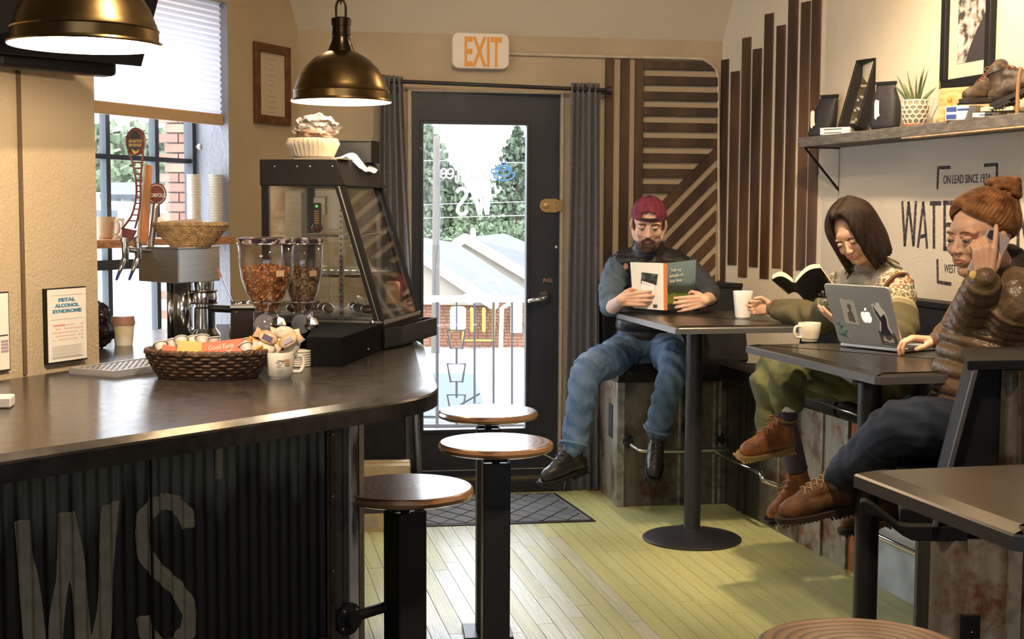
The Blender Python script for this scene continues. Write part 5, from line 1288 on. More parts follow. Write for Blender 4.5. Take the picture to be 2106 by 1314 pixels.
# ================================================================ cereal dispensers
m_clear = glassmat('clear_plastic', (.96, .96, .98), .16, .04)
def dispenser(px, Y, r, lab, g1, g2, fill):
    c = at(px, 600, Y); zt_ = 1.48-(503-435)*Y/2800; zb = 1.48-(645-435)*Y/2800
    t = empty('cereal_dispenser', (c.x, c.y, CZ), 0, lab, 'cereal dispenser', 'cereal dispensers'); h0 = zb-CZ; h1 = zt_-CZ; H = h1-h0
    pr = [(r*.36, h0), (r*.45, h0+H*.08), (r*.72, h0+H*.28), (r*.90, h0+H*.50), (r*.97, h0+H*.7), (r, h1)]
    build('hopper', MB().lathe(pr+[(rr_-.0025, z) for rr_, z in pr[::-1]], n=40, cap=False), m_clear, t, world=False, smooth=True)
    build('lid', MB().lathe([(.0, h1), (r*1.03, h1), (r*1.04, h1+.014), (r*.8, h1+.018), (.0, h1+.018)], n=40), mat('patterned_dark_lid', (.03, .02, .03), .2, col2=(.45, .4, .4), vs=40, fac=(.5, .6)), t, world=False, auto=.6)
    build('rim_ring', MB().tube([(r*1.02*math.cos(a), r*1.02*math.sin(a), h1) for a in [i*PI/20 for i in range(40)]], .0025, 6, closed=True), M_['chrome'], t, world=False, smooth=True)
    # contents: solid core with loose flakes over it
    k = int(fill*len(pr))
    zf = h0+H*fill
    def rad(z):
        for (ra, za), (rb, zb__) in zip(pr, pr[1:]):
            if za <= z <= zb__: return ra+(rb-ra)*(z-za)/(zb__-za)
        return pr[-1][0]
    zz = [h0+.004+(zf-h0-.01)*i/8 for i in range(9)]
    build('cereal_core', MB().lathe([(rad(z)-.008, z) for z in zz]+[(.0, zf+.004)], n=24), g2, t, world=False)
    mb = MB(); mb2 = MB()
    N = 1000
    for i in range(N):
        if i < N*.7:
            z = h0+.006+(zf-h0)*R.random()**.8; z = min(z, zf); a = R.random()*2*PI; rr_ = rad(z)-.0065
        else: z = zf+R.uniform(-.003, .008); a = R.random()*2*PI; rr_ = rad(zf)*math.sqrt(R.random())*.92; z += .010*(1-rr_/rad(zf))
        c_ = Vector((rr_*math.cos(a), rr_*math.sin(a), z)); s_ = R.uniform(.0025, .0048)
        rt = Euler((R.random()*6, R.random()*6, R.random()*6)).to_matrix()
        V = [c_+rt @ Vector(v)*s_ for v in ((1, 0, .1), (0, .8, 0), (-1, .1, 0), (0, -.8, .1), (.1, 0, .55), (0, .1, -.55))]
        (mb if R.random() < .7 else mb2).add(V, [(0,1,4),(1,2,4),(2,3,4),(3,0,4),(1,0,5),(2,1,5),(3,2,5),(0,3,5)])
    build('cereal_flakes', mb, g1, t, world=False)['kind'] = 'stuff'; build('cereal_pieces', mb2, g2, t, world=False)['kind'] = 'stuff'
    build('outlet_neck', MB().lathe([(r*.40, h0-.075), (r*.48, h0-.05), (r*.48, h0+.002)], n=24), m_clear, t, world=False, smooth=True)
    build('portion_wheel', MB().lathe([(.0, -.03), (.028, -.03), (.028, .03), (.0, .03)], (0,0,0), 20, 0, Matrix.Translation((0, 0, h0-.03)) @ Matrix.Rotation(PI/2, 4, 'X')), M_['steel'], t, world=False)
    build('wheel_knob', MB().lathe([(.0, 0), (.02, 0), (.022, .008), (.016, .02), (.0, .022)], (0,0,0), 8, 0, Matrix.Translation((r*.5, -.03, h0-.03)) @ Matrix.Rotation(PI/2, 4, 'X')), M_['chrome'], t, world=False)
    build('stand', MB().box((0, .035, (h0-.02)/2), (.05, .02, h0-.02)).box((0, 0, .006), (.12, .12, .012)), M_['black'], t, world=False, bevel=.003)
    build('stand_ring', MB().tube([(r*.62*math.cos(a), r*.62*math.sin(a), h0+H*.16) for a in [i*PI/16 for i in range(32)]], .003, 6, closed=True), M_['chrome'], t, world=False)
    build('hopper_tag', MB().box((r*.62, -r*.72, h0+H*.58), (.022, .002, .016), .6), mat('tan_tag', (.52, .34, .2), .7) if 'tan_tag' not in bpy.data.materials else bpy.data.materials['tan_tag'], t, world=False)
g_a = mat('golden_granola', (.62, .30, .10), .7, var=.35, vs=90); g_b = mat('toasted_granola', (.33, .13, .04), .7, var=.4, vs=90)
g_c = mat('dark_trail_mix', (.16, .08, .04), .6, var=.6, vs=70); g_d = mat('pale_nuts', (.45, .32, .17), .6, var=.3, vs=60)
dispenser(548, 3.68, .075, 'clear cereal dispenser filled with golden granola on the counter', g_a, g_b, .62)
dispenser(622, 3.88, .059, 'clear dispenser of dark trail mix behind the granola dispenser', g_c, g_d, .60)
# black drip box with handle beside dispensers
p = at(520, 650, 3.95)
kb = empty('coffee_urn', (p.x, p.y, CZ), .1, 'squat black coffee dispenser behind the basket, handle pointing left', 'coffee dispenser')
build('body', MB().box((0, 0, .065), (.115, .10, .13), ch=.008), mat('dark_brown_plastic', (.035, .025, .02), .2), kb, world=False)
build('rim', MB().box((0, 0, .132), (.12, .105, .006)), M_['steel'], kb, world=False, bevel=.001)
build('handle', MB().tube([(-.055, -.03, .125), (-.115, -.03, .128)], .0105, 10), M_['black'], kb, world=False, smooth=True)
build('side_rivet', MB().ell((-.04, -.052, .118), (.004, .003, .004), n=8), M_['chrome'], kb, world=False)
# jar with thermometer
p = at(493, 625, 4.2); jr = empty('steel_pitcher', (p.x, p.y, CZ), 0, 'small steel milk pitcher with red-tipped thermometer behind black urn', 'pitcher')
build('body', MB().lathe([(.0, 0), (.03, 0), (.034, .02), (.030, .06), (.027, .12), (.030, .13), (.027, .13), (.024, .12), (.0, .1)], n=28), M_['chrome'], jr, world=False, smooth=True)
build('thermometer_stem', MB().tube([(-.01, 0, .10), (-.056, 0, .205)], .0014, 6), M_['chrome'], jr, world=False)
build('thermometer_tip', MB().tube([(-.056, 0, .205), (-.066, 0, .228)], .0032, 6), M_['red'], jr, world=False)

# ================================================================ beer tap tower
TY = 4.35
tw = empty('beer_tap_tower', at(370, 700, TY), 0, 'stainless beer tap tower on columns behind the wicker basket', 'beer tower')
twb = at(368, 712, TY); twb.z = CZ; tw.location = twb
z_t = at(367, 510, TY).z; z_b = at(367, 580, TY).z
A1 = at(284, 510, TY+.05); B1 = at(366, 510, TY-.10); C1 = at(452, 508, TY+.10)
mb = MB(); P_ = [(A1.x, A1.y), (B1.x, B1.y), (C1.x, C1.y), (C1.x-.08, C1.y+.13), (A1.x+.02, A1.y+.13)]
build('head_box', MB().prism(P_, z_b, z_t), M_['steel'], tw, bevel=.003)
build('head_lid', MB().prism(inset(P_, -.002)[1], z_t, z_t+.004), M_['steel'], tw)
for px, r, zb_2 in ((374, .030, CZ), (349, .010, CZ)):
    c = at(px, 600, TY); build('column', MB().lathe([(r, zb_2), (r, z_b)], (c.x, c.y, 0), 28), M_['chrome'], tw, smooth=True)
c = at(420, 600, TY+.03)
build('cooling_column', MB().lathe([(.036, CZ), (.036, 1.165), (.032, 1.17), (.032, 1.18), (.041, 1.185), (.043, 1.20), (.041, 1.215), (.032, 1.22), (.034, 1.24), (.034, z_b)], (c.x, c.y, 0), 32), M_['chrome'], tw, auto=.5)
build('brass_ring', MB().lathe([(.0425, 1.179), (.0425, 1.183)], (c.x, c.y, 0), 32).lathe([(.0425, 1.218), (.0425, 1.222)], (c.x, c.y, 0), 32), M_['brass'], tw)
build('column_base', MB().lathe([(.05, CZ), (.05, CZ+.012), (.038, CZ+.03)], (c.x, c.y, 0), 32), M_['chrome'], tw, auto=.5)
def faucet(px, Y):
    a = at(px+22, 515, Y+.05); f = at(px, 512, Y)
    z5 = at(px, 555, Y).z
    build('faucet', MB().tube([a, f], .010, 10).tube([f+UP*.03, f-UP*.03], [.013, .011], 12).tube([f-UP*.02, Vector((f.x-.012, f.y-.02, z5))], [.009, .007], 10, smooth=0), M_['chrome'], tw, smooth=True)
    build('faucet_collar', MB().lathe([(.009, .02), (.015, .022), (.015, .036), (.009, .04)], f, 16), M_['steel'], tw)
    build('spout_cap', MB().tube([Vector((f.x-.012, f.y-.02, z5)), Vector((f.x-.022, f.y-.025, z5-.028))], [.006, .0045], 8), mat('blue_spout_cap', (.05, .04, .22), .4) if 'blue_spout_cap' not in bpy.data.materials else bpy.data.materials['blue_spout_cap'], tw)
    return f
f1 = faucet(258, TY-.08); f2 = faucet(284, TY-.02); f3 = at(330, 505, TY+.02)
# handles
FT = frame((0, 0, 0), Vector((1, .1, 0)), UP)
def hb(name, poly, Y, th, m, par, d=0.0):
    Fh = frame(at(300, 400, Y)*1, Vector((1, .05, 0)), UP); Fh[2][3] = 0
    return build(name, MB().prism([sz(Fh, *p) for p in poly], d-th, d, 0, Fh), m, par, bevel=.0012, seg=1)
m_hb = mat('red_brown_tap_wood', (.15, .035, .03), .35, var=.2, vs=20); m_ins = mat('black_tap_face', (.05, .03, .025), .4); m_wd = mat('orange_wood_paddle', (.42, .17, .05), .5, var=.25, vs=40, stretch=(1, 1, .2))
h1 = empty('tap_handle', f1, 0, 'tall brown spoon-shaped tap handle with oval badge and ladder stem', 'tap handle')
Yh = TY-.09
ov = [(278+20*math.cos(a), 291+29*math.sin(a)) for a in [i*PI/12 for i in range(24)]]
hb('badge', ov, Yh, .02, m_hb, h1); hb('badge_face', [(278+15*math.cos(a), 292+23*math.sin(a)) for a in [i*PI/12 for i in range(24)]], Yh, .003, m_ins, h1, .0025)
hb('badge_hat', [(270, 280), (272, 272), (284, 272), (286, 280), (290, 283), (266, 283)], Yh, .002, M_['ink'], h1, .0045)
Fh = frame(at(300, 400, Yh)*1, Vector((1, .05, 0)), UP); Fh[2][3] = 0
for k, (tx, yy) in enumerate((("SHAY'S", 293), ('REVENGE', 301))):
    a = sz(Fh, 265, yy); b_2 = sz(Fh, 291, yy); t_ = textmb(tx, .0085, .0004, None, 1, bold=.0002); w0 = max(v.x for v in t_.v)
    build('badge_lettering', t_.xf(Matrix.Diagonal(((b_2[0]-a[0])/w0, 1, 1, 1))).xf(Fh @ Matrix.Translation((a[0], a[1], .003))), m_yo, h1)
hb('badge_leaf', [(270, 306), (280, 312), (288, 306), (284, 314), (276, 318)], Yh, .002, m_yo, h1, .0045)
def tb_(pts, r, m, name, par, Y=Yh): build(name, MB().tube([at(x, y, Y) for x, y in pts], r, 8, smooth=4), m, par, smooth=True)
tb_([(264, 312), (274, 340), (280, 375), (280, 405), (272, 440), (258, 462), (251, 470)], .0035, m_hb, 'stem_rail', h1)
tb_([(294, 312), (292, 340), (289, 375), (289, 410), (284, 445), (278, 468)], .0035, m_hb, 'stem_rail', h1)
for k, (xa, xb, yy) in enumerate(((273, 291, 334), (276, 291, 346), (279, 290, 358), (280, 289, 370), (281, 289, 382), (281, 289, 394), (281, 289, 406), (280, 288, 418), (276, 286, 430), (270, 284, 442), (262, 281, 454))):
    tb_([(xa, yy), (xb, yy)], .0022, m_hb, 'stem_rung', h1)
hb('handle_foot', [(251, 468), (280, 474), (270, 494), (250, 492)], Yh+.005, .018, m_hb, h1)
h2 = empty('tap_handle', f2, 0, 'flat orange wooden paddle tap handle beside spoon-shaped handle', 'tap handle')
hb('paddle', [(300, 338), (312, 341), (303, 497), (287, 500), (291, 430)], TY-.03, .016, m_wd, h2); hb('paddle_edge', [(296, 338), (300, 338), (291, 430), (286, 500), (280, 498)], TY-.03, .014, mat('pale_paddle_edge', (.55, .45, .36), .5), h2)
h3 = empty('tap_handle', f3, 0, 'round brown beer badge tap handle lettered NORFOLK on grey stem', 'tap handle')
cx_, cy_ = 322, 399
hb('badge', [(cx_+20*math.cos(a), cy_+23*math.sin(a)) for a in [i*PI/12 for i in range(24)]], TY+.02, .008, m_hb, h3)
Fh = frame(at(300, 400, TY+.02)*1, Vector((1, .05, 0)), UP); Fh[2][3] = 0
a = sz(Fh, 303, 405); b_2 = sz(Fh, 342, 405); t_ = textmb('NORFOLK', .012, .0006, None, 1, bold=.0003); w0 = max(v.x for v in t_.v)
build('badge_lettering', t_.xf(Matrix.Diagonal(((b_2[0]-a[0])/w0, 1, 1, 1))).xf(Fh @ Matrix.Translation((a[0], a[1], .001))), M_['paper'], h3)
c = sz(Fh, cx_, cy_); build('badge_ring', MB().tube([Fh @ Vector((c[0]+.026*math.cos(q_), c[1]+.029*math.sin(q_), .001)) for q_ in [i*PI/16 for i in range(32)]], .0012, 5, closed=True), M_['paper'], h3)
tb_([(320, 422), (316, 460), (310, 505)], .011, M_['steel'], 'stem', h3, TY+.02)
# bowl on the tower
bw_c = at(392, 505, TY+.03); bw_c.z = z_t+.004
bw = empty('wicker_bowl', bw_c, 0, 'honey coloured woven bowl with folded papers on the beer tower', 'bowl')
basket(bw, .062, .055, .118, .085, .072, 13, 44, m_wick2, .003)
o = packet(bw_c+Vector((-.03, 0, .079)), (.13, .07, .004), (.12, -.08, .3), mat('tan_folded_card', (.42, .32, .23), .7), 'tan folded card lying in honey woven bowl', nm='folded_card', grp=None, cat='card')
o = packet(bw_c+Vector((-.09, .01, .070)), (.06, .05, .003), (.3, .7, 0), M_['paper'], 'white folded paper sticking out left of honey woven bowl', nm='folded_paper', grp=None, cat='paper')
# items on the window shelf
def wsp(px, py, d=-.09): return onp(px, py, FL @ Vector((0, 0, d)), Vector((FL[0][2], FL[1][2], 0)))
for (px, lb) in ((400, 'left stack of nested white paper cups on the window shelf'), (444, 'right stack of nested white paper cups on the window shelf')):
    b_2 = wsp(px, 470, -.13 if px < 420 else -.05); b_2.z = zs
    for k in range(20):
        t = empty('paper_cup', (b_2.x, b_2.y, zs+.0125*k), 0, lb, 'paper cup', lb)
        build('cup', MB().lathe([(.0, .001), (.023, .001), (.0315, .050), (.034, .052), (.034, .055), (.030, .055), (.022, .004), (.0, .004)], n=20), M_['white'], t, world=False, smooth=True) if k == 0 else None
        if k == 0: src_me = t.children[0].data
        else:
            c_ = bpy.data.objects.new('cup', src_me); COL.objects.link(c_); c_.parent = t
mg = wsp(217, 480, -.08); mg.z = zs; mug('tan_mug', mg, .033, .042, .095, -.4, 'tan ceramic mug on window shelf at the left of tap handles', m=mat('tan_stoneware', (.55, .40, .25), .4))
mg = wsp(238, 480, -.13); mg.z = zs; mug('white_mug', mg, .033, .040, .088, -.9, 'white mug behind tan mug on the window shelf')
# black bag and takeaway tub behind the near wall end
p = at(207, 740, 4.02); p.z = CZ
mb = crumple(p+UP*.065+Vector((-.012, 0, 0)), (.042, .04, .066), 5, 4, .35)
tag(build('black_bag', mb, mat('black_foil_bag', (.012, .008, .014), .18), smooth=True), 'crumpled glossy black foil bag on counter beside the wall end', 'bag')
p = at(255, 740, 4.12); p.z = CZ
tb2 = empty('takeaway_tub', p, 0, 'cream paper tub with brown lid on counter in the bright window', 'tub')
build('tub', MB().lathe([(.0, 0), (.026, 0), (.033, .062), (.0, .062)], n=28), mat('cream_tub', (.70, .58, .36), .5, col2=(.85, .8, .7), vs=25), tb2, world=False, auto=.5)
build('lid', MB().lathe([(.0, .062), (.035, .062), (.035, .070), (.032, .088), (.0, .088)], n=28), mat('brown_lid', (.35, .2, .13), .4), tb2, world=False, auto=.5)

# ================================================================ things on the tables
p = onz(1529, 655, TZ)
t = empty('tall_mug', p+Vector((0, .02, 0)), .9, 'tall white tapered mug on the bearded man\'s table', 'cup')
build('body', MB().lathe([(.0, 0), (.028, 0), (.034, .005), (.037, .03), (.0425, .085), (.046, .122), (.0455, .124), (.042, .122), (.032, .01), (.0, .008)], n=40), mat('white_porcelain', (.80, .79, .76), .18), t, world=False, auto=.7)
build('saucer_foot', MB().lathe([(.0, 0), (.030, 0), (.030, .002), (.0, .002)], n=32), M_['white'], t, world=False)
build('handle', MB().tube([(.042, 0, .10), (.07, 0, .095), (.078, 0, .06), (.066, 0, .03), (.038, 0, .03)], .006, 8, smooth=5), bpy.data.materials['white_porcelain'], t, world=False, smooth=True)
p = onz(1668, 703, TZ)
t = mug('round_cup', p+Vector((0, .03, 0)), .035, .043, .070, 3.5, 'cream coffee cup on saucer-like foot beside the laptop', foot=.008, m=mat('cream_ceramic', (.78, .72, .58), .25))

# laptop
la = onz(1725, 713, TZ); lb_ = onz(1857, 727, TZ)
ex_ = (lb_-la); lw = ex_.length; ex_.normalize(); ey_ = Vector((-ex_.y, ex_.x, 0)); ey_ = ey_ if ey_.x > 0 else -ey_     # towards the user
FLp = frame(la, ex_, UP)     # not used for thickness
lap = empty('laptop', la+(lb_-la)/2, 0, 'open silver laptop with stickers on its lid on second table', 'laptop')
m_al = mat('silver_aluminium', (.50, .52, .53), .38, .55)
c_ = la+ex_*lw/2+ey_*.115
rot = math.atan2(ex_.y, ex_.x)
build('base', MB().rbox((c_.x, c_.y, TZ+.010), (lw, .225, .012), .012, rot), m_al, lap, bevel=.002)
kb_ = MB()
for r_ in range(5):
    for k in range(13): kb_.box(c_+ex_*(-.135+.0225*k)+ey_*(-.075+r_*.019)*1+UP*0+Vector((0, 0, TZ+.0168-c_.z)), (.019, .016, .0016), rot)
build('keyboard', kb_, M_['ink'], lap)['kind'] = 'stuff'
build('trackpad', MB().box(c_+ey_*.07+Vector((0, 0, TZ+.0163-c_.z)), (.10, .065, .0006), rot), M_['steel'], lap)
tr_ = at(1812, 595, 4.50); tr_2 = lb_+ (tr_-lb_)
hl = .232; tiltv = (UP*math.cos(.40)-ey_*math.sin(.40))
FLd = frame(la+UP*.016, ex_, tiltv)     # z = ex x tilt : outward or inward?
if Vector((FLd[0][2], FLd[1][2], FLd[2][2])).dot(-ey_) < 0: out_s = -1
else: out_s = 1
def lidp(poly, d0, d1): return MB().prism(poly, out_s*d0 if out_s > 0 else out_s*d1, out_s*d1 if out_s > 0 else out_s*d0, 0, FLd)
lidpoly = [(x+lw/2, y+hl/2) for x, y in rrect(lw, hl, .012, 5)]
build('lid', lidp(lidpoly, -.007, 0), m_al, lap, bevel=.0015)
build('screen', lidp([(.008, .01), (lw-.008, .01), (lw-.008, hl-.008), (.008, hl-.008)], -.0078, -.007), mat('dim_screen', (.05, .06, .08), .2, emit=(.5, .6, .7), es=.4), lap)
def st(name, poly, m, d=.0006, th=.0006): return build(name, lidp([(x*lw, y*hl) for x, y in poly], d-th, d), m, lap)
st('photo_sticker', [(.20, .35), (.42, .34), (.42, .74), (.20, .76)], mat('cream_sticker', (.55, .53, .47), .6))
st('sticker_drawing', [(.27, .40), (.37, .38), (.36, .52), (.34, .55), (.36, .66), (.32, .69), (.29, .65), (.315, .57), (.27, .53)], mat('brown_sticker_ink', (.17, .13, .12), .6), .0012)
ap = [(.50, .40), (.53, .385), (.555, .40), (.58, .385), (.61, .40), (.635, .45), (.635, .49), (.62, .515), (.63, .55), (.60, .575), (.57, .57), (.545, .56), (.515, .575), (.49, .555), (.478, .51), (.48, .45)]
m_ap = mat('glowing_white_logo', (.9, .9, .88), .3, emit=(1, .98, .9), es=.45)
st('lid_logo', ap, m_ap); st('lid_logo_leaf', [(.553, .585), (.575, .595), (.585, .62), (.58, .645), (.56, .63), (.552, .61)], m_ap)
st('figure_sticker', [(.71, .20), (.91, .20), (.87, .36), (.88, .50), (.86, .60), (.82, .66), (.80, .74), (.76, .74), (.73, .66), (.71, .72), (.68, .70), (.70, .56), (.75, .42), (.73, .34)], M_['paper'])
st('sticker_drawing', [(.725, .215), (.89, .215), (.85, .34), (.86, .48), (.845, .56), (.80, .52), (.78, .50), (.76, .56), (.73, .62), (.705, .68), (.70, .67), (.72, .55), (.77, .42), (.75, .33)], M_['ink'], .0012)
st('teal_sticker', [(.05, .14), (.23, .08), (.24, .15), (.12, .36), (.04, .34)], mat('teal_sticker_print', (.06, .15, .13), .6, col2=(.30, .38, .34), vs=60, fac=(.45, .55)))
st('mountain_sticker', [(.70, .045), (.965, .03), (.93, .245), (.69, .27)], mat('dark_grey_sticker', (.08, .085, .08), .6)); st('sticker_border', [(.72, .065), (.94, .052), (.94, .06), (.72, .073)], M_['inkgrey'], .0012)
st('sticker_mountain', [(.74, .11), (.79, .10), (.83, .085), (.90, .09), (.885, .17), (.85, .12), (.81, .12), (.775, .16), (.765, .20), (.75, .16)], mat('cream_mountain', (.55, .48, .42), .6), .0012)

# ================================================================ things on the wall shelf
SZ = 1.836
def onS(px, d=-.05):
    """point on the shelf top at the depth d behind its front edge"""
    P0 = FSh @ Vector((0, SZ, d)); v = onp(px, 240, P0, Vector((FSh[0][2], FSh[1][2], 0))); v.z = SZ; return v
rs = -.72
def FSd(d): return FSh @ Matrix.Translation((0, 0, d))
def sp(px, py, d): return sz(FSd(d), px, py)
# two books lying flat
for k, (lb, zz) in enumerate((('lower white book lying on the shelf under leaning frame', 0), ('upper white book of the two lying on the shelf', .0165))):
    c = onS(1716, -.06)+UP*(zz+.0085); 
    o = empty('book', c, rs, lb, 'book', 'books on the wall shelf')
    build('cover', MB().box((.03, 0.01, 0), (.15, .12, .0155), None), M_['paper'], o, world=False, bevel=.0015, seg=1)
    build('page_block', MB().box((.033, .010, 0), (.148, .118, .0115)), M_['pages'], o, world=False)
    build('title_line', MB().box((.02, -.0503, .0), (.09, .0006, .004)), M_['ink'], o, world=False)
# leaning shadow box
pb = sp(1712, 246, -.05)
xd_ = Vector((.5, -.87, 0)).normalized(); Fd = frame(onS(1740, -.07)+UP*.036, xd_, (UP+Vector((.30, .17, 0))).normalized())
sbx = empty('shadow_box', Fd.translation.copy(), 0, 'tall dark shadow box frame leaning to the right on the shelf books', 'shadow box')
w_, h_, dpt = .125, .325, .06
F0_ = Fd @ Matrix.Translation((-.055, 0, 0))
for a in ((0, w_, 0, .010), (0, w_, h_-.010, h_), (0, .010, .01, h_-.01), (w_-.010, w_, .01, h_-.01)): build('frame_bar', MB().prism([(a[0], a[2]), (a[1], a[2]), (a[1], a[3]), (a[0], a[3])], -dpt, 0, 0, F0_), M_['black'], sbx, bevel=.001, seg=1)
build('back_board', MB().prism([(.008, .008), (w_-.008, .008), (w_-.008, h_-.008), (.008, h_-.008)], -dpt+.002, -dpt+.006, 0, F0_), mat('dark_olive_felt', (.06, .05, .03), .7, var=.3, vs=20), sbx)
for k in range(4):
    mb = MB()
    for q_ in range(5): mb.ell(F0_ @ Vector((.03+.012*q_, .045+.055*k+R.uniform(-.008, .008), -dpt+.010)), (.006, .004, .007), n=8)
    build('pinned_flies', mb, mat('pale_feather', (.38, .34, .30), .7) if k == 0 else bpy.data.materials['pale_feather'], sbx)
build('frame_pane', MB().prism([(.008, .008), (w_-.008, .008), (w_-.008, h_-.008), (.008, h_-.008)], -.004, -.003, 0, F0_), M_['glass'], sbx)
# coffee bags
m_lg = mat('white_label_print', (.75, .72, .66), .6, col2=(.25, .22, .2), vs=110, fac=(.60, .68))
def coffeebag(px, w0, h0, d, lean, label):
    c = onS(px, d); t = empty('coffee_bag', c, rs, label, 'coffee bag', 'black coffee bags on the shelf')
    V = []; F_ = []; L_ = [(0, .90, 1.0), (.10, 1.03, 1.1), (.45, 1.04, 1.0), (.68, .93, .75), (.84, .74, .40), (.92, .78, .18), (1.0, .68, .12)]
    n_ = 20
    for j, (v, a, b_) in enumerate(L_):
        for i in range(n_):
            x, y = rrect(w0*a, .065*b_, .012*b_, 4)[i] if False else (None, None)
            th = 2*PI*i/n_; cs, sn = math.cos(th), math.sin(th); q_ = (abs(cs)**4+abs(sn)**4)**-.25
            k = 1+.14*noise.noise(Vector((cs*2, sn*2, v*4+px)))
            V.append((w0/2*a*cs*q_*k+lean*v*h0, .0325*b_*sn*q_*k+(.01 if v > .95 else 0), v*h0))
    for j in range(len(L_)-1):
        for i in range(n_): F_.append((j*n_+i, j*n_+(i+1)%n_, (j+1)*n_+(i+1)%n_, (j+1)*n_+i))
    F_ += [tuple(range(n_))[::-1], tuple((len(L_)-1)*n_+i for i in range(n_))]
    build('bag', MB().add(V, F_), mat('black_matt_foil', (.012, .012, .018), .62, bump=.5, bs=18) if 'black_matt_foil' not in bpy.data.materials else bpy.data.materials['black_matt_foil'], t, world=False, smooth=True)
    build('fold_clip', MB().box((lean*h0, .0, h0*.985), (w0*.8, .012, .012)), M_['black'], t, world=False)
    y_ = -.036
    build('logo_label', MB().prism([(-.011, .052), (-.004, .044), (.003, .056), (.013, .060), (.009, .075), (.009, .125), (-.006, .130), (-.012, .118)], 0, .0012, 0, frame((-.022, y_-.0002, 0), (1, 0, 0), (0, 0, 1))), m_lg, t, world=False)
    return t
coffeebag(1688, .115, .20, -.11, .22, 'leftmost black coffee bag on the shelf, partly behind leaning frame')
coffeebag(1821, .118, .205, -.085, .0, 'black coffee bag with white logo between frame and aloe pot')
# aloe in lattice pot
c = onS(1882, -.08); al = empty('potted_aloe', c, rs, 'spiky green aloe in white lattice-patterned pot on the shelf', 'potted plant')
m_lat = mat('white_pot', (.70, .66, .55), .4)
pr = [(.0, .006), (.040, .006), (.047, .03), (.052, .06), (.052, .085), (.046, .108), (.042, .108), (.045, .085), (.0, .085)]
build('pot', MB().lathe(pr, n=40), mat('dark_pot_core', (.22, .20, .14), .6), al, world=False, smooth=True)
def potr(z): 
    for (a, za), (b_, zb_2) in zip(pr[1:], pr[2:]):
        if za <= z <= zb_2: return a+(b_-a)*(z-za)/(zb_2-za)
    return .046
for zc2, ph in ((.022, 0), (.040, .5), (.058, 0), (.076, .5), (.094, 0)):
    for k in range(12):
        a0 = (k+ph)*2*PI/12
        pts = []
        for q_ in range(12):
            u = q_*PI/6; aa = a0+.30*math.cos(u); z = min(.107, max(.008, zc2+.0125*math.sin(u))); r_ = potr(z)+.0012; pts.append((r_*math.cos(aa), r_*math.sin(aa), z))
        if k == 0 and ph == 0 and zc2 == .022: lat = MB()
        lat.tube(pts, .0022, 5, closed=True)
lat.tube([(potr(.107)*math.cos(a), potr(.107)*math.sin(a), .107) for a in [i*PI/20 for i in range(40)]], .003, 6, closed=True)
build('pot_lattice', lat, m_lat, al, world=False, smooth=True)['kind'] = 'stuff'
build('saucer', MB().lathe([(.0, 0), (.046, 0), (.050, .010), (.047, .010), (.043, .004), (.0, .004)], n=36), mat('terracotta', (.45, .16, .06), .6), al, world=False, auto=.5)
build('soil', MB().lathe([(.0, .100), (.043, .098)], n=24, cap=False), mat('soil', (.05, .035, .02), .9), al, world=False)
m_al2 = mat('aloe_green', (.05, .085, .025), .5, col2=(.11, .14, .05), vs=40)
for k, (dx, dz, ln) in enumerate(((-.085, .115, 1), (-.055, .085, 1), (-.03, .13, 1), (-.012, .075, 1), (.0, .11, 1), (.014, .08, 1), (.028, .125, 1), (.03, .15, 1), (.06, .13, 1), (.075, .06, 1), (-.075, .05, 1), (.045, .09, 1), (-.10, .08, 1), (.02, .05, 1))):
    dy = R.uniform(-.03, .03); x0 = dx*.25
    build('leaf', MB().tube([(x0, dy*.3, .095), (x0+dx*.35, dy*.6, .10+dz*.45), (x0+dx*.8, dy, .10+dz)], [.009, .0065, .001], 7, smooth=4, flat=.5, roundcap=False), m_al2, al, world=False, smooth=True)
# small figurine, box, boots, books at the right end
c = onS(1952, -.06); fg = empty('orange_figurine', c, rs, 'small orange robed figurine standing beside the aloe pot', 'figurine')
build('robe', MB().lathe([(.0, 0), (.020, 0), (.022, .01), (.015, .05), (.010, .072), (.0, .078)], n=20), mat('orange_cloth', (.55, .25, .04), .6), fg, world=False, smooth=True)
build('head', MB().ell((0, 0, .088), (.010, .011, .013), n=12), bpy.data.materials['orange_cloth'], fg, world=False, smooth=True)
build('foot', MB().ell((.0, -.01, .008), (.014, .012, .010), n=10), M_['pages'], fg, world=False, smooth=True)
c = onS(1934, -.10); tag(build('dried_stems', MB().tube([c+UP*.0, c+UP*.08-eS*.01, c+UP*.15-eS*.03], [.003, .002, .0006], 5, smooth=3).tube([c+eS*.01, c+UP*.08+eS*.0, c+UP*.17-eS*.01], [.003, .002, .0006], 5, smooth=3).tube([c, c+UP*.06+eS*.02, c+UP*.10+eS*.03], [.003, .002, .0006], 5, smooth=3).ell(c+UP*.02, (.02, .02, .02), n=8), mat('dried_grass', (.40, .30, .15), .8)), 'thin dried stems standing on shelf behind the figurine', 'dried stems')
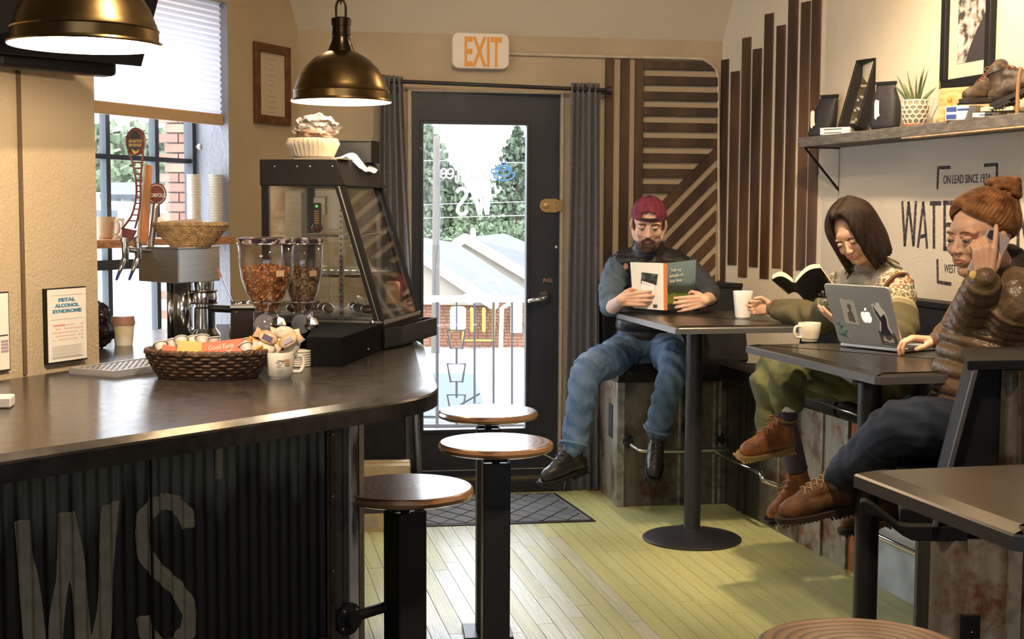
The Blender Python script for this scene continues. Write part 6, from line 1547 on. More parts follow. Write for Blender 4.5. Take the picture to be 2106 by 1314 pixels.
def boot(root, Mt, L, m_up, m_sole, m_lace, high=.10, sc_=1.0, smooth_up=True, tread=True, nm='boot'):
    """boot with toe along +x, sole at z=0, heel at x=-.07L.. ; Mt places it"""
    s_ = L/.28
    outl = []
    for i in range(36):
        t = 2*PI*i/36; x = math.cos(t); y = math.sin(t)
        xx = .14*x; wd = .046+.006*math.cos(t*1.0) ; wd = .048 if x > .2 else (.036 if x > -.5 else .038)
        wd = .036+.012/(1+math.exp(-(x-.0)*5)); outl.append((xx*s_, (abs(y)**.75)*math.copysign(wd, y)*s_))
    so_ = MB().prism(outl, 0, .020*s_).prism([(p[0]*1.0, p[1]) for p in outl if p[0] < -.035*s_], -.012*s_, 0.001)
    if tread:
        for k in range(20):
            x = (-.128+k*.0134)*s_
            so_.box((x, 0, -.001*s_ if x > -.03*s_ else -.012*s_), (.007*s_, (.066+.016*(x > 0))*s_, .008*s_))
    build('sole', so_.xf(Mt), m_sole, root, bevel=.0015*s_, seg=1)
    up = MB()
    up.tube([(-.095*s_, 0, .045*s_), (-.04*s_, 0, .052*s_), (.03*s_, 0, .045*s_), (.09*s_, 0, .034*s_)], [.040*s_, .041*s_, .043*s_, .036*s_], 16, flat=.95)
    up.tube([(-.075*s_, 0, .05*s_), (-.072*s_, 0, (.05+high*.6)*s_), (-.068*s_, 0, (.05+high)*s_)], [.040*s_, .037*s_, .043*s_], 16)
    up.tube([(-.05*s_, 0, (.05+high*.8)*s_), (.0, 0, .085*s_), (.05*s_, 0, .06*s_)], [.030*s_, .032*s_, .028*s_], 12)
    u2 = fuse(up, .005*s_ if s_ > .5 else .004, 3)
    for v in u2.v:
        if v.z < .018*s_: v.z = .018*s_
    build('upper', u2.xf(Mt), m_up, root, smooth=True)
    lc = MB()
    for k in range(5):
        x0 = (.045-k*.020)*s_; z0 = (.0955+k*.0165*(high/.10))*s_
        lc.tube([(x0, -.024*s_, z0-.006*s_), (x0-.006*s_, 0, z0+.008*s_), (x0, .024*s_, z0-.006*s_)], .0022*s_, 5, smooth=3)
        lc.tube([(x0, -.024*s_, z0-.006*s_), (x0-.018*s_, .02*s_, z0+.010*s_)], .002*s_, 5)
    for sg in (-1, 1): lc.tube([(-.03*s_, 0, (.05+high)*s_), (-.015*s_, sg*.02*s_, (.06+high)*s_), (-.005*s_, sg*.03*s_, (.045+high)*s_), (-.025*s_, sg*.008*s_, (.047+high)*s_)], .002*s_, 5, smooth=3)
    build('laces', lc.xf(Mt), m_lace, root, smooth=True)
    build('toe_cap', fuse(MB().ell((.100*s_, 0, .030*s_), (.040*s_, .042*s_, .026*s_), n=16), .005*s_, 1).xf(Mt), m_up, root, smooth=True) if False else None
    build('collar', MB().tube([Mt @ Vector((-.070*s_+.040*s_*math.cos(a), .038*s_*math.sin(a), (.05+high)*s_)) for a in [i*PI/10 for i in range(20)]], .006*s_, 6, closed=True), m_sole, root, smooth=True)
m_b1 = mat('worn_brown_leather', (.045, .028, .016), .6, var=.5, vs=25, bump=.3, bs=60); m_b2 = mat('black_rubber_sole', (.015, .013, .012), .6); m_bl = mat('brown_lace', (.20, .08, .05), .8)
c = onS(2030, -.085); c.z = SZ+.062
r_ = empty('hiking_boot', c, 0, 'worn brown hiking boot on white book on the wall shelf', 'boot', 'boots on the wall shelf')
v_ = Vector((-.93, -.25, -.05)).normalized(); Mt = frame(c, v_, UP.cross(v_)); boot(r_, Mt, .235, m_b1, m_b2, m_bl, .10)
c = onS(2104, -.09); c.z = SZ+.05
r_ = empty('hiking_boot', c, 0, 'second hiking boot at the right end of shelf, pointing up', 'boot', 'boots on the wall shelf')
v_ = Vector((.75, -.6, .35)).normalized(); Mt = frame(c+UP*.02, v_, UP.cross(v_)); boot(r_, Mt, .25, m_b1, m_b2, m_bl, .08)
c = onS(2055, -.055); tag(build('teal_strap', MB().tube([c+UP*.15+eS*.06, c+UP*.13+eS*.02, c+UP*.09, c+UP*.05, c+UP*.045+eS*.01], [.004, .006, .008, .010, .004], 8, smooth=4), mat('teal_strap_cloth', (.09, .20, .18), .6), smooth=True), 'teal strap hanging between the two shelf boots', 'strap')
c = onS(1991, -.14); tag(build('wooden_plaque', MB().box(c+UP*.07, (.23, .02, .14), rs, ch=.006), mat('pale_wood_plaque', (.50, .34, .15), .6, var=.2, vs=20, stretch=(1, 1, 5))), 'pale wood plaque leaning on wall behind the brown boot', 'plaque')
c = onS(1972, -.11)+UP*.06; tag(build('tan_cord_ring', MB().tube([c+eS*.015*math.cos(a)+UP*.012*math.sin(a) for a in [i*PI/8 for i in range(16)]], .003, 6, closed=True), M_['pages'], smooth=True), 'small tan cord ring hanging in front of wood plaque', 'ring')
sbk = ((1988, 0, .055, M_['paper'], 'tall white book with blue spine bands under the brown boot', .12), (2040, 0, .018, M_['paper'], 'small white book lying on shelf under the strap', .10), (2062, .018, .016, M_['pages'], 'tan book on the small white book at shelf end', .12))
for px, zz, th, m, lb, ln in sbk:
    c = onS(px, -.07)+UP*(zz+th/2); o = empty('book', c, rs, lb, 'book', 'books on the wall shelf')
    build('cover', MB().box((0, 0, 0), (ln, .12, th-.001)), m, o, world=False, bevel=.0015, seg=1)
    build('page_block', MB().box((.002, .003, 0), (ln, .117, th-.006)), M_['pages'], o, world=False)
    if th > .05:
        for a in (-.014, .014): build('blue_band', MB().box((-.035, -.0606, a), (.04, .001, .018)), mat('blue_spine', (.03, .07, .30), .5) if a < 0 else bpy.data.materials['blue_spine'], o, world=False)
        build('blue_title', MB().box((.01, -.0606, .012), (.045, .001, .008)), bpy.data.materials['blue_spine'], o, world=False)
    else: build('spine_line', MB().box((0, -.0604, 0), (ln*.5, .001, .003)), M_['ink'], o, world=False)
c = onS(2092, -.03); tag(build('wooden_stick', MB().tube([c, c+UP*.10-eS*.0, c+UP*.16+eS*.012], [.008, .007, .006], 8, smooth=3), mat('brown_wood_stick', (.30, .17, .07), .6), smooth=True), 'brown wooden handle standing at the far right of shelf', 'wooden handle')
# ================================================================ people
def skinmat(name, c): return mat(name, c, .5, sub=.06, col2=tuple(x*.86 for x in c), vs=14, bump=.05, bs=120)
def RX(a): return Matrix.Rotation(a, 4, 'X')
def headmat(c, yaw, pitch, roll, s=1.0): return Matrix.Translation(c) @ Matrix.Rotation(yaw, 4, 'Z') @ RX(pitch) @ Matrix.Rotation(roll, 4, 'Y') @ Matrix.Scale(s, 4)
def head_shapes(fem=False):
    h = MB()
    h.ell((0, .016, .034), (.074, .093, .082), n=24)
    h.ell((0, -.022, -.022), (.059, .064, .086), n=20)
    h.ell((0, -.055, -.090), (.026 if not fem else .020, .026, .022), n=14)
    for s in (-1, 1):
        h.tube([(s*.058, .012, -.035), (s*.050, -.012, -.070), (s*.022, -.050, -.093)], [.022, .020, .017], 12, smooth=3)
        h.ell((s*.036, -.058, -.026), (.026, .024, .026), n=14)
        h.ell((s*.032, -.066, .020), (.026, .016, .011), n=12)
        h.ell((s*.0775, .010, -.012), (.009, .019, .030), Matrix.Rotation(.25*s, 3, 'Z'), n=12)
        h.ell((s*.0095, -.092, -.033), (.0072, .009, .0065), n=10)
    h.ell((0, -.062, .030), (.046, .022, .030), n=14)
    for s in (-1, 1): h.ell((s*.036, -.040, -.056), (.022, .030, .030), n=12)
    nr = .0082 if fem else .0100
    h.tube([(0, -.079, .010), (0, -.0895 if fem else -.092, -.012), (0, -.0995 if fem else -.103, -.030)], [.0068, .0075, nr], 10)
    h.ell((0, -.072, -.058), (.027, .018, .020), n=12)
    return h
def hand(curls=((20, 25, 15),)*4, spread=4, thumb=((.022, .032, -.008), (.050, .050, -.020), (.075, .050, -.032)), s=1.0, splay=None):
    h = MB(); ys = (.029, .0095, -.010, -.028); Ls = (.074, .083, .077, .060); rr = (.0085, .0087, .0083, .0072)
    h.ell((.045, 0, -.003), (.046, .036, .0135), n=16)
    for i in range(4):
        k = Vector((.088-.006*abs(i-1), ys[i], 0))
        h.tube([(.0, ys[i]*.55, 0), k], [.016, .0105], 10)
        a = 0; p = k; pts = [k]; sp = math.radians((splay[i] if splay else (1.5-i)*spread))
        for j, f in enumerate((.45, .31, .24)):
            a += math.radians(curls[i][j]); p = p+Vector((math.cos(a)*math.cos(sp), math.sin(sp)*math.cos(a), -math.sin(a)))*Ls[i]*f; pts.append(p)
        h.tube(pts, [rr[i]*1.08, rr[i]*1.03, rr[i]*.93, rr[i]*.8], 10)
    h.tube([(.008, .018, -.004)]+[tuple(t) for t in thumb], [.016, .0135, .0108, .0092], 10)
    h.xf(Matrix.Scale(s, 4)); return h
def hframe(w, fdir, palm, idx):
    """wrist, finger direction, palm normal, towards the index finger"""
    x = Vector(fdir).normalized(); z = -Vector(palm); z = (z-x*z.dot(x)).normalized(); y = z.cross(x)
    if y.dot(Vector(idx)) < 0: y = -y
    M = Matrix.Identity(4)
    for i in range(3): M[i][0] = x[i]; M[i][1] = y[i]; M[i][2] = z[i]; M[i][3] = Vector(w)[i]
    return M
def dome(M, c, r, e0, nu=48, nv=16, hole=None, th=.004):
    mb = MB(); V = []; F_ = []
    for j in range(nv+1):
        e = e0+(PI/2-e0)*j/nv
        for i in range(nu):
            a = 2*PI*i/nu; V.append(Vector((c[0]+r[0]*math.cos(e)*math.sin(a), c[1]-r[1]*math.cos(e)*math.cos(a), c[2]+r[2]*math.sin(e))))
    for j in range(nv):
        for i in range(nu):
            q_ = (j*nu+i, j*nu+(i+1)%nu, (j+1)*nu+(i+1)%nu, (j+1)*nu+i)
            ce = sum((V[k] for k in q_), Vector())/4
            if hole and hole(ce): continue
            F_.append(q_)
    return mb.add([M @ v for v in V], F_)
def bones(B, *ch):
    for pts, rad in ch: B.tube(pts, rad, 14, smooth=3)
def face_parts(root, Mh, lip, brow, skin, lidz=-.001, eyes='down', browr=.0035):
    for s in (-1, 1):
        build('eye', MB().ell((s*.0305, -.0755, .001), (.0125, .011, .0095), n=12).xf(Mh), M_e, root, smooth=True)
        build('iris', MB().ell((s*.0305, -.0845, -.003), (.0055, .0035, .0050), n=10).xf(Mh), M_i, root, smooth=True)
        build('eyelid', MB().ell((s*.0305, -.0762, .0050), (.0138, .0118, .0078), n=14).xf(Mh), skin, root, smooth=True)
        build('eyelash', MB().tube([(s*.0175, -.0815, -.0005), (s*.025, -.0885, -.0025), (s*.0365, -.0880, -.0030), (s*.0445, -.0800, .0005)], [.0008, .0014, .0014, .0008], 6, smooth=3).xf(Mh), M_['ink'], root)
        build('eyebrow', MB().tube([(s*.014, -.0865, .017), (s*.028, -.0885, .023), (s*.048, -.0765, .019)], [browr, browr*1.1, browr*.4], 8, flat=.5, smooth=3).xf(Mh), brow, root, smooth=True)
        build('nostril', MB().ell((s*.0075, -.1005, -.0405), (.0030, .0035, .0020), n=8).xf(Mh), bpy.data.materials['nostril_shadow_skin'], root)
    build('lips', MB().tube([(-.022, -.0815, -.0575), (-.009, -.0885, -.0540), (0, -.0893, -.0552), (.009, -.0885, -.0540), (.022, -.0815, -.0575)], [.0012, .0028, .0026, .0028, .0012], 8, smooth=3).tube([(-.020, -.0815, -.0595), (-.008, -.0878, -.0628), (.008, -.0878, -.0628), (.020, -.0815, -.0595)], [.0012, .0036, .0036, .0012], 8, smooth=3).xf(Mh), lip, root, smooth=True)
mat('nostril_shadow_skin', (.12, .04, .025), .8)
M_e = mat('eye_white', (.55, .52, .48), .2); M_i = mat('dark_iris', (.03, .02, .015), .15)
def placeboot(root, ankle, toe, up, L, m1, m2, m3, high=.10, nm='boot'):
    x = Vector(toe).normalized(); z = Vector(up); z = (z-x*z.dot(x)).normalized(); y = z.cross(x); s_ = L/.28
    M = frame((0, 0, 0), x, y); M.translation = Vector(ankle)-(M.to_3x3() @ Vector((-.07*s_, 0, (.05+high)*s_)))
    sub_ = empty(nm, M.translation, 0); M0 = Matrix.Translation(M.translation)
    sub_.parent = root; sub_.matrix_basis = wmat(root).inverted() @ M0
    boot(sub_, M, L, m1, m2, m3, high)
def puff(pts, rad, nb, amp=.10, n=16, N=None, flat=None):
    """quilted limb: radius swells between the seams"""
    P = [Vector(p) for p in pts]; m = len(P)-1; N = N or nb*7; out = []; rr = []
    for i in range(N+1):
        t = i/N*m; k = min(int(t), m-1); f = t-k
        p0 = P[max(k-1, 0)]; p1 = P[k]; p2 = P[k+1]; p3 = P[min(k+2, m)]
        out.append(.5*((2*p1)+(p2-p0)*f+(2*p0-5*p1+4*p2-p3)*f*f+(3*p1-p0-3*p2+p3)*f**3))
        r_ = rad[k]*(1-f)+rad[k+1]*f
        rr.append(r_*(1-amp+amp*1.3*abs(math.sin(PI*i/N*nb))**.6))
    return MB().tube(out, rr, n, flat=flat)
VX = .0036

# ---------------------------------------------------------------- the bearded man
sk1 = skinmat('fair_skin', (.68, .42, .31))
man = empty('person', at(1330, 745, 6.9), 0, 'man in backward maroon cap and black vest reading a white and green book', 'person')
m_dn = mat('blue_denim', (.045, .095, .19), .8, col2=(.13, .21, .34), vs=7, fac=(.35, .7), bump=.5, bs=18, bdist=.02)
m_vest = mat('black_quilted_nylon', (.014, .014, .017), .42, bump=.3, bs=25); m_slv = mat('slate_blue_cotton', (.085, .125, .17), .85, bump=.5, bs=22, bdist=.015, var=.15, vs=12)
pel = at(1328, 716, 6.93); che = at(1332, 590, 6.88); nk = at(1333, 520, 6.83); hc = at(1334, 459, 6.70)
shL = at(1272, 548, 6.86); shR = at(1404, 550, 6.86); elL = at(1256, 628, 6.68); elR = at(1458, 604, 6.72); wrL = at(1279, 616, 6.395); wrR = at(1449, 618, 6.42)
hpL = at(1297, 726, 6.9); hpR = at(1366, 726, 6.9); knL = at(1208, 764, 6.45); knR = at(1388, 748, 6.42); anL = at(1180, 915, 6.36); anR = at(1352, 884, 6.50)
Mh = headmat(hc, -.10, .30, .03, 1.06)
B = MB(); B.join(head_shapes(), Mh)
bones(B, ([nk-UP*.04, nk+UP*.02, Mh @ Vector((0, .02, -.05))], [.062, .057, .055]), ([pel, (pel+che)/2, che, nk-UP*.03], [.09, .09, .11, .07]), ([nk-UP*.02, shL], [.06, .05]), ([nk-UP*.02, shR], [.06, .05]),
      ([shL, elL, wrL], [.047, .040, .027]), ([shR, elR, wrR], [.047, .040, .027]), ([hpL, (hpL+knL)/2, knL, (knL+anL)/2, anL], [.06, .055, .045, .04, .03]), ([hpR, (hpR+knR)/2, knR, (knR+anR)/2, anR], [.06, .055, .045, .04, .03]))
c4 = ((12, 26, 20), (12, 28, 20), (14, 28, 20), (18, 30, 22))
thm = ((.022, .034, -.012), (.045, .046, -.040), (.072, .036, -.052))
HL = hframe(wrL, (.97, -.10, .05), (.1, 1, -.05), UP); HR = hframe(wrR, (-.95, -.10, -.16), (-.1, 1, 0), UP)
B.join(hand(c4, 3, thm, 1.0), HL); B.join(hand(((6, 14, 10), (8, 14, 10), (8, 16, 12), (10, 18, 12)), 3, thm, 1.0), HR)
build('body', fuse(B, VX, 3), sk1, man, smooth=True)
m_brow = mat('dark_brown_hair', (.075, .042, .024), .8, bump=.4, bs=200, bdist=.003)
face_parts(man, Mh, mat('pink_lips', (.42, .17, .13), .5), m_brow, sk1)
bd_ = MB()
for s in (-1, 1):
    bd_.tube([(s*.0615, .0, -.045), (s*.053, -.018, -.074), (s*.028, -.052, -.098), (0, -.066, -.105)], [.006, .0135, .019, .022], 10, smooth=3)
    bd_.tube([(0, -.096, -.048), (s*.018, -.092, -.052), (s*.028, -.082, -.068), (s*.022, -.075, -.090)], [.005, .006, .007, .012], 8, smooth=3)
bd_.ell((0, -.074, -.086), (.022, .014, .016), n=12)
build('beard', fuse(bd_, .0035, 2, disp=lambda co: .0012*np.sin(co[:, 0]*900)*np.sin(co[:, 2]*800)).xf(Mh), m_brow, man, smooth=True)
for s in (-1, 1): build('sideburn', MB().tube([(s*.071, -.012, .03), (s*.069, -.010, -.01), (s*.063, -.004, -.04)], [.004, .005, .005], 8, flat=.8).xf(Mh), m_brow, man, smooth=True)
m_cap = mat('maroon_cap', (.17, .022, .045), .85, var=.3, vs=40, bump=.3, bs=90)
cc = (0, .012, .036); cr = (.0835, .103, .090)
hole = lambda p: p.y < -.03 and abs(p.x) < .033 and .052 < p.z < .079-.25*abs(p.x) 
cap = build('cap', dome(Mh, cc, cr, -.03, 72, 24, hole), m_cap, man, smooth=True); so = cap.modifiers.new('s', 'SOLIDIFY'); so.thickness = .003
build('cap_strap', MB().tube([(x, -.095+abs(x)**1.7*2.2, .047) for x in (-.038, -.02, 0, .02, .038)], .0055, 8, flat=.45, smooth=2, up=(0, 0, 1)).xf(Mh), M_['ink'], cap)
build('cap_button', MB().ell((0, .012, .128), (.008, .008, .004), n=10).xf(Mh), M_['ink'], cap)
build('cap_brim', MB().prism([(.0+.075*math.cos(a), .10+.075*math.sin(a)) for a in [i*PI/12 for i in range(13)]], .036, .041).xf(Mh), m_cap, cap)
V_ = MB()
V_.tube([pel-UP*.03, pel+UP*.07, che-UP*.06, che+UP*.02, nk-UP*.05], [.150, .150, .160, .165, .10], 24, flat=.78, smooth=4, up=(1, 0, 0))
for s in (shL, shR): V_.tube([nk-UP*.03, s-(s-nk)*.10+UP*.00], [.075, .070], 14)
V_.tube([nk-UP*.07, nk-UP*.01, nk+UP*.040], [.10, .080, .078], 20)
vest = build('vest', fuse(V_, .006, 3, disp=lambda co: .007*np.abs(np.sin(co[:, 2]*PI/.055))), m_vest, man, smooth=True)
build('collar', MB().tube([nk+UP*.035+Vector((.062*math.cos(a), .060*math.sin(a)-.01, .012*math.sin(a))) for a in [i*PI/12 for i in range(24)]], .016, 8, closed=True, flat=.6), mat('navy_knit_collar', (.02, .024, .04), .85), man, smooth=True)
build('vest_logo', MB().ell(at(1287, 548, 6.70), (.012, .003, .016), n=10), mat('tan_embroidery', (.35, .2, .13), .8), man)
def sleeve(name, pts, rad, m, par, cuff=True, disp=.004, vox=.005):
    mb = MB().tube(pts, rad, 16, smooth=4)
    o = build(name, fuse(mb, vox, 2, disp=lambda co: disp*np.sin(co[:, 2]*95+co[:, 0]*60+3*np.sin(co[:, 1]*30))*np.sin(co[:, 0]*70+co[:, 2]*25)), m, par, smooth=True)
    return o
cuL = elL+(wrL-elL)*.28; cuR = elR+(wrR-elR)*.45
sleeve('sleeve', [shL, (shL+elL)/2+Vector((-.012, 0, 0)), elL, cuL], [.068, .066, .056, .047], m_slv, man); sleeve('sleeve', [shR, (shR+elR)/2+Vector((.012, 0, 0)), elR, cuR], [.068, .064, .055, .047], mat('shaded_slate_cotton', (.03, .034, .042), .9, bump=.5, bs=22, bdist=.015), man)  # right sleeve: shade put into a darker copy of the shirt colour
P_ = MB(); bones(P_, ([hpL+UP*.02, (hpL+knL)/2+UP*.01, knL, (knL+anL)/2, anL+UP*.005], [.10, .090, .078, .068, .060]), ([hpR+UP*.02, (hpR+knR)/2+UP*.01, knR, (knR+anR)/2, anR+UP*.005], [.10, .090, .076, .066, .058]), ([hpL+UP*.02, hpR+UP*.02], [.11, .11]), ([pel+UP*.03, pel-UP*.01], [.125, .13]))
build('jeans', fuse(P_, .006, 2, disp=lambda co: .005*np.sin(co[:, 2]*70+co[:, 0]*50+2*np.sin(co[:, 1]*40+co[:, 0]*20))), m_dn, man, smooth=True)
for a, b in ((knL, anL), (knR, anR)):
    c = a+(b-a)*.985; d = (b-a).normalized(); u = d.orthogonal().normalized(); v = d.cross(u)
    build('jeans_hem', MB().tube([c+(u*math.cos(t)+v*math.sin(t))*.062 for t in [i*PI/10 for i in range(20)]], .0075, 8, closed=True, flat=1.4), m_dn, man, smooth=True)
m_bk = mat('black_boot_leather', (.016, .015, .015), .4, bump=.2, bs=60)
placeboot(man, anL+UP*.01, (-.80, -.52, -.20), (.0, -.2, 1), .285, m_bk, M_['black'], mat('dark_lace', (.05, .05, .05), .7), .10)
placeboot(man, anR+UP*.0, (-.12, -.80, -.52), (0, -.5, .8), .285, m_bk, M_['black'], bpy.data.materials['dark_lace'], .10)
a = at(1119, 945, 6.18); build('loose_lace', MB().tube([at(1140, 945, 6.22), at(1126, 938, 6.17), at(1116, 934, 6.15), at(1100, 937, 6.14), at(1090, 934, 6.13)], .0022, 5, smooth=4), mat('pale_lace', (.6, .6, .62), .7), man)

# his book: outer covers towards us, spine foremost
def openbook(root, S0, S1, L0, L1, R0, R1, th, mL, mR, mS, inward, bend=.02, sw=.018, pg=.014):
    """S spine bottom/top, L/R outer edges bottom/top; inward = towards the reader"""
    inw = Vector(inward).normalized()
    def cov(a0, a1, b0, b1, m, nm):
        mb = MB(); n_ = 8; V = []; W_ = []
        for i in range(n_+1):
            t = i/n_; off = -inw*bend*math.sin(PI*t)
            V += [a0*(1-t)+b0*t+off, a1*(1-t)+b1*t+off]
        F_ = [(2*i, 2*i+2, 2*i+3, 2*i+1) for i in range(n_)]
        V2 = [v+inw*.0025 for v in V]; m_ = len(V); F2 = [tuple(x+m_ for x in f[::-1]) for f in F_]
        E = [(0, 1, m_+1, m_), (2*n_, m_+2*n_, m_+2*n_+1, 2*n_+1)]+[(2*i, m_+2*i, m_+2*i+2, 2*i+2) for i in range(n_)]+[(2*i+1, 2*i+3, m_+2*i+3, m_+2*i+1) for i in range(n_)]
        build(nm, mb.add(V+V2, F_+F2+E), m, root, smooth=False)
        # page block
        mb = MB(); d1 = .0026; hh = (a1-a0).normalized()*.003
        VA = []; VB = []
        for i in range(n_+1):
            t = i/n_*.965; off = -inw*bend*math.sin(PI*i/n_); pt = pg*(1-.25*(1-math.sin(PI*min(1, .15+i/n_*.6))))
            VA += [a0*(1-t)+b0*t+off+inw*d1+hh, a1*(1-t)+b1*t+off+inw*d1-hh]; VB += [a0*(1-t)+b0*t+off+inw*(d1+pt)+hh, a1*(1-t)+b1*t+off+inw*(d1+pt)-hh]
        build('page_block', mb.add(VA+VB, F_+F2+E), M_['pages'], root)
    ex = (R0-L0).normalized()*sw/2
    cov(S0-ex, S1-ex, L0, L1, mL, 'cover'); cov(S0+ex, S1+ex, R0, R1, mR, 'cover')
    mb = MB(); V = [S0-ex, S0+ex, S1+ex, S1-ex]; V += [v+inw*.003 for v in V]
    build('spine', mb.add(V, [(0,1,2,3), (7,6,5,4), (0,4,5,1), (1,5,6,2), (2,6,7,3), (3,7,4,0)]), mS, root)
bkY = 6.40
bk1 = empty('book', at(1368, 637, bkY), 0, 'open book with white back cover and green landscape front in bearded man\'s hands', 'book')
m_gc = mat('green_hill_cover', (.08, .13, .15), .5)
n = m_gc.node_tree.nodes; l = m_gc.node_tree.links; sp_ = n.new('ShaderNodeSeparateXYZ'); l.new(n['Texture Coordinate'].outputs['Object'], sp_.inputs[0]); nz_ = n.new('ShaderNodeTexNoise'); nz_.inputs['Scale'].default_value = 30
l.new(n['Texture Coordinate'].outputs['Object'], nz_.inputs[0]); ad = n.new('ShaderNodeMath'); ad.operation = 'MULTIPLY_ADD'; ad.inputs[1].default_value = .03; l.new(nz_.outputs[0], ad.inputs[0]); l.new(sp_.outputs[2], ad.inputs[2])
mr = n.new('ShaderNodeMapRange'); mr.inputs[1].default_value = .01; mr.inputs[2].default_value = .25; l.new(ad.outputs[0], mr.inputs[0])
rp = n.new('ShaderNodeValToRGB'); l.new(mr.outputs[0], rp.inputs[0]); e_ = rp.color_ramp.elements; e_[0].position = 0; e_[0].color = (.02, .03, .02, 1); e_[1].position = 1; e_[1].color = (.16, .24, .26, 1)
for p_, c_ in ((.12, (.015, .025, .02)), (.16, (.13, .16, .03)), (.32, (.10, .14, .025)), (.36, (.02, .03, .015)), (.48, (.03, .045, .035)), (.58, (.12, .18, .20))):
    x = e_.new(p_); x.color = (*c_, 1)
l.new(rp.outputs[0], n['Principled BSDF'].inputs['Base Color'])
Sb, St = at(1369, 638, bkY), at(1368, 541, bkY); Lb_, Lt_ = at(1303, 633, bkY+.045), at(1296, 539, bkY+.045); Rb_, Rt_ = at(1428, 630, bkY+.07), at(1432, 534, bkY+.07)
openbook(bk1, Sb, St, Lb_, Lt_, Rb_, Rt_, .003, M_['paper'], m_gc, mat('orange_spine', (.60, .20, .06), .6), (0, 1, .0), bend=.003, sw=.018, pg=.012)
FcL = frame(Lb_, Sb-Lb_, Lt_-Lb_); FcR = frame(Sb, Rb_-Sb, Rt_-Rb_)
def fl2(F, off): return F @ Matrix.Translation((0, 0, off))
build('cover_picture', MB().prism([(.030, .118), (.105, .118), (.108, .168), (.030, .172)], .0035, .0068, 0, FcL), mat('dark_photo_print', (.02, .02, .02), .4, col2=(.12, .17, .16), vs=25, fac=(.5, .7)), bk1)
build('white_note', MB().prism([(.034, .045), (.092, .035), (.096, .118), (.034, .132)], .006, .0074, 0, FcL), mat('bright_note', (.85, .84, .86), .6), bk1)
build('note_lettering', textmb('MONTON', .006, .0003, FcL @ Matrix.Translation((.036, .118, .0078)) @ Matrix.Rotation(-.2, 4, 'Z'), 1.1), M_['inkgrey'], bk1)
mb = MB()
for k in range(9): mb.prism([(.095+k*.0022, .008), (.095+k*.0022+.0012, .008), (.095+k*.0022+.0012, .024), (.095+k*.0022, .024)], .0040, .0068, 0, FcL)
build('barcode', mb, M_['ink'], bk1)['kind'] = 'stuff'
m_tw = mat('cream_title', (.55, .58, .55), .6)
for k, tx in enumerate(('Tell my', 'people of', 'our love')): build('title_lettering', textmb(tx, .015, .0003, FcR @ Matrix.Translation((.036-.008*(k > 0), .178-.025*k, .0068)), .95, bold=.0005), m_tw, bk1)

# ---------------------------------------------------------------- the woman in the patterned sweater
sk2 = skinmat('light_skin', (.64, .40, .28))
w1 = empty('person', at(1800, 790, 5.5), 0, 'dark-haired woman in cream and olive patterned sweater reading a black book', 'person')
pel = at(1808, 778, 5.5); che = at(1802, 640, 5.46); nk = at(1788, 556, 5.42); hc = at(1756, 482, 5.30)
shL = at(1738, 588, 5.60); shR = at(1840, 592, 5.28); elL = at(1692, 648, 5.80); wrL = at(1586, 634, 6.03); elR = at(1846, 688, 5.06); wrR = at(1757, 676, 4.98)
hpA = at(1790, 785, 5.55); hpB = at(1815, 790, 5.38); knA = at(1592, 762, 5.42); anA = at(1640, 965, 5.5); knB = at(1630, 752, 5.15); anB = at(1617, 858, 5.12)
Mh = headmat(hc, -.62, .50, -.30, .95)
B = MB(); B.join(head_shapes(True), Mh)
bones(B, ([nk-UP*.04, nk+UP*.02, Mh @ Vector((0, .02, -.055))], [.055, .048, .046]), ([pel, (pel+che)/2, che, nk-UP*.03], [.09, .085, .095, .06]), ([nk-UP*.02, shL], [.05, .045]), ([nk-UP*.02, shR], [.05, .045]),
      ([shL, elL, wrL], [.042, .036, .025]), ([shR, elR, wrR], [.042, .036, .025]), ([hpA, (hpA+knA)/2, knA, (knA+anA)/2, anA], [.055, .05, .042, .036, .03]), ([hpB, (hpB+knB)/2, knB, (knB+anB)/2, anB], [.055, .05, .042, .036, .03]))
HL = hframe(wrL, (-.82, .50, .02), (-.3, .2, -.2), UP)
HL = hframe(wrL, (-.90, .42, .03), (-.35, -.9, 0), UP)
B.join(hand(((52, 60, 35), (54, 60, 35), (56, 60, 35), (58, 60, 35)), 1, ((.022, .034, -.010), (.045, .050, -.030), (.07, .045, -.045)), .92), HL)
HR = hframe(wrR, (-.92, .12, .38), (.15, .25, .95), (0, -1, .1))
B.join(hand(((8, 14, 10), (8, 16, 12), (12, 18, 12), (14, 20, 12)), 4, ((.022, .034, -.010), (.050, .055, -.020), (.080, .055, -.030)), .92), HR)
build('body', fuse(B, VX, 3), sk2, w1, smooth=True)
m_hd = mat('very_dark_brown_hair', (.010, .006, .004), .6, spec=.25, col2=(.028, .015, .009), vs=30, stretch=(2, 2, .4), bump=.3, bs=160, bdist=.004)
face_parts(w1, Mh, mat('rose_lips', (.40, .14, .10), .5), m_hd, sk2, browr=.0026)
def surf(a, e, g=1.0):
    return Vector((.0785*g*math.cos(e)*math.sin(a), .016-.099*g*math.cos(e)*math.cos(a), .038+.088*g*math.sin(e)))
hr = MB()
hr.join(fuse(MB().ell((0, .022, .044), (.0785, .093, .084), n=24), .005, 0)) if False else None
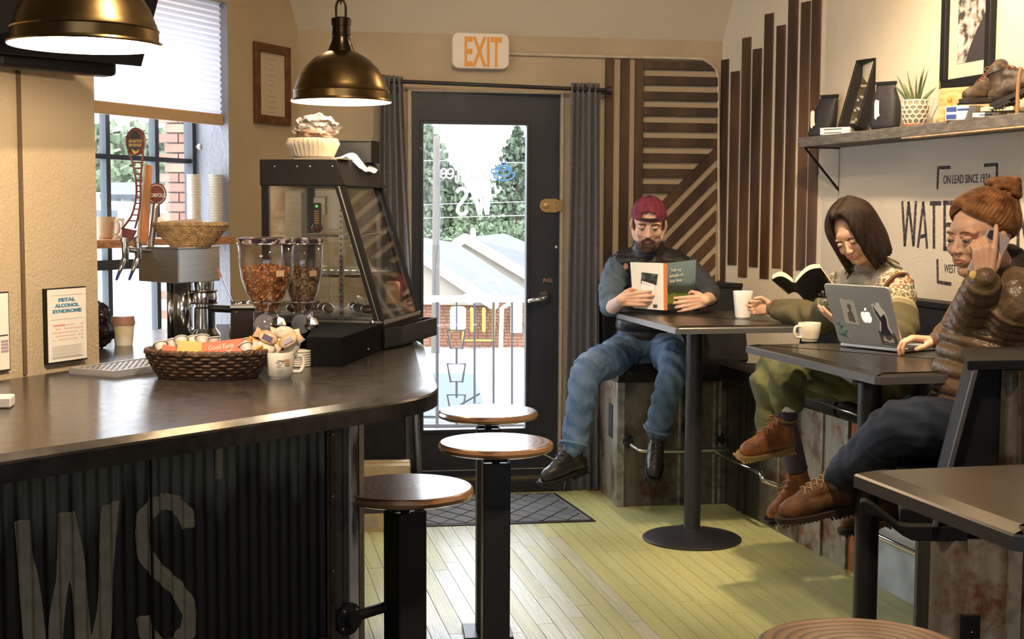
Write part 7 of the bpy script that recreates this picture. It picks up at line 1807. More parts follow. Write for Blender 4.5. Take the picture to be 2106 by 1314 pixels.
for s in (-1, 1):
    for lay in range(2):
        for i in range(22):
            u = i/21; a = s*math.radians(38+u*142); g = 1.03+.045*lay+R.uniform(-.01, .01)
            y0 = -.070+u*.145; top_ = Vector((s*.004, y0, .123*g-.9*(y0-.012)**2-.010*(u > .9)))
            pts = [top_, (top_+surf(a, .85, g*1.03))/2+Vector((0, 0, .012)), surf(a, .55, g*1.04), surf(a, .05, g*1.05)]
            b_ = surf(a, -.15, g*1.06); low = Vector((b_.x*(1.0+.03*lay), b_.y*1.0+.006, -.055)); end = Vector((b_.x*(.98 if abs(a) > 1.2 else 1.02)+s*.004, b_.y*.97+.004, -.118-.02*(1-u)+R.uniform(-.010, .010)))
            hr.tube(pts+[low, end], [.008, .013, .0145, .0150, .0145, .0065], 8, smooth=4)
build('hair', hr.xf(Mh), m_hd, w1, smooth=True)
# sweater
m_sw = mat('patterned_olive_knit', (.11, .095, .045), .9, bump=.6, bs=260, bdist=.004)
n = m_sw.node_tree.nodes; l = m_sw.node_tree.links; tc = n['Texture Coordinate']
rel = (w1.matrix_basis.inverted() @ (nk+UP*.0))
sb_ = n.new('ShaderNodeVectorMath'); sb_.operation = 'SUBTRACT'; sb_.inputs[1].default_value = rel; l.new(tc.outputs['Object'], sb_.inputs[0])
ln_ = n.new('ShaderNodeVectorMath'); ln_.operation = 'LENGTH'; l.new(sb_.outputs[0], ln_.inputs[0])
rp = n.new('ShaderNodeValToRGB'); rp.color_ramp.interpolation = 'CONSTANT'; e_ = rp.color_ramp.elements
mr = n.new('ShaderNodeMapRange'); mr.inputs[1].default_value = 0; mr.inputs[2].default_value = .5; l.new(ln_.outputs['Value'], mr.inputs[0]); l.new(mr.outputs[0], rp.inputs[0])
cre = (.50, .44, .33); olv = (.10, .085, .04); brn = (.14, .05, .022); gry = (.36, .34, .28)
e_[0].position = 0; e_[0].color = (*gry, 1); e_[1].position = .245; e_[1].color = (*cre, 1)
for p_, c_ in ((.33, gry), (.35, cre), (.55, (.42, .36, .24)), (.62, (.25, .21, .12)), (.66, olv)):
    x = e_.new(p_); x.color = (*c_, 1)
vo = n.new('ShaderNodeTexVoronoi'); vo.inputs['Scale'].default_value = 44; vo.inputs['Randomness'].default_value = .25; l.new(tc.outputs['Object'], vo.inputs['Vector'])
r2 = n.new('ShaderNodeValToRGB'); r2.color_ramp.interpolation = 'CONSTANT'; r2.color_ramp.elements[0].color = (0, 0, 0, 1); r2.color_ramp.elements[1].position = .28; r2.color_ramp.elements[1].color = (1, 1, 1, 1); x = r2.color_ramp.elements.new(.50); x.color = (0, 0, 0, 1)
l.new(vo.outputs['Distance'], r2.inputs[0])
zone = n.new('ShaderNodeValToRGB'); zone.color_ramp.interpolation = 'CONSTANT'; e2_ = zone.color_ramp.elements; e2_[0].color = (0, 0, 0, 1); e2_[1].position = .31; e2_[1].color = (1, 1, 1, 1); x = e2_.new(.60); x.color = (0, 0, 0, 1)
l.new(mr.outputs[0], zone.inputs[0]); mu = n.new('ShaderNodeMath'); mu.operation = 'MULTIPLY'; l.new(r2.outputs[0], mu.inputs[0]); l.new(zone.outputs[0], mu.inputs[1])
bro = n.new('ShaderNodeValToRGB'); bro.color_ramp.interpolation = 'CONSTANT'; bro.color_ramp.elements[0].color = (.16, .13, .05, 1); bro.color_ramp.elements[1].position = .42; bro.color_ramp.elements[1].color = (.30, .09, .035, 1); x = bro.color_ramp.elements.new(.50); x.color = (.12, .10, .045, 1); l.new(mr.outputs[0], bro.inputs[0])
mx = n.new('ShaderNodeMixRGB'); l.new(mu.outputs[0], mx.inputs[0]); l.new(rp.outputs[0], mx.inputs[1]); l.new(bro.outputs[0], mx.inputs[2]); l.new(mx.outputs[0], n['Principled BSDF'].inputs['Base Color'])
T_ = MB(); T_.tube([pel-UP*.02, (pel+che)/2, che, nk-UP*.07], [.150, .142, .150, .10], 20, flat=.82, smooth=4, up=(.5, -.8, 0))
for s_, e__, w_ in ((shL, elL, wrL), (shR, elR, wrR)):
    T_.tube([nk-UP*.055, s_], [.085, .078], 14); T_.tube([s_, (s_+e__)/2-UP*.012, e__-UP*.01, e__+(w_-e__)*.5-UP*.006, w_+(e__-w_)*.10], [.076, .078, .072, .058, .040], 16, smooth=4)
build('sweater', fuse(T_, .006, 3, disp=lambda co: .006*np.sin(co[:, 2]*60+co[:, 0]*45+2*np.sin(co[:, 1]*35))), m_sw, w1, smooth=True)
# ribbed collar
mb = MB(); cd = ((Mh @ Vector((0, .02, -.06)))-nk).normalized()
u = Vector((1, .2, 0)); u = (u-cd*u.dot(cd)).normalized(); v = cd.cross(u)
for i in range(30):
    a = 2*PI*i/30; d = u*math.cos(a)+v*math.sin(a); mb.tube([nk-cd*.052+d*.116, nk-cd*.012+d*.092, nk+cd*.030+d*.068], [.0120, .0100, .0075], 6, mi=i % 2)
build('ribbed_collar', mb, [mat('pale_grey_knit', (.36, .34, .27), .9), mat('dark_olive_knit', (.07, .065, .04), .9)], w1, smooth=True)
build('shoulder_seam', MB().tube([shR+Vector((-.082, -.045, -.07)), shR+Vector((-.06, -.078, .01)), shR+Vector((-.01, -.068, .055)), shR+Vector((.05, -.02, .045)), shR+Vector((.078, .01, -.03)), shR+Vector((.083, .015, -.09))], .007, 8, smooth=4), mat('brown_knit_trim', (.12, .06, .028), .9), w1, smooth=True)
d = (elL-wrL).normalized(); c = wrL+d*.025; u = d.orthogonal().normalized(); v = d.cross(u)
build('cuff', MB().tube([c+(u*math.cos(t)+v*math.sin(t))*.036 for t in [i*PI/10 for i in range(20)]], .0075, 8, closed=True), bpy.data.materials['brown_knit_trim'], w1, smooth=True)
m_kh = mat('olive_green_trousers', (.10, .105, .042), .85, var=.2, vs=8, bump=.5, bs=18, bdist=.015)
P_ = MB(); bones(P_, ([hpA+UP*.0, (hpA+knA)/2, knA, knA+(anA-knA)*.35+Vector((-.03, 0, 0)), knA+(anA-knA)*.62+Vector((-.065, -.02, 0))], [.10, .092, .083, .078, .070]), ([hpB, (hpB+knB)/2, knB, knB+(anB-knB)*.72], [.10, .090, .082, .062]), ([hpA, hpB], [.12, .12]), ([pel+UP*.02, pel-UP*.02], [.14, .14]))
build('trousers', fuse(P_, .006, 2, disp=lambda co: .006*np.sin(co[:, 2]*55+co[:, 0]*60+2*np.sin(co[:, 1]*30))), m_kh, w1, smooth=True)
build('sock', MB().tube([knB+(anB-knB)*.60, anB+UP*.0], [.046, .044], 16), mat('dark_purple_sock', (.05, .035, .055), .8), w1, smooth=True)
build('sock', MB().tube([knA+(anA-knA)*.55, anA], [.044, .042], 16), bpy.data.materials['dark_purple_sock'], w1, smooth=True)
c = knB+(anB-knB)*.82; build('sock_stripe', MB().lathe([(.047, -.010), (.047, .012)], (0,0,0), 20, 0, frame(c, (1, 0, 0), (0, 1, 0)), cap=False), mat('white_sock_stripe', (.75, .72, .72), .7), w1)
m_ob = mat('orange_brown_leather', (.30, .10, .028), .5, col2=(.17, .06, .02), vs=18, bump=.2, bs=60); m_ts = mat('tan_crepe_sole', (.30, .20, .08), .75, bump=.3, bs=120)
placeboot(w1, anB-UP*.0, (-.86, -.42, -.10), (-.32, -.55, .85), .27, m_ob, m_ts, mat('orange_lace', (.45, .16, .05), .7), .10)
placeboot(w1, anA, (-.80, -.25, -.35), (-.2, -.2, 1), .27, m_ob, M_['black'], bpy.data.materials['orange_lace'], .115)
# her book
bk2 = empty('book', at(1650, 625, 5.1), 0, 'open black-covered book with cream pages held by the sweater woman', 'book')
S1_, S0_ = at(1633, 582, 5.02), at(1655, 616, 5.17)
openbook(bk2, S0_, S1_, at(1622, 606, 5.19), at(1587, 576, 5.05), at(1742, 628, 5.20), at(1688, 552, 5.06), .004, M_['blackmat'], M_['blackmat'], M_['blackmat'], (.05, .62, .75), bend=-.022, sw=.012, pg=.022)
Fb = frame(S0_, at(1742, 628, 5.20)-S0_, S1_-S0_)
mb = MB(); mtt = mat('dim_grey_title', (.10, .10, .12), .5)
for k in range(3):
    for i in range(5): mb.box(Fb @ Vector((.03+.014*i, .125-.03*k, -.002)), (.009, .002, .010), Fb.to_3x3())
build('title_marks', mb, mtt, bk2)['kind'] = 'stuff'

# ---------------------------------------------------------------- the woman on the phone
sk3 = skinmat('warm_skin', (.64, .38, .26))
w2 = empty('person', at(1985, 900, 4.15), 0, 'red-haired woman in brown puffer jacket holding a phone to her ear', 'person')
pel = at(2012, 888, 4.17); che = at(2050, 690, 4.17); nk = at(2068, 578, 4.15); hc = at(2016, 486, 4.08)
shN = at(2094, 624, 3.99); elN = at(2008, 706, 4.22); wrN = at(2024, 566, 3.95); shF = at(2018, 622, 4.36); elF = at(1972, 688, 4.55); wrF = at(1922, 700, 4.62)
hpN = at(2008, 892, 4.08); hpF = at(2008, 890, 4.28); knN = at(1850, 878, 3.98); anN = at(1716, 986, 4.28); knF = at(1850, 872, 4.25); anF = at(1832, 1010, 4.45)
Mh = headmat(hc, -1.13, .12, .0, 1.06)
B = MB(); B.join(head_shapes(True), Mh)
bones(B, ([nk-UP*.04, nk+UP*.02, Mh @ Vector((0, .022, -.055))], [.058, .050, .048]), ([pel, (pel+che)/2, che, nk-UP*.03], [.09, .085, .10, .06]), ([nk-UP*.02, shN], [.05, .045]), ([nk-UP*.02, shF], [.05, .045]),
      ([shN, elN, wrN], [.042, .036, .026]), ([shF, elF, wrF], [.042, .036, .026]), ([hpN, (hpN+knN)/2, knN, (knN+anN)/2, anN], [.055, .05, .042, .036, .03]), ([hpF, (hpF+knF)/2, knF, (knF+anF)/2, anF], [.055, .05, .042, .036, .03]))
HN = hframe(wrN, (-.02, -.02, .99), (.10, 1, -.05), (1, 0, 0))
B.join(hand(((14, 10, 8), (46, 62, 34), (50, 64, 36), (54, 66, 38)), 3, ((.022, .034, -.012), (.052, .050, -.030), (.082, .040, -.045)), .95, splay=(9, -12, -16, -20)), HN)
HF = hframe(wrF, (-.99, .02, .10), (-.1, 0, -1), (0, -1, 0))
B.join(hand(((30, 42, 30), (32, 44, 30), (34, 44, 30), (26, 40, 30)), 4, ((.022, .034, -.010), (.050, .048, -.026), (.072, .044, -.036)), .95), HF)
build('body', fuse(B, VX, 3), sk3, w2, smooth=True)
m_rh = mat('copper_brown_hair', (.085, .030, .010), .6, spec=.25, col2=(.30, .13, .045), vs=28, stretch=(1, 1, 1.4), fac=(.35, .68), bump=.3, bs=160, bdist=.004)
face_parts(w2, Mh, mat('soft_red_lips', (.45, .17, .12), .5), mat('brown_eyebrow', (.13, .055, .025), .8), sk3, browr=.0028)
hr = MB(); bun = Vector((0, .085, .112))
for lay in range(2):
    for i in range(64):
        a = -PI+2*PI*(i+.5*lay)/64; fa = abs(a)
        e0 = .66-.50*fa if fa < 1.0 else (.16-(fa-1.0)*.75 if fa < 1.35 else (-.18-(fa-1.35)*.35))
        g = 1.015+.02*lay+R.uniform(-.008, .008); st_ = surf(a, max(e0, -.72), g)
        tgt = bun+Vector((math.sin(a)*.022, -.02*math.cos(a), -.010))
        mid1 = st_*.66+tgt*.34; mid2 = st_*.30+tgt*.70
        def push(p, k):
            q_ = p-Vector((0, .016, .038)); f = math.sqrt((q_.x/.0785)**2+(q_.y/.099)**2+(q_.z/.088)**2); return Vector((0, .016, .038))+q_/f*k
        hr.tube([push(st_, .99), push(st_*.85+tgt*.15, 1.01+.015*lay), push(mid1, 1.035+.015*lay), push(mid2, 1.06+.015*lay), tgt], [.0045, .0085, .0095, .0090, .0060], 7, smooth=4)
for k in range(16):
    a0 = R.uniform(0, 6.28); pts = [bun+Vector((.040*math.cos(a0+t*.7)*1.0, .010+.038*math.sin(a0+t*.7), .012+.022*math.sin(k*1.3+t*.9))) for t in range(6)]
    hr.tube(pts, [.006, .012, .013, .013, .012, .005], 8, smooth=4)
hr.ell(bun+Vector((0, .01, .008)), (.036, .036, .028), n=12)
build('hair', hr.xf(Mh), m_rh, w2, smooth=True)
build('loose_strands', MB().tube([(.06, .075, .05), (.07, .12, .0), (.062, .13, -.06)], .0012, 5, smooth=4).tube([(-.05, .085, .05), (-.05, .13, .0), (-.045, .125, -.05)], .0012, 5, smooth=4).xf(Mh), m_rh, w2)
m_pf = mat('olive_brown_puffer_nylon', (.13, .085, .045), .36, var=.12, vs=10, bump=.5, bs=35, bdist=.01)
J = MB(); J.join(puff([pel-UP*.02, pel+UP*.12, che, nk-UP*.09], [.155, .150, .165, .13], 13, .09, 26, N=110))
J.join(puff([nk-UP*.05, shN*.8+nk*.2, shN], [.10, .095, .085], 2, .05)); J.join(puff([nk-UP*.05, shF], [.10, .08], 2, .05))
J.join(puff([shN+UP*.01, (shN+elN)/2+Vector((.015, -.02, .0)), elN+Vector((-.002, -.012, .012))], [.092, .090, .084], 8, .13))
J.join(puff([elN+Vector((-.005, -.005, .005)), elN*.55+wrN*.45+Vector((-.012, 0, 0)), wrN-UP*.012], [.086, .076, .046], 9, .13))
J.join(puff([shF, (shF+elF)/2, elF], [.08, .075, .070], 6, .13)); J.join(puff([elF, (elF+wrF)/2, wrF+(elF-wrF)*.2], [.066, .055, .042], 7, .13))
jk = build('puffer_jacket', fuse(J, .0045, 1), m_pf, w2, smooth=True)
build('collar', fuse(MB().tube([nk-UP*.05, nk+UP*.01, nk+UP*.045], [.09, .078, .072], 20), .006, 2), mat('dark_collar_lining', (.03, .022, .018), .7), w2, smooth=True)
c = at(2002, 566, 3.935); build('cuff_badge', MB().ell(c, (.013, .004, .013), n=16), mat('yellow_badge', (.75, .55, .18), .5), w2, smooth=True)
m_dj = mat('dark_blue_jeans', (.010, .016, .034), .8, col2=(.024, .044, .085), vs=6, fac=(.4, .75), bump=.4, bs=18, bdist=.01)
P_ = MB(); bones(P_, ([hpN, (hpN+knN)/2, knN, (knN+anN)/2, anN+(knN-anN)*.10], [.105, .096, .082, .064, .052]), ([hpF, (hpF+knF)/2, knF, anF], [.105, .092, .078, .052]), ([hpN, hpF], [.12, .12]), ([pel+UP*.02, pel-UP*.02], [.14, .14]))
build('jeans', fuse(P_, .006, 2, disp=lambda co: .004*np.sin(co[:, 2]*70+co[:, 0]*50+2*np.sin(co[:, 1]*40))), m_dj, w2, smooth=True)
build('sock', MB().tube([anN+(knN-anN)*.10, anN], [.045, .042], 16), mat('grey_pink_sock', (.30, .20, .18), .8), w2, smooth=True)
m_hb2 = mat('tan_brown_hiking_leather', (.17, .075, .024), .6, col2=(.08, .035, .015), vs=14, bump=.3, bs=60)
placeboot(w2, anN-UP*.0+Vector((.01, 0, 0)), (-.98, -.12, -.17), (-.17, -.25, 1), .285, m_hb2, mat('brown_rubber_sole', (.035, .022, .012), .7), mat('cream_lace', (.42, .30, .18), .7), .055)
placeboot(w2, anF, (-.9, -.1, -.2), (-.2, 0, 1), .27, m_hb2, bpy.data.materials['brown_rubber_sole'], bpy.data.materials['cream_lace'], .055)
# phone
pc1 = at(2036, 524, 3.965); phx = (at(2060, 476, 4.0)-at(2006, 582, 3.965)).normalized()
Fp = frame(pc1+Vector((.0, .012, .0)), phx, Vector((0, -1, 0)).cross(phx))
phn = empty('mobile_phone', pc1, 0, 'pale mauve mobile phone held to red-haired woman\'s ear', 'phone')
build('case', MB().prism(rrect(.150, .074, .011, 5), -.005, .005, 0, Fp), mat('mauve_phone_case', (.36, .30, .32), .35), phn, bevel=.0015)
sgn = 1 if (Fp @ Vector((0, 0, .01))).y < (Fp @ Vector((0, 0, -.01))).y else -1
build('camera_patch', MB().prism([(x+.055, y+.018) for x, y in rrect(.026, .026, .007, 4)], .0048*sgn if sgn > 0 else -.0062, .0062 if sgn > 0 else -.0048, 0, Fp), M_['ink'], phn)
build('phone_screen', MB().prism(rrect(.142, .067, .008, 5), -.0056 if sgn > 0 else .005, -.005 if sgn > 0 else .0056, 0, Fp), M_['ink'], phn)
# ================================================================ outdoors, seen through the door and the window
m_grd = mat('wet_pale_asphalt', (.36, .36, .35), .7, var=.15, vs=.8)
struct('ground_outside', MB().add([(-40, 7.9, -1.5), (30, 7.9, -1.5), (60, 60, -3.2), (-80, 60, -3.2), (-80, 140, -3.2), (80, 140, -3.2)], [(0, 1, 2, 3), (3, 2, 5, 4)]), m_grd)['kind'] = 'structure'
struct('porch_deck', MB().box((-.3, 8.15, -.06), (5.4, 1.5, .1), .163), mat('pale_porch_concrete', (.55, .55, .54), .7))
struct('porch_foundation', MB().box((-.3, 8.15, -.82), (5.2, 1.3, 1.4), .163), m_grd)
m_rl = mat('dark_railing_paint', (.03, .03, .04), .5)
ryl = 8.55
rr = empty('porch_railing', at(975, 880, ryl), 0, 'dark metal railing with stacked cup ornament outside the glass door', 'railing')
def rp_(px, py): return at(px, py, ryl)
build('top_rail', MB().tube([rp_(700, 615), rp_(1300, 615)], .022, 8), mat('white_top_rail', (.7, .7, .7), .5), rr)
build('bottom_rail', MB().tube([rp_(700, 876), rp_(1300, 876)], .014, 8), m_rl, rr)
for px in (822, 861, 899, 976, 1015, 1053, 1092, 1131): build('baluster', MB().tube([rp_(px, 617), rp_(px, 876)], .008 if px != 899 else .011, 6), m_rl, rr)
for px in (822, 899, 1131): build('rail_post', MB().tube([rp_(px, 876), Vector((rp_(px, 876).x, ryl, -.01))], .011, 6), m_rl, rr)
for y0 in (679, 748, 812):
    build('cup_ornament', MB().tube([rp_(920, y0), rp_(957, y0), rp_(951, y0+37), rp_(927, y0+37)], .008, 6, closed=True), m_rl, rr)
    build('ornament_stem', MB().tube([rp_(939, y0+37), rp_(939, y0+68)], .008, 6), m_rl, rr)
build('ornament_stem', MB().tube([rp_(939, 617), rp_(939, 679)], .006, 6), m_rl, rr)
# parked car seen from the front
m_car = mat('pale_silver_car_paint', (.22, .24, .26), .3, .3); m_cg2 = mat('dark_car_glass', (.05, .07, .09), .1)
cx0 = at(1040, 800, 12.5).x
car = empty('parked_car', (cx0-.9, 13.4, -1.5), 0, 'pale silver car parked beyond the porch railing, seen through the door', 'car')
def cbx(name, c, d, m, **k): return build(name, MB().box((c[0]+cx0-.9, c[1]+13.4, c[2]-1.5), d, ch=k.pop('ch', .0)), m, car, **k)
def loft(name, secs, m):
    mb = MB(); V = []; n_ = len(secs[0][1])
    for y, pts in secs: V += [(p[0]+cx0-.9, y+13.4, p[1]-1.5) for p in pts]
    F_ = [(j*n_+i, j*n_+(i+1)%n_, (j+1)*n_+(i+1)%n_, (j+1)*n_+i) for j in range(len(secs)-1) for i in range(n_)]+[tuple(range(n_))[::-1], tuple((len(secs)-1)*n_+i for i in range(n_))]
    return build(name, mb.add(V, F_), m, car, smooth=False, bevel=.03)
def sec(w_, z0, z1, r=.12): return [(-w_, z0), (w_, z0), (w_, z1-r), (w_-r, z1), (-w_+r, z1), (-w_, z1-r)]
loft('body', [(-2.0, sec(.80, .30, .78)), (-1.75, sec(.88, .25, .90)), (-.9, sec(.90, .22, 1.02)), (1.9, sec(.90, .22, 1.05)), (2.2, sec(.84, .3, .95))], m_car)
loft('cabin', [(-.85, sec(.84, 1.0, 1.04, .02)), (-.15, sec(.68, 1.0, 1.42)), (1.2, sec(.70, 1.0, 1.45)), (2.0, sec(.80, 1.0, 1.1, .02))], m_car)
mb = MB().add([(cx0-.9+x, 13.4+y, -1.5+z) for x, y, z in ((-.74, -.80, 1.06), (.74, -.80, 1.06), (.58, -.20, 1.39), (-.58, -.20, 1.39))], [(0, 1, 2, 3)])
for v in mb.v: v.y -= .03; v.z += .02
o = build('windscreen', mb, m_cg2, car); so = o.modifiers.new('s', 'SOLIDIFY'); so.thickness = .01
for x in (-.6, .6): cbx('headlamp', (x, -1.93, .66), (.32, .14, .14), m_cg2, bevel=.02)
cbx('grille', (0, -2.01, .55), (.7, .06, .16), m_cg2)
for x, y in ((-.82, -1.3), (.82, -1.3), (-.82, 1.35), (.82, 1.35)): build('wheel', MB().lathe([(.0, -.1), (.31, -.1), (.33, 0), (.31, .1), (.0, .1)], (0,0,0), 24, 0, Matrix.Translation((cx0-.9+x, 13.4+y, -1.17)) @ Matrix.Rotation(PI/2, 4, 'Y')), M_['black'], car)
for x in (-.3, .3): build('wiper', MB().tube([(cx0-.9+x, 12.58, -.42), (cx0-.9+x+.35, 12.78, -.24)], .008, 5), M_['black'], car)
# neighbouring houses
m_rf = mat('grey_shingle_roof', (.050, .056, .066), .8, var=.12, vs=3); m_fc = mat('white_fascia', (.42, .41, .38), .6); m_br = mat('orange_brick', (.20, .095, .055), .8, var=.1, vs=2); m_gw = mat('cream_gable_siding', (.22, .19, .155), .7)
def slabq(name, P, th, m, par):
    n_ = (P[1]-P[0]).cross(P[2]-P[0]).normalized()
    if n_.z < 0: n_ = -n_
    V = list(P)+[p-n_*th for p in P]
    build(name, MB().add(V, [(0,1,2,3), (7,6,5,4), (0,4,5,1), (1,5,6,2), (2,6,7,3), (3,7,4,0)]), m, par)
hA = empty('brick_house', at(950, 715, 42), 0, 'low brick house with grey roof and cream gable, through door glass', 'house')
A0_, A1_, A2_, A3_ = at(800, 478, 40), at(938, 499, 54), at(1150, 640, 50), at(1015, 622, 40)
slabq('roof_slope', [A0_, A1_, A2_, A3_], .12, m_rf, hA)
gl = at(600, 622, 40)
build('gable_fascia', MB().tube([A0_+Vector((0, -.2, -.05)), A3_+Vector((0, -.2, -.05))], .16, 4), m_fc, hA)
build('gable_wall', MB().add([A0_+Vector((0, .1, -.2)), A3_+Vector((0, .1, -.1)), gl+Vector((0, .1, 0)), A0_+Vector((0, .5, -.2)), A3_+Vector((0, .5, -.1)), gl+Vector((0, .5, 0))], [(0, 2, 1), (3, 4, 5), (0, 1, 4, 3), (1, 2, 5, 4), (2, 0, 3, 5)]), m_gw, hA)
bw0 = at(600, 735, 40.4); bw1 = at(1180, 735, 40.4); zt_ = at(900, 616, 40.4).z
build('brick_wall', MB().box(((bw0.x+bw1.x)/2, 40.5, (zt_+bw0.z)/2), (bw1.x-bw0.x, .2, zt_-bw0.z)), m_br, hA)
# brick courses as relief
mb = MB(); nrow = 18; x_ = at(860, 650, 40.2).x; x1_ = at(1095, 650, 40.2).x; hh = (zt_-bw0.z)/nrow
for r_ in range(nrow):
    x = x_-R.random()*.2
    while x < x1_: mb.box((x, 40.385, bw0.z+hh*(r_+.5)), (.235, .03, hh*.8)); x += .26
build('brick_courses', mb, m_br, hA)['kind'] = 'stuff'
build('downpipe', MB().tube([at(1052, 622, 40), at(1032, 634, 39.9), at(1030, 712, 39.9)], .07, 6), m_fc, hA)
for px in (1062,): build('window', MB().box(at(px, 650, 40.3), (.35, .1, 1.0)), m_fc, hA)
m_ylw = mat('yellow_gas_pipe', (.30, .22, .04), .5)
gp = empty('gas_pipes', at(975, 700, 39.6), 0, 'yellow gas pipes and pale meter in front of the brick house', 'gas pipes')
build('pipe', MB().tube([at(930, 680, 39.6), at(930, 632, 39.6), at(953, 632, 39.6), at(953, 700, 39.6), at(1015, 700, 39.6), at(1016, 618, 39.6)], .055, 6), m_ylw, gp)
for px in (970, 995): build('pipe', MB().tube([at(px, 636, 39.6), at(px, 680, 39.6)], .06, 6), m_ylw, gp)
build('meter', MB().box(at(942, 655, 39.4), (.45, .3, .7), ch=.08), m_fc, gp)
hB = empty('neighbour_house', at(1040, 560, 56), 0, 'second grey-roofed house with white rake board behind brick house', 'house')
B0_, B1_, B2_, B3_ = at(957, 487, 56), at(1038, 480, 70), at(1230, 560, 66), at(1150, 602, 56)
slabq('roof_slope', [B0_, B1_, B2_, B3_], .15, m_rf, hB)
build('rake_board', MB().tube([B0_+Vector((0, -.3, -.05)), B3_+Vector((0, -.3, -.05))], .20, 4), m_fc, hB)
build('rake_board', MB().tube([B0_+Vector((0, -.3, -.05)), at(938, 500, 56)], .20, 4), m_fc, hB)
g2_ = at(890, 560, 56)
build('gable_wall', MB().add([B0_+Vector((0, .2, -.2)), B3_+Vector((0, .2, -.2)), at(1150, 700, 56.2), at(890, 700, 56.2), at(890, 540, 56.2)], [(0, 4, 3, 2, 1)]), m_gw, hB)
build('vent_pipe', MB().tube([at(973, 486, 60), at(973, 474, 60)], .12, 8), m_fc, hB)
# utility pole, wires
pp = empty('utility_pole', at(894, 760, 24), 0, 'pale wooden utility pole with wires left of the street view', 'utility pole')
b_ = at(895, 600, 24)
build('pole', MB().tube([(b_.x, 24, -2.3), at(898, 286, 24)], [.085, .06], 10), mat('weathered_pole_wood', (.09, .075, .06), .8), pp)
for y0, y1 in ((330, 340), (420, 412), (448, 440)): build('wire', MB().tube([at(700, y0+10, 24), at(897, y0, 24), at(1200, y1, 26)], .007, 5, smooth=4), M_['inkgrey'], pp)
build('cable_loop', MB().tube([at(902, 360, 23.8), at(903, 470, 23.8), at(896, 540, 23.8), at(894, 610, 23.8)], .02, 5, smooth=4), m_rl, pp)
# trees
m_tr = [mat('tree_green_%s' % a, c, .8, col2=c2, vs=3) for a, c, c2 in (('mid', (.06, .09, .045), (.11, .14, .08)), ('dark', (.05, .075, .045), (.10, .13, .08)), ('pale', (.09, .12, .065), (.13, .16, .10)))]
m_bark = mat('bark', (.12, .09, .07), .9)
def tree(px, Y, top, r, kind, label, conifer=True, nleaf=3800, shape=1.0):
    b = at(px, 600, Y); zt = at(px, top, Y).z; z0 = -3.2 if Y > 30 else -1.7; H = zt-z0
    t = empty('conifer_tree' if conifer else 'leafy_tree', (b.x, Y, z0), 0, label, 'tree', 'trees beyond the houses')
    build('trunk', MB().tube([(b.x, Y, z0), (b.x+.1, Y, zt-.1*H)], [r*.09, .05], 7), m_bark, t)
    mb = MB()
    for i in range(nleaf):
        u = R.random()**.8
        if conifer:
            rad = r*(1-u)**.75*(.55+.45*math.sin(u*60)**2); z = z0+H*(.10+.90*u); a = R.random()*6.283; d = rad*math.sqrt(R.random()); sz_ = R.uniform(.25, .6)*r*.10
            c = Vector((b.x+d*math.cos(a), Y+d*math.sin(a), z-.15*d))
        else:
            v = Vector((R.gauss(0, 1), R.gauss(0, 1), R.gauss(0, 1))).normalized()*(R.random()**.35); k = 1+.3*noise.noise(v*2+Vector((px, 0, 0)))
            c = Vector((b.x+v.x*r*k, Y+v.y*r*k, z0+H*.62+v.z*H*.38*k)); sz_ = R.uniform(.25, .6)*r*.085
        rt = Euler((R.random()*6, R.random()*6, R.random()*6)).to_matrix()
        mb.add([c+rt @ Vector(q_)*sz_ for q_ in ((-1, -.5, 0), (1, -.4, .1), (.8, .6, 0), (-.7, .7, .15))], [(0, 1, 2, 3)])
    build('foliage', mb, m_tr[kind], t)
    return t
for i, a in enumerate(((868, 85, 235, 5.0, 0, 'tall pine at the left of door view reaching the glass top', True, 6000), (925, 95, 345, 4.5, 1, 'grey-green pine just right of the utility pole', True), (1062, 80, 262, 4.0, 1, 'tall thin conifer at the right edge of door view', True, 2200), (1092, 90, 300, 4.5, 0, 'conifer half hidden by the right stile of the door', True), (960, 100, 425, 6, 0, 'low rounded tree behind the mirrored glass letters', False), (1010, 105, 410, 6, 2, 'pale green rounded tree in the middle of door view', False), (1055, 100, 415, 6, 0, 'rounded tree right of the middle beyond the roofs', False), (905, 90, 430, 5, 2, 'pale low tree at left behind the grey roof', False), (985, 75, 462, 4, 0, 'small bush-like tree just above the roof ridge', False), (1035, 78, 458, 4, 2, 'small pale tree above the second roof', False), (935, 72, 465, 3.5, 0, 'small tree between the pole and the ridge', False),
                       (250, 60, 250, 6, 2, 'pale tree behind the white house in window view', False), (330, 70, 265, 6, 0, 'green tree in the window view near the brick column', False), (215, 50, 560, 5, 2, 'low shrub in the lower left window pane', False), (330, 45, 570, 4, 0, 'low shrub in the lower middle window pane', False))):
    tree(*a)
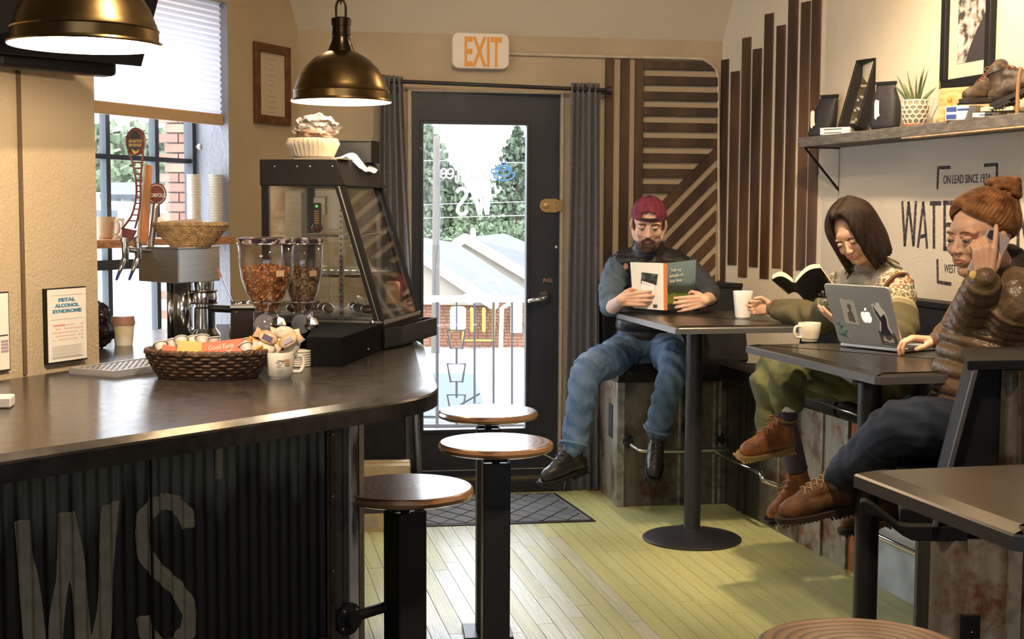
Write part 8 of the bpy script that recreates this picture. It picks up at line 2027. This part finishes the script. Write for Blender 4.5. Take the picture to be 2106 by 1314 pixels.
# brick column and parked vehicles beyond the window
bcX = at(372, 400, 10.5); W_ = 52*10.5/2800
bcol = empty('brick_column', (bcX.x, 10.5, -1.5), 0, 'pale red brick column of a building outside the left window', 'column')
m_bk2 = [mat('red_brick_%s' % a, c, .8, var=.1, vs=8) for a, c in (('a', (.26, .10, .07)), ('b', (.30, .13, .09)), ('c', (.22, .09, .065)))]
ztop = at(372, 215, 10.5).z
build('mortar_core', MB().box((bcX.x+.2, 10.7, (ztop-1.5)/2), (.62, .38, ztop+1.5)), mat('mortar', (.3, .28, .26), .9), bcol)
bme = []
for m in m_bk2:
    me = bpy.data.meshes.new('brick'); bb_ = MB().box((0, 0, 0), (.205, .10, .062)); me.from_pydata([tuple(v) for v in bb_.v], [], bb_.f); me.materials.append(m); bme.append(me)
k = 0; z = .3
while z < ztop:
    off = 0 if k % 2 else .105
    for c_ in range(3):
        o = bpy.data.objects.new('brick', R.choice(bme)); COL.objects.link(o); o.parent = bcol; o.location = (-.01+.215*c_+off-.10, .0+R.uniform(-.002, .002)+.04-.0, z+1.5-.0)
        o.location.y = .0
    z += .075; k += 1
wh = empty('white_house', at(262, 430, 38), 0, 'white house with dark windows far beyond the left window', 'house')
c = at(262, 470, 38); build('wall', MB().box((c.x, 38, c.z-1.0), (2.2, .4, 4.0)), m_fc, wh)
slabq('roof_slope', [at(205, 400, 37.5), at(320, 400, 37.5), at(300, 375, 41), at(225, 375, 41)], .12, m_rf, wh)
for px in (232, 262, 292):
    f = build('window', MB().box(at(px, 420, 37.7), (.30, .1, .45)), m_fc, wh); build('pane', MB().box(at(px, 420, 37.62), (.22, .06, .36)), m_cg2, f)
van = empty('white_shed', at(238, 470, 22), 0, 'white shed with small window beyond the left window, before white house', 'shed')
c = at(238, 440, 22); g_ = -1.5-1.7*(22-7.9)/52.1
build('body', MB().box((c.x, 22, (c.z+g_)/2+.1), (.62, 1.2, c.z-g_+.2)), m_fc, van); build('window', MB().box((c.x, 21.38, c.z-.05), (.40, .04, .22)), m_cg2, van)
sg_ = empty('street_sign', at(262, 720, 16), 0, 'white rectangular street sign seen through the lower window pane', 'sign')
build('plate', MB().box(at(262, 620, 16), (.11, .02, .24)), m_fc, sg_); build('sign_post', MB().tube([at(262, 640, 16), at(262, 760, 16)], .015, 6), M_['steel'], sg_)
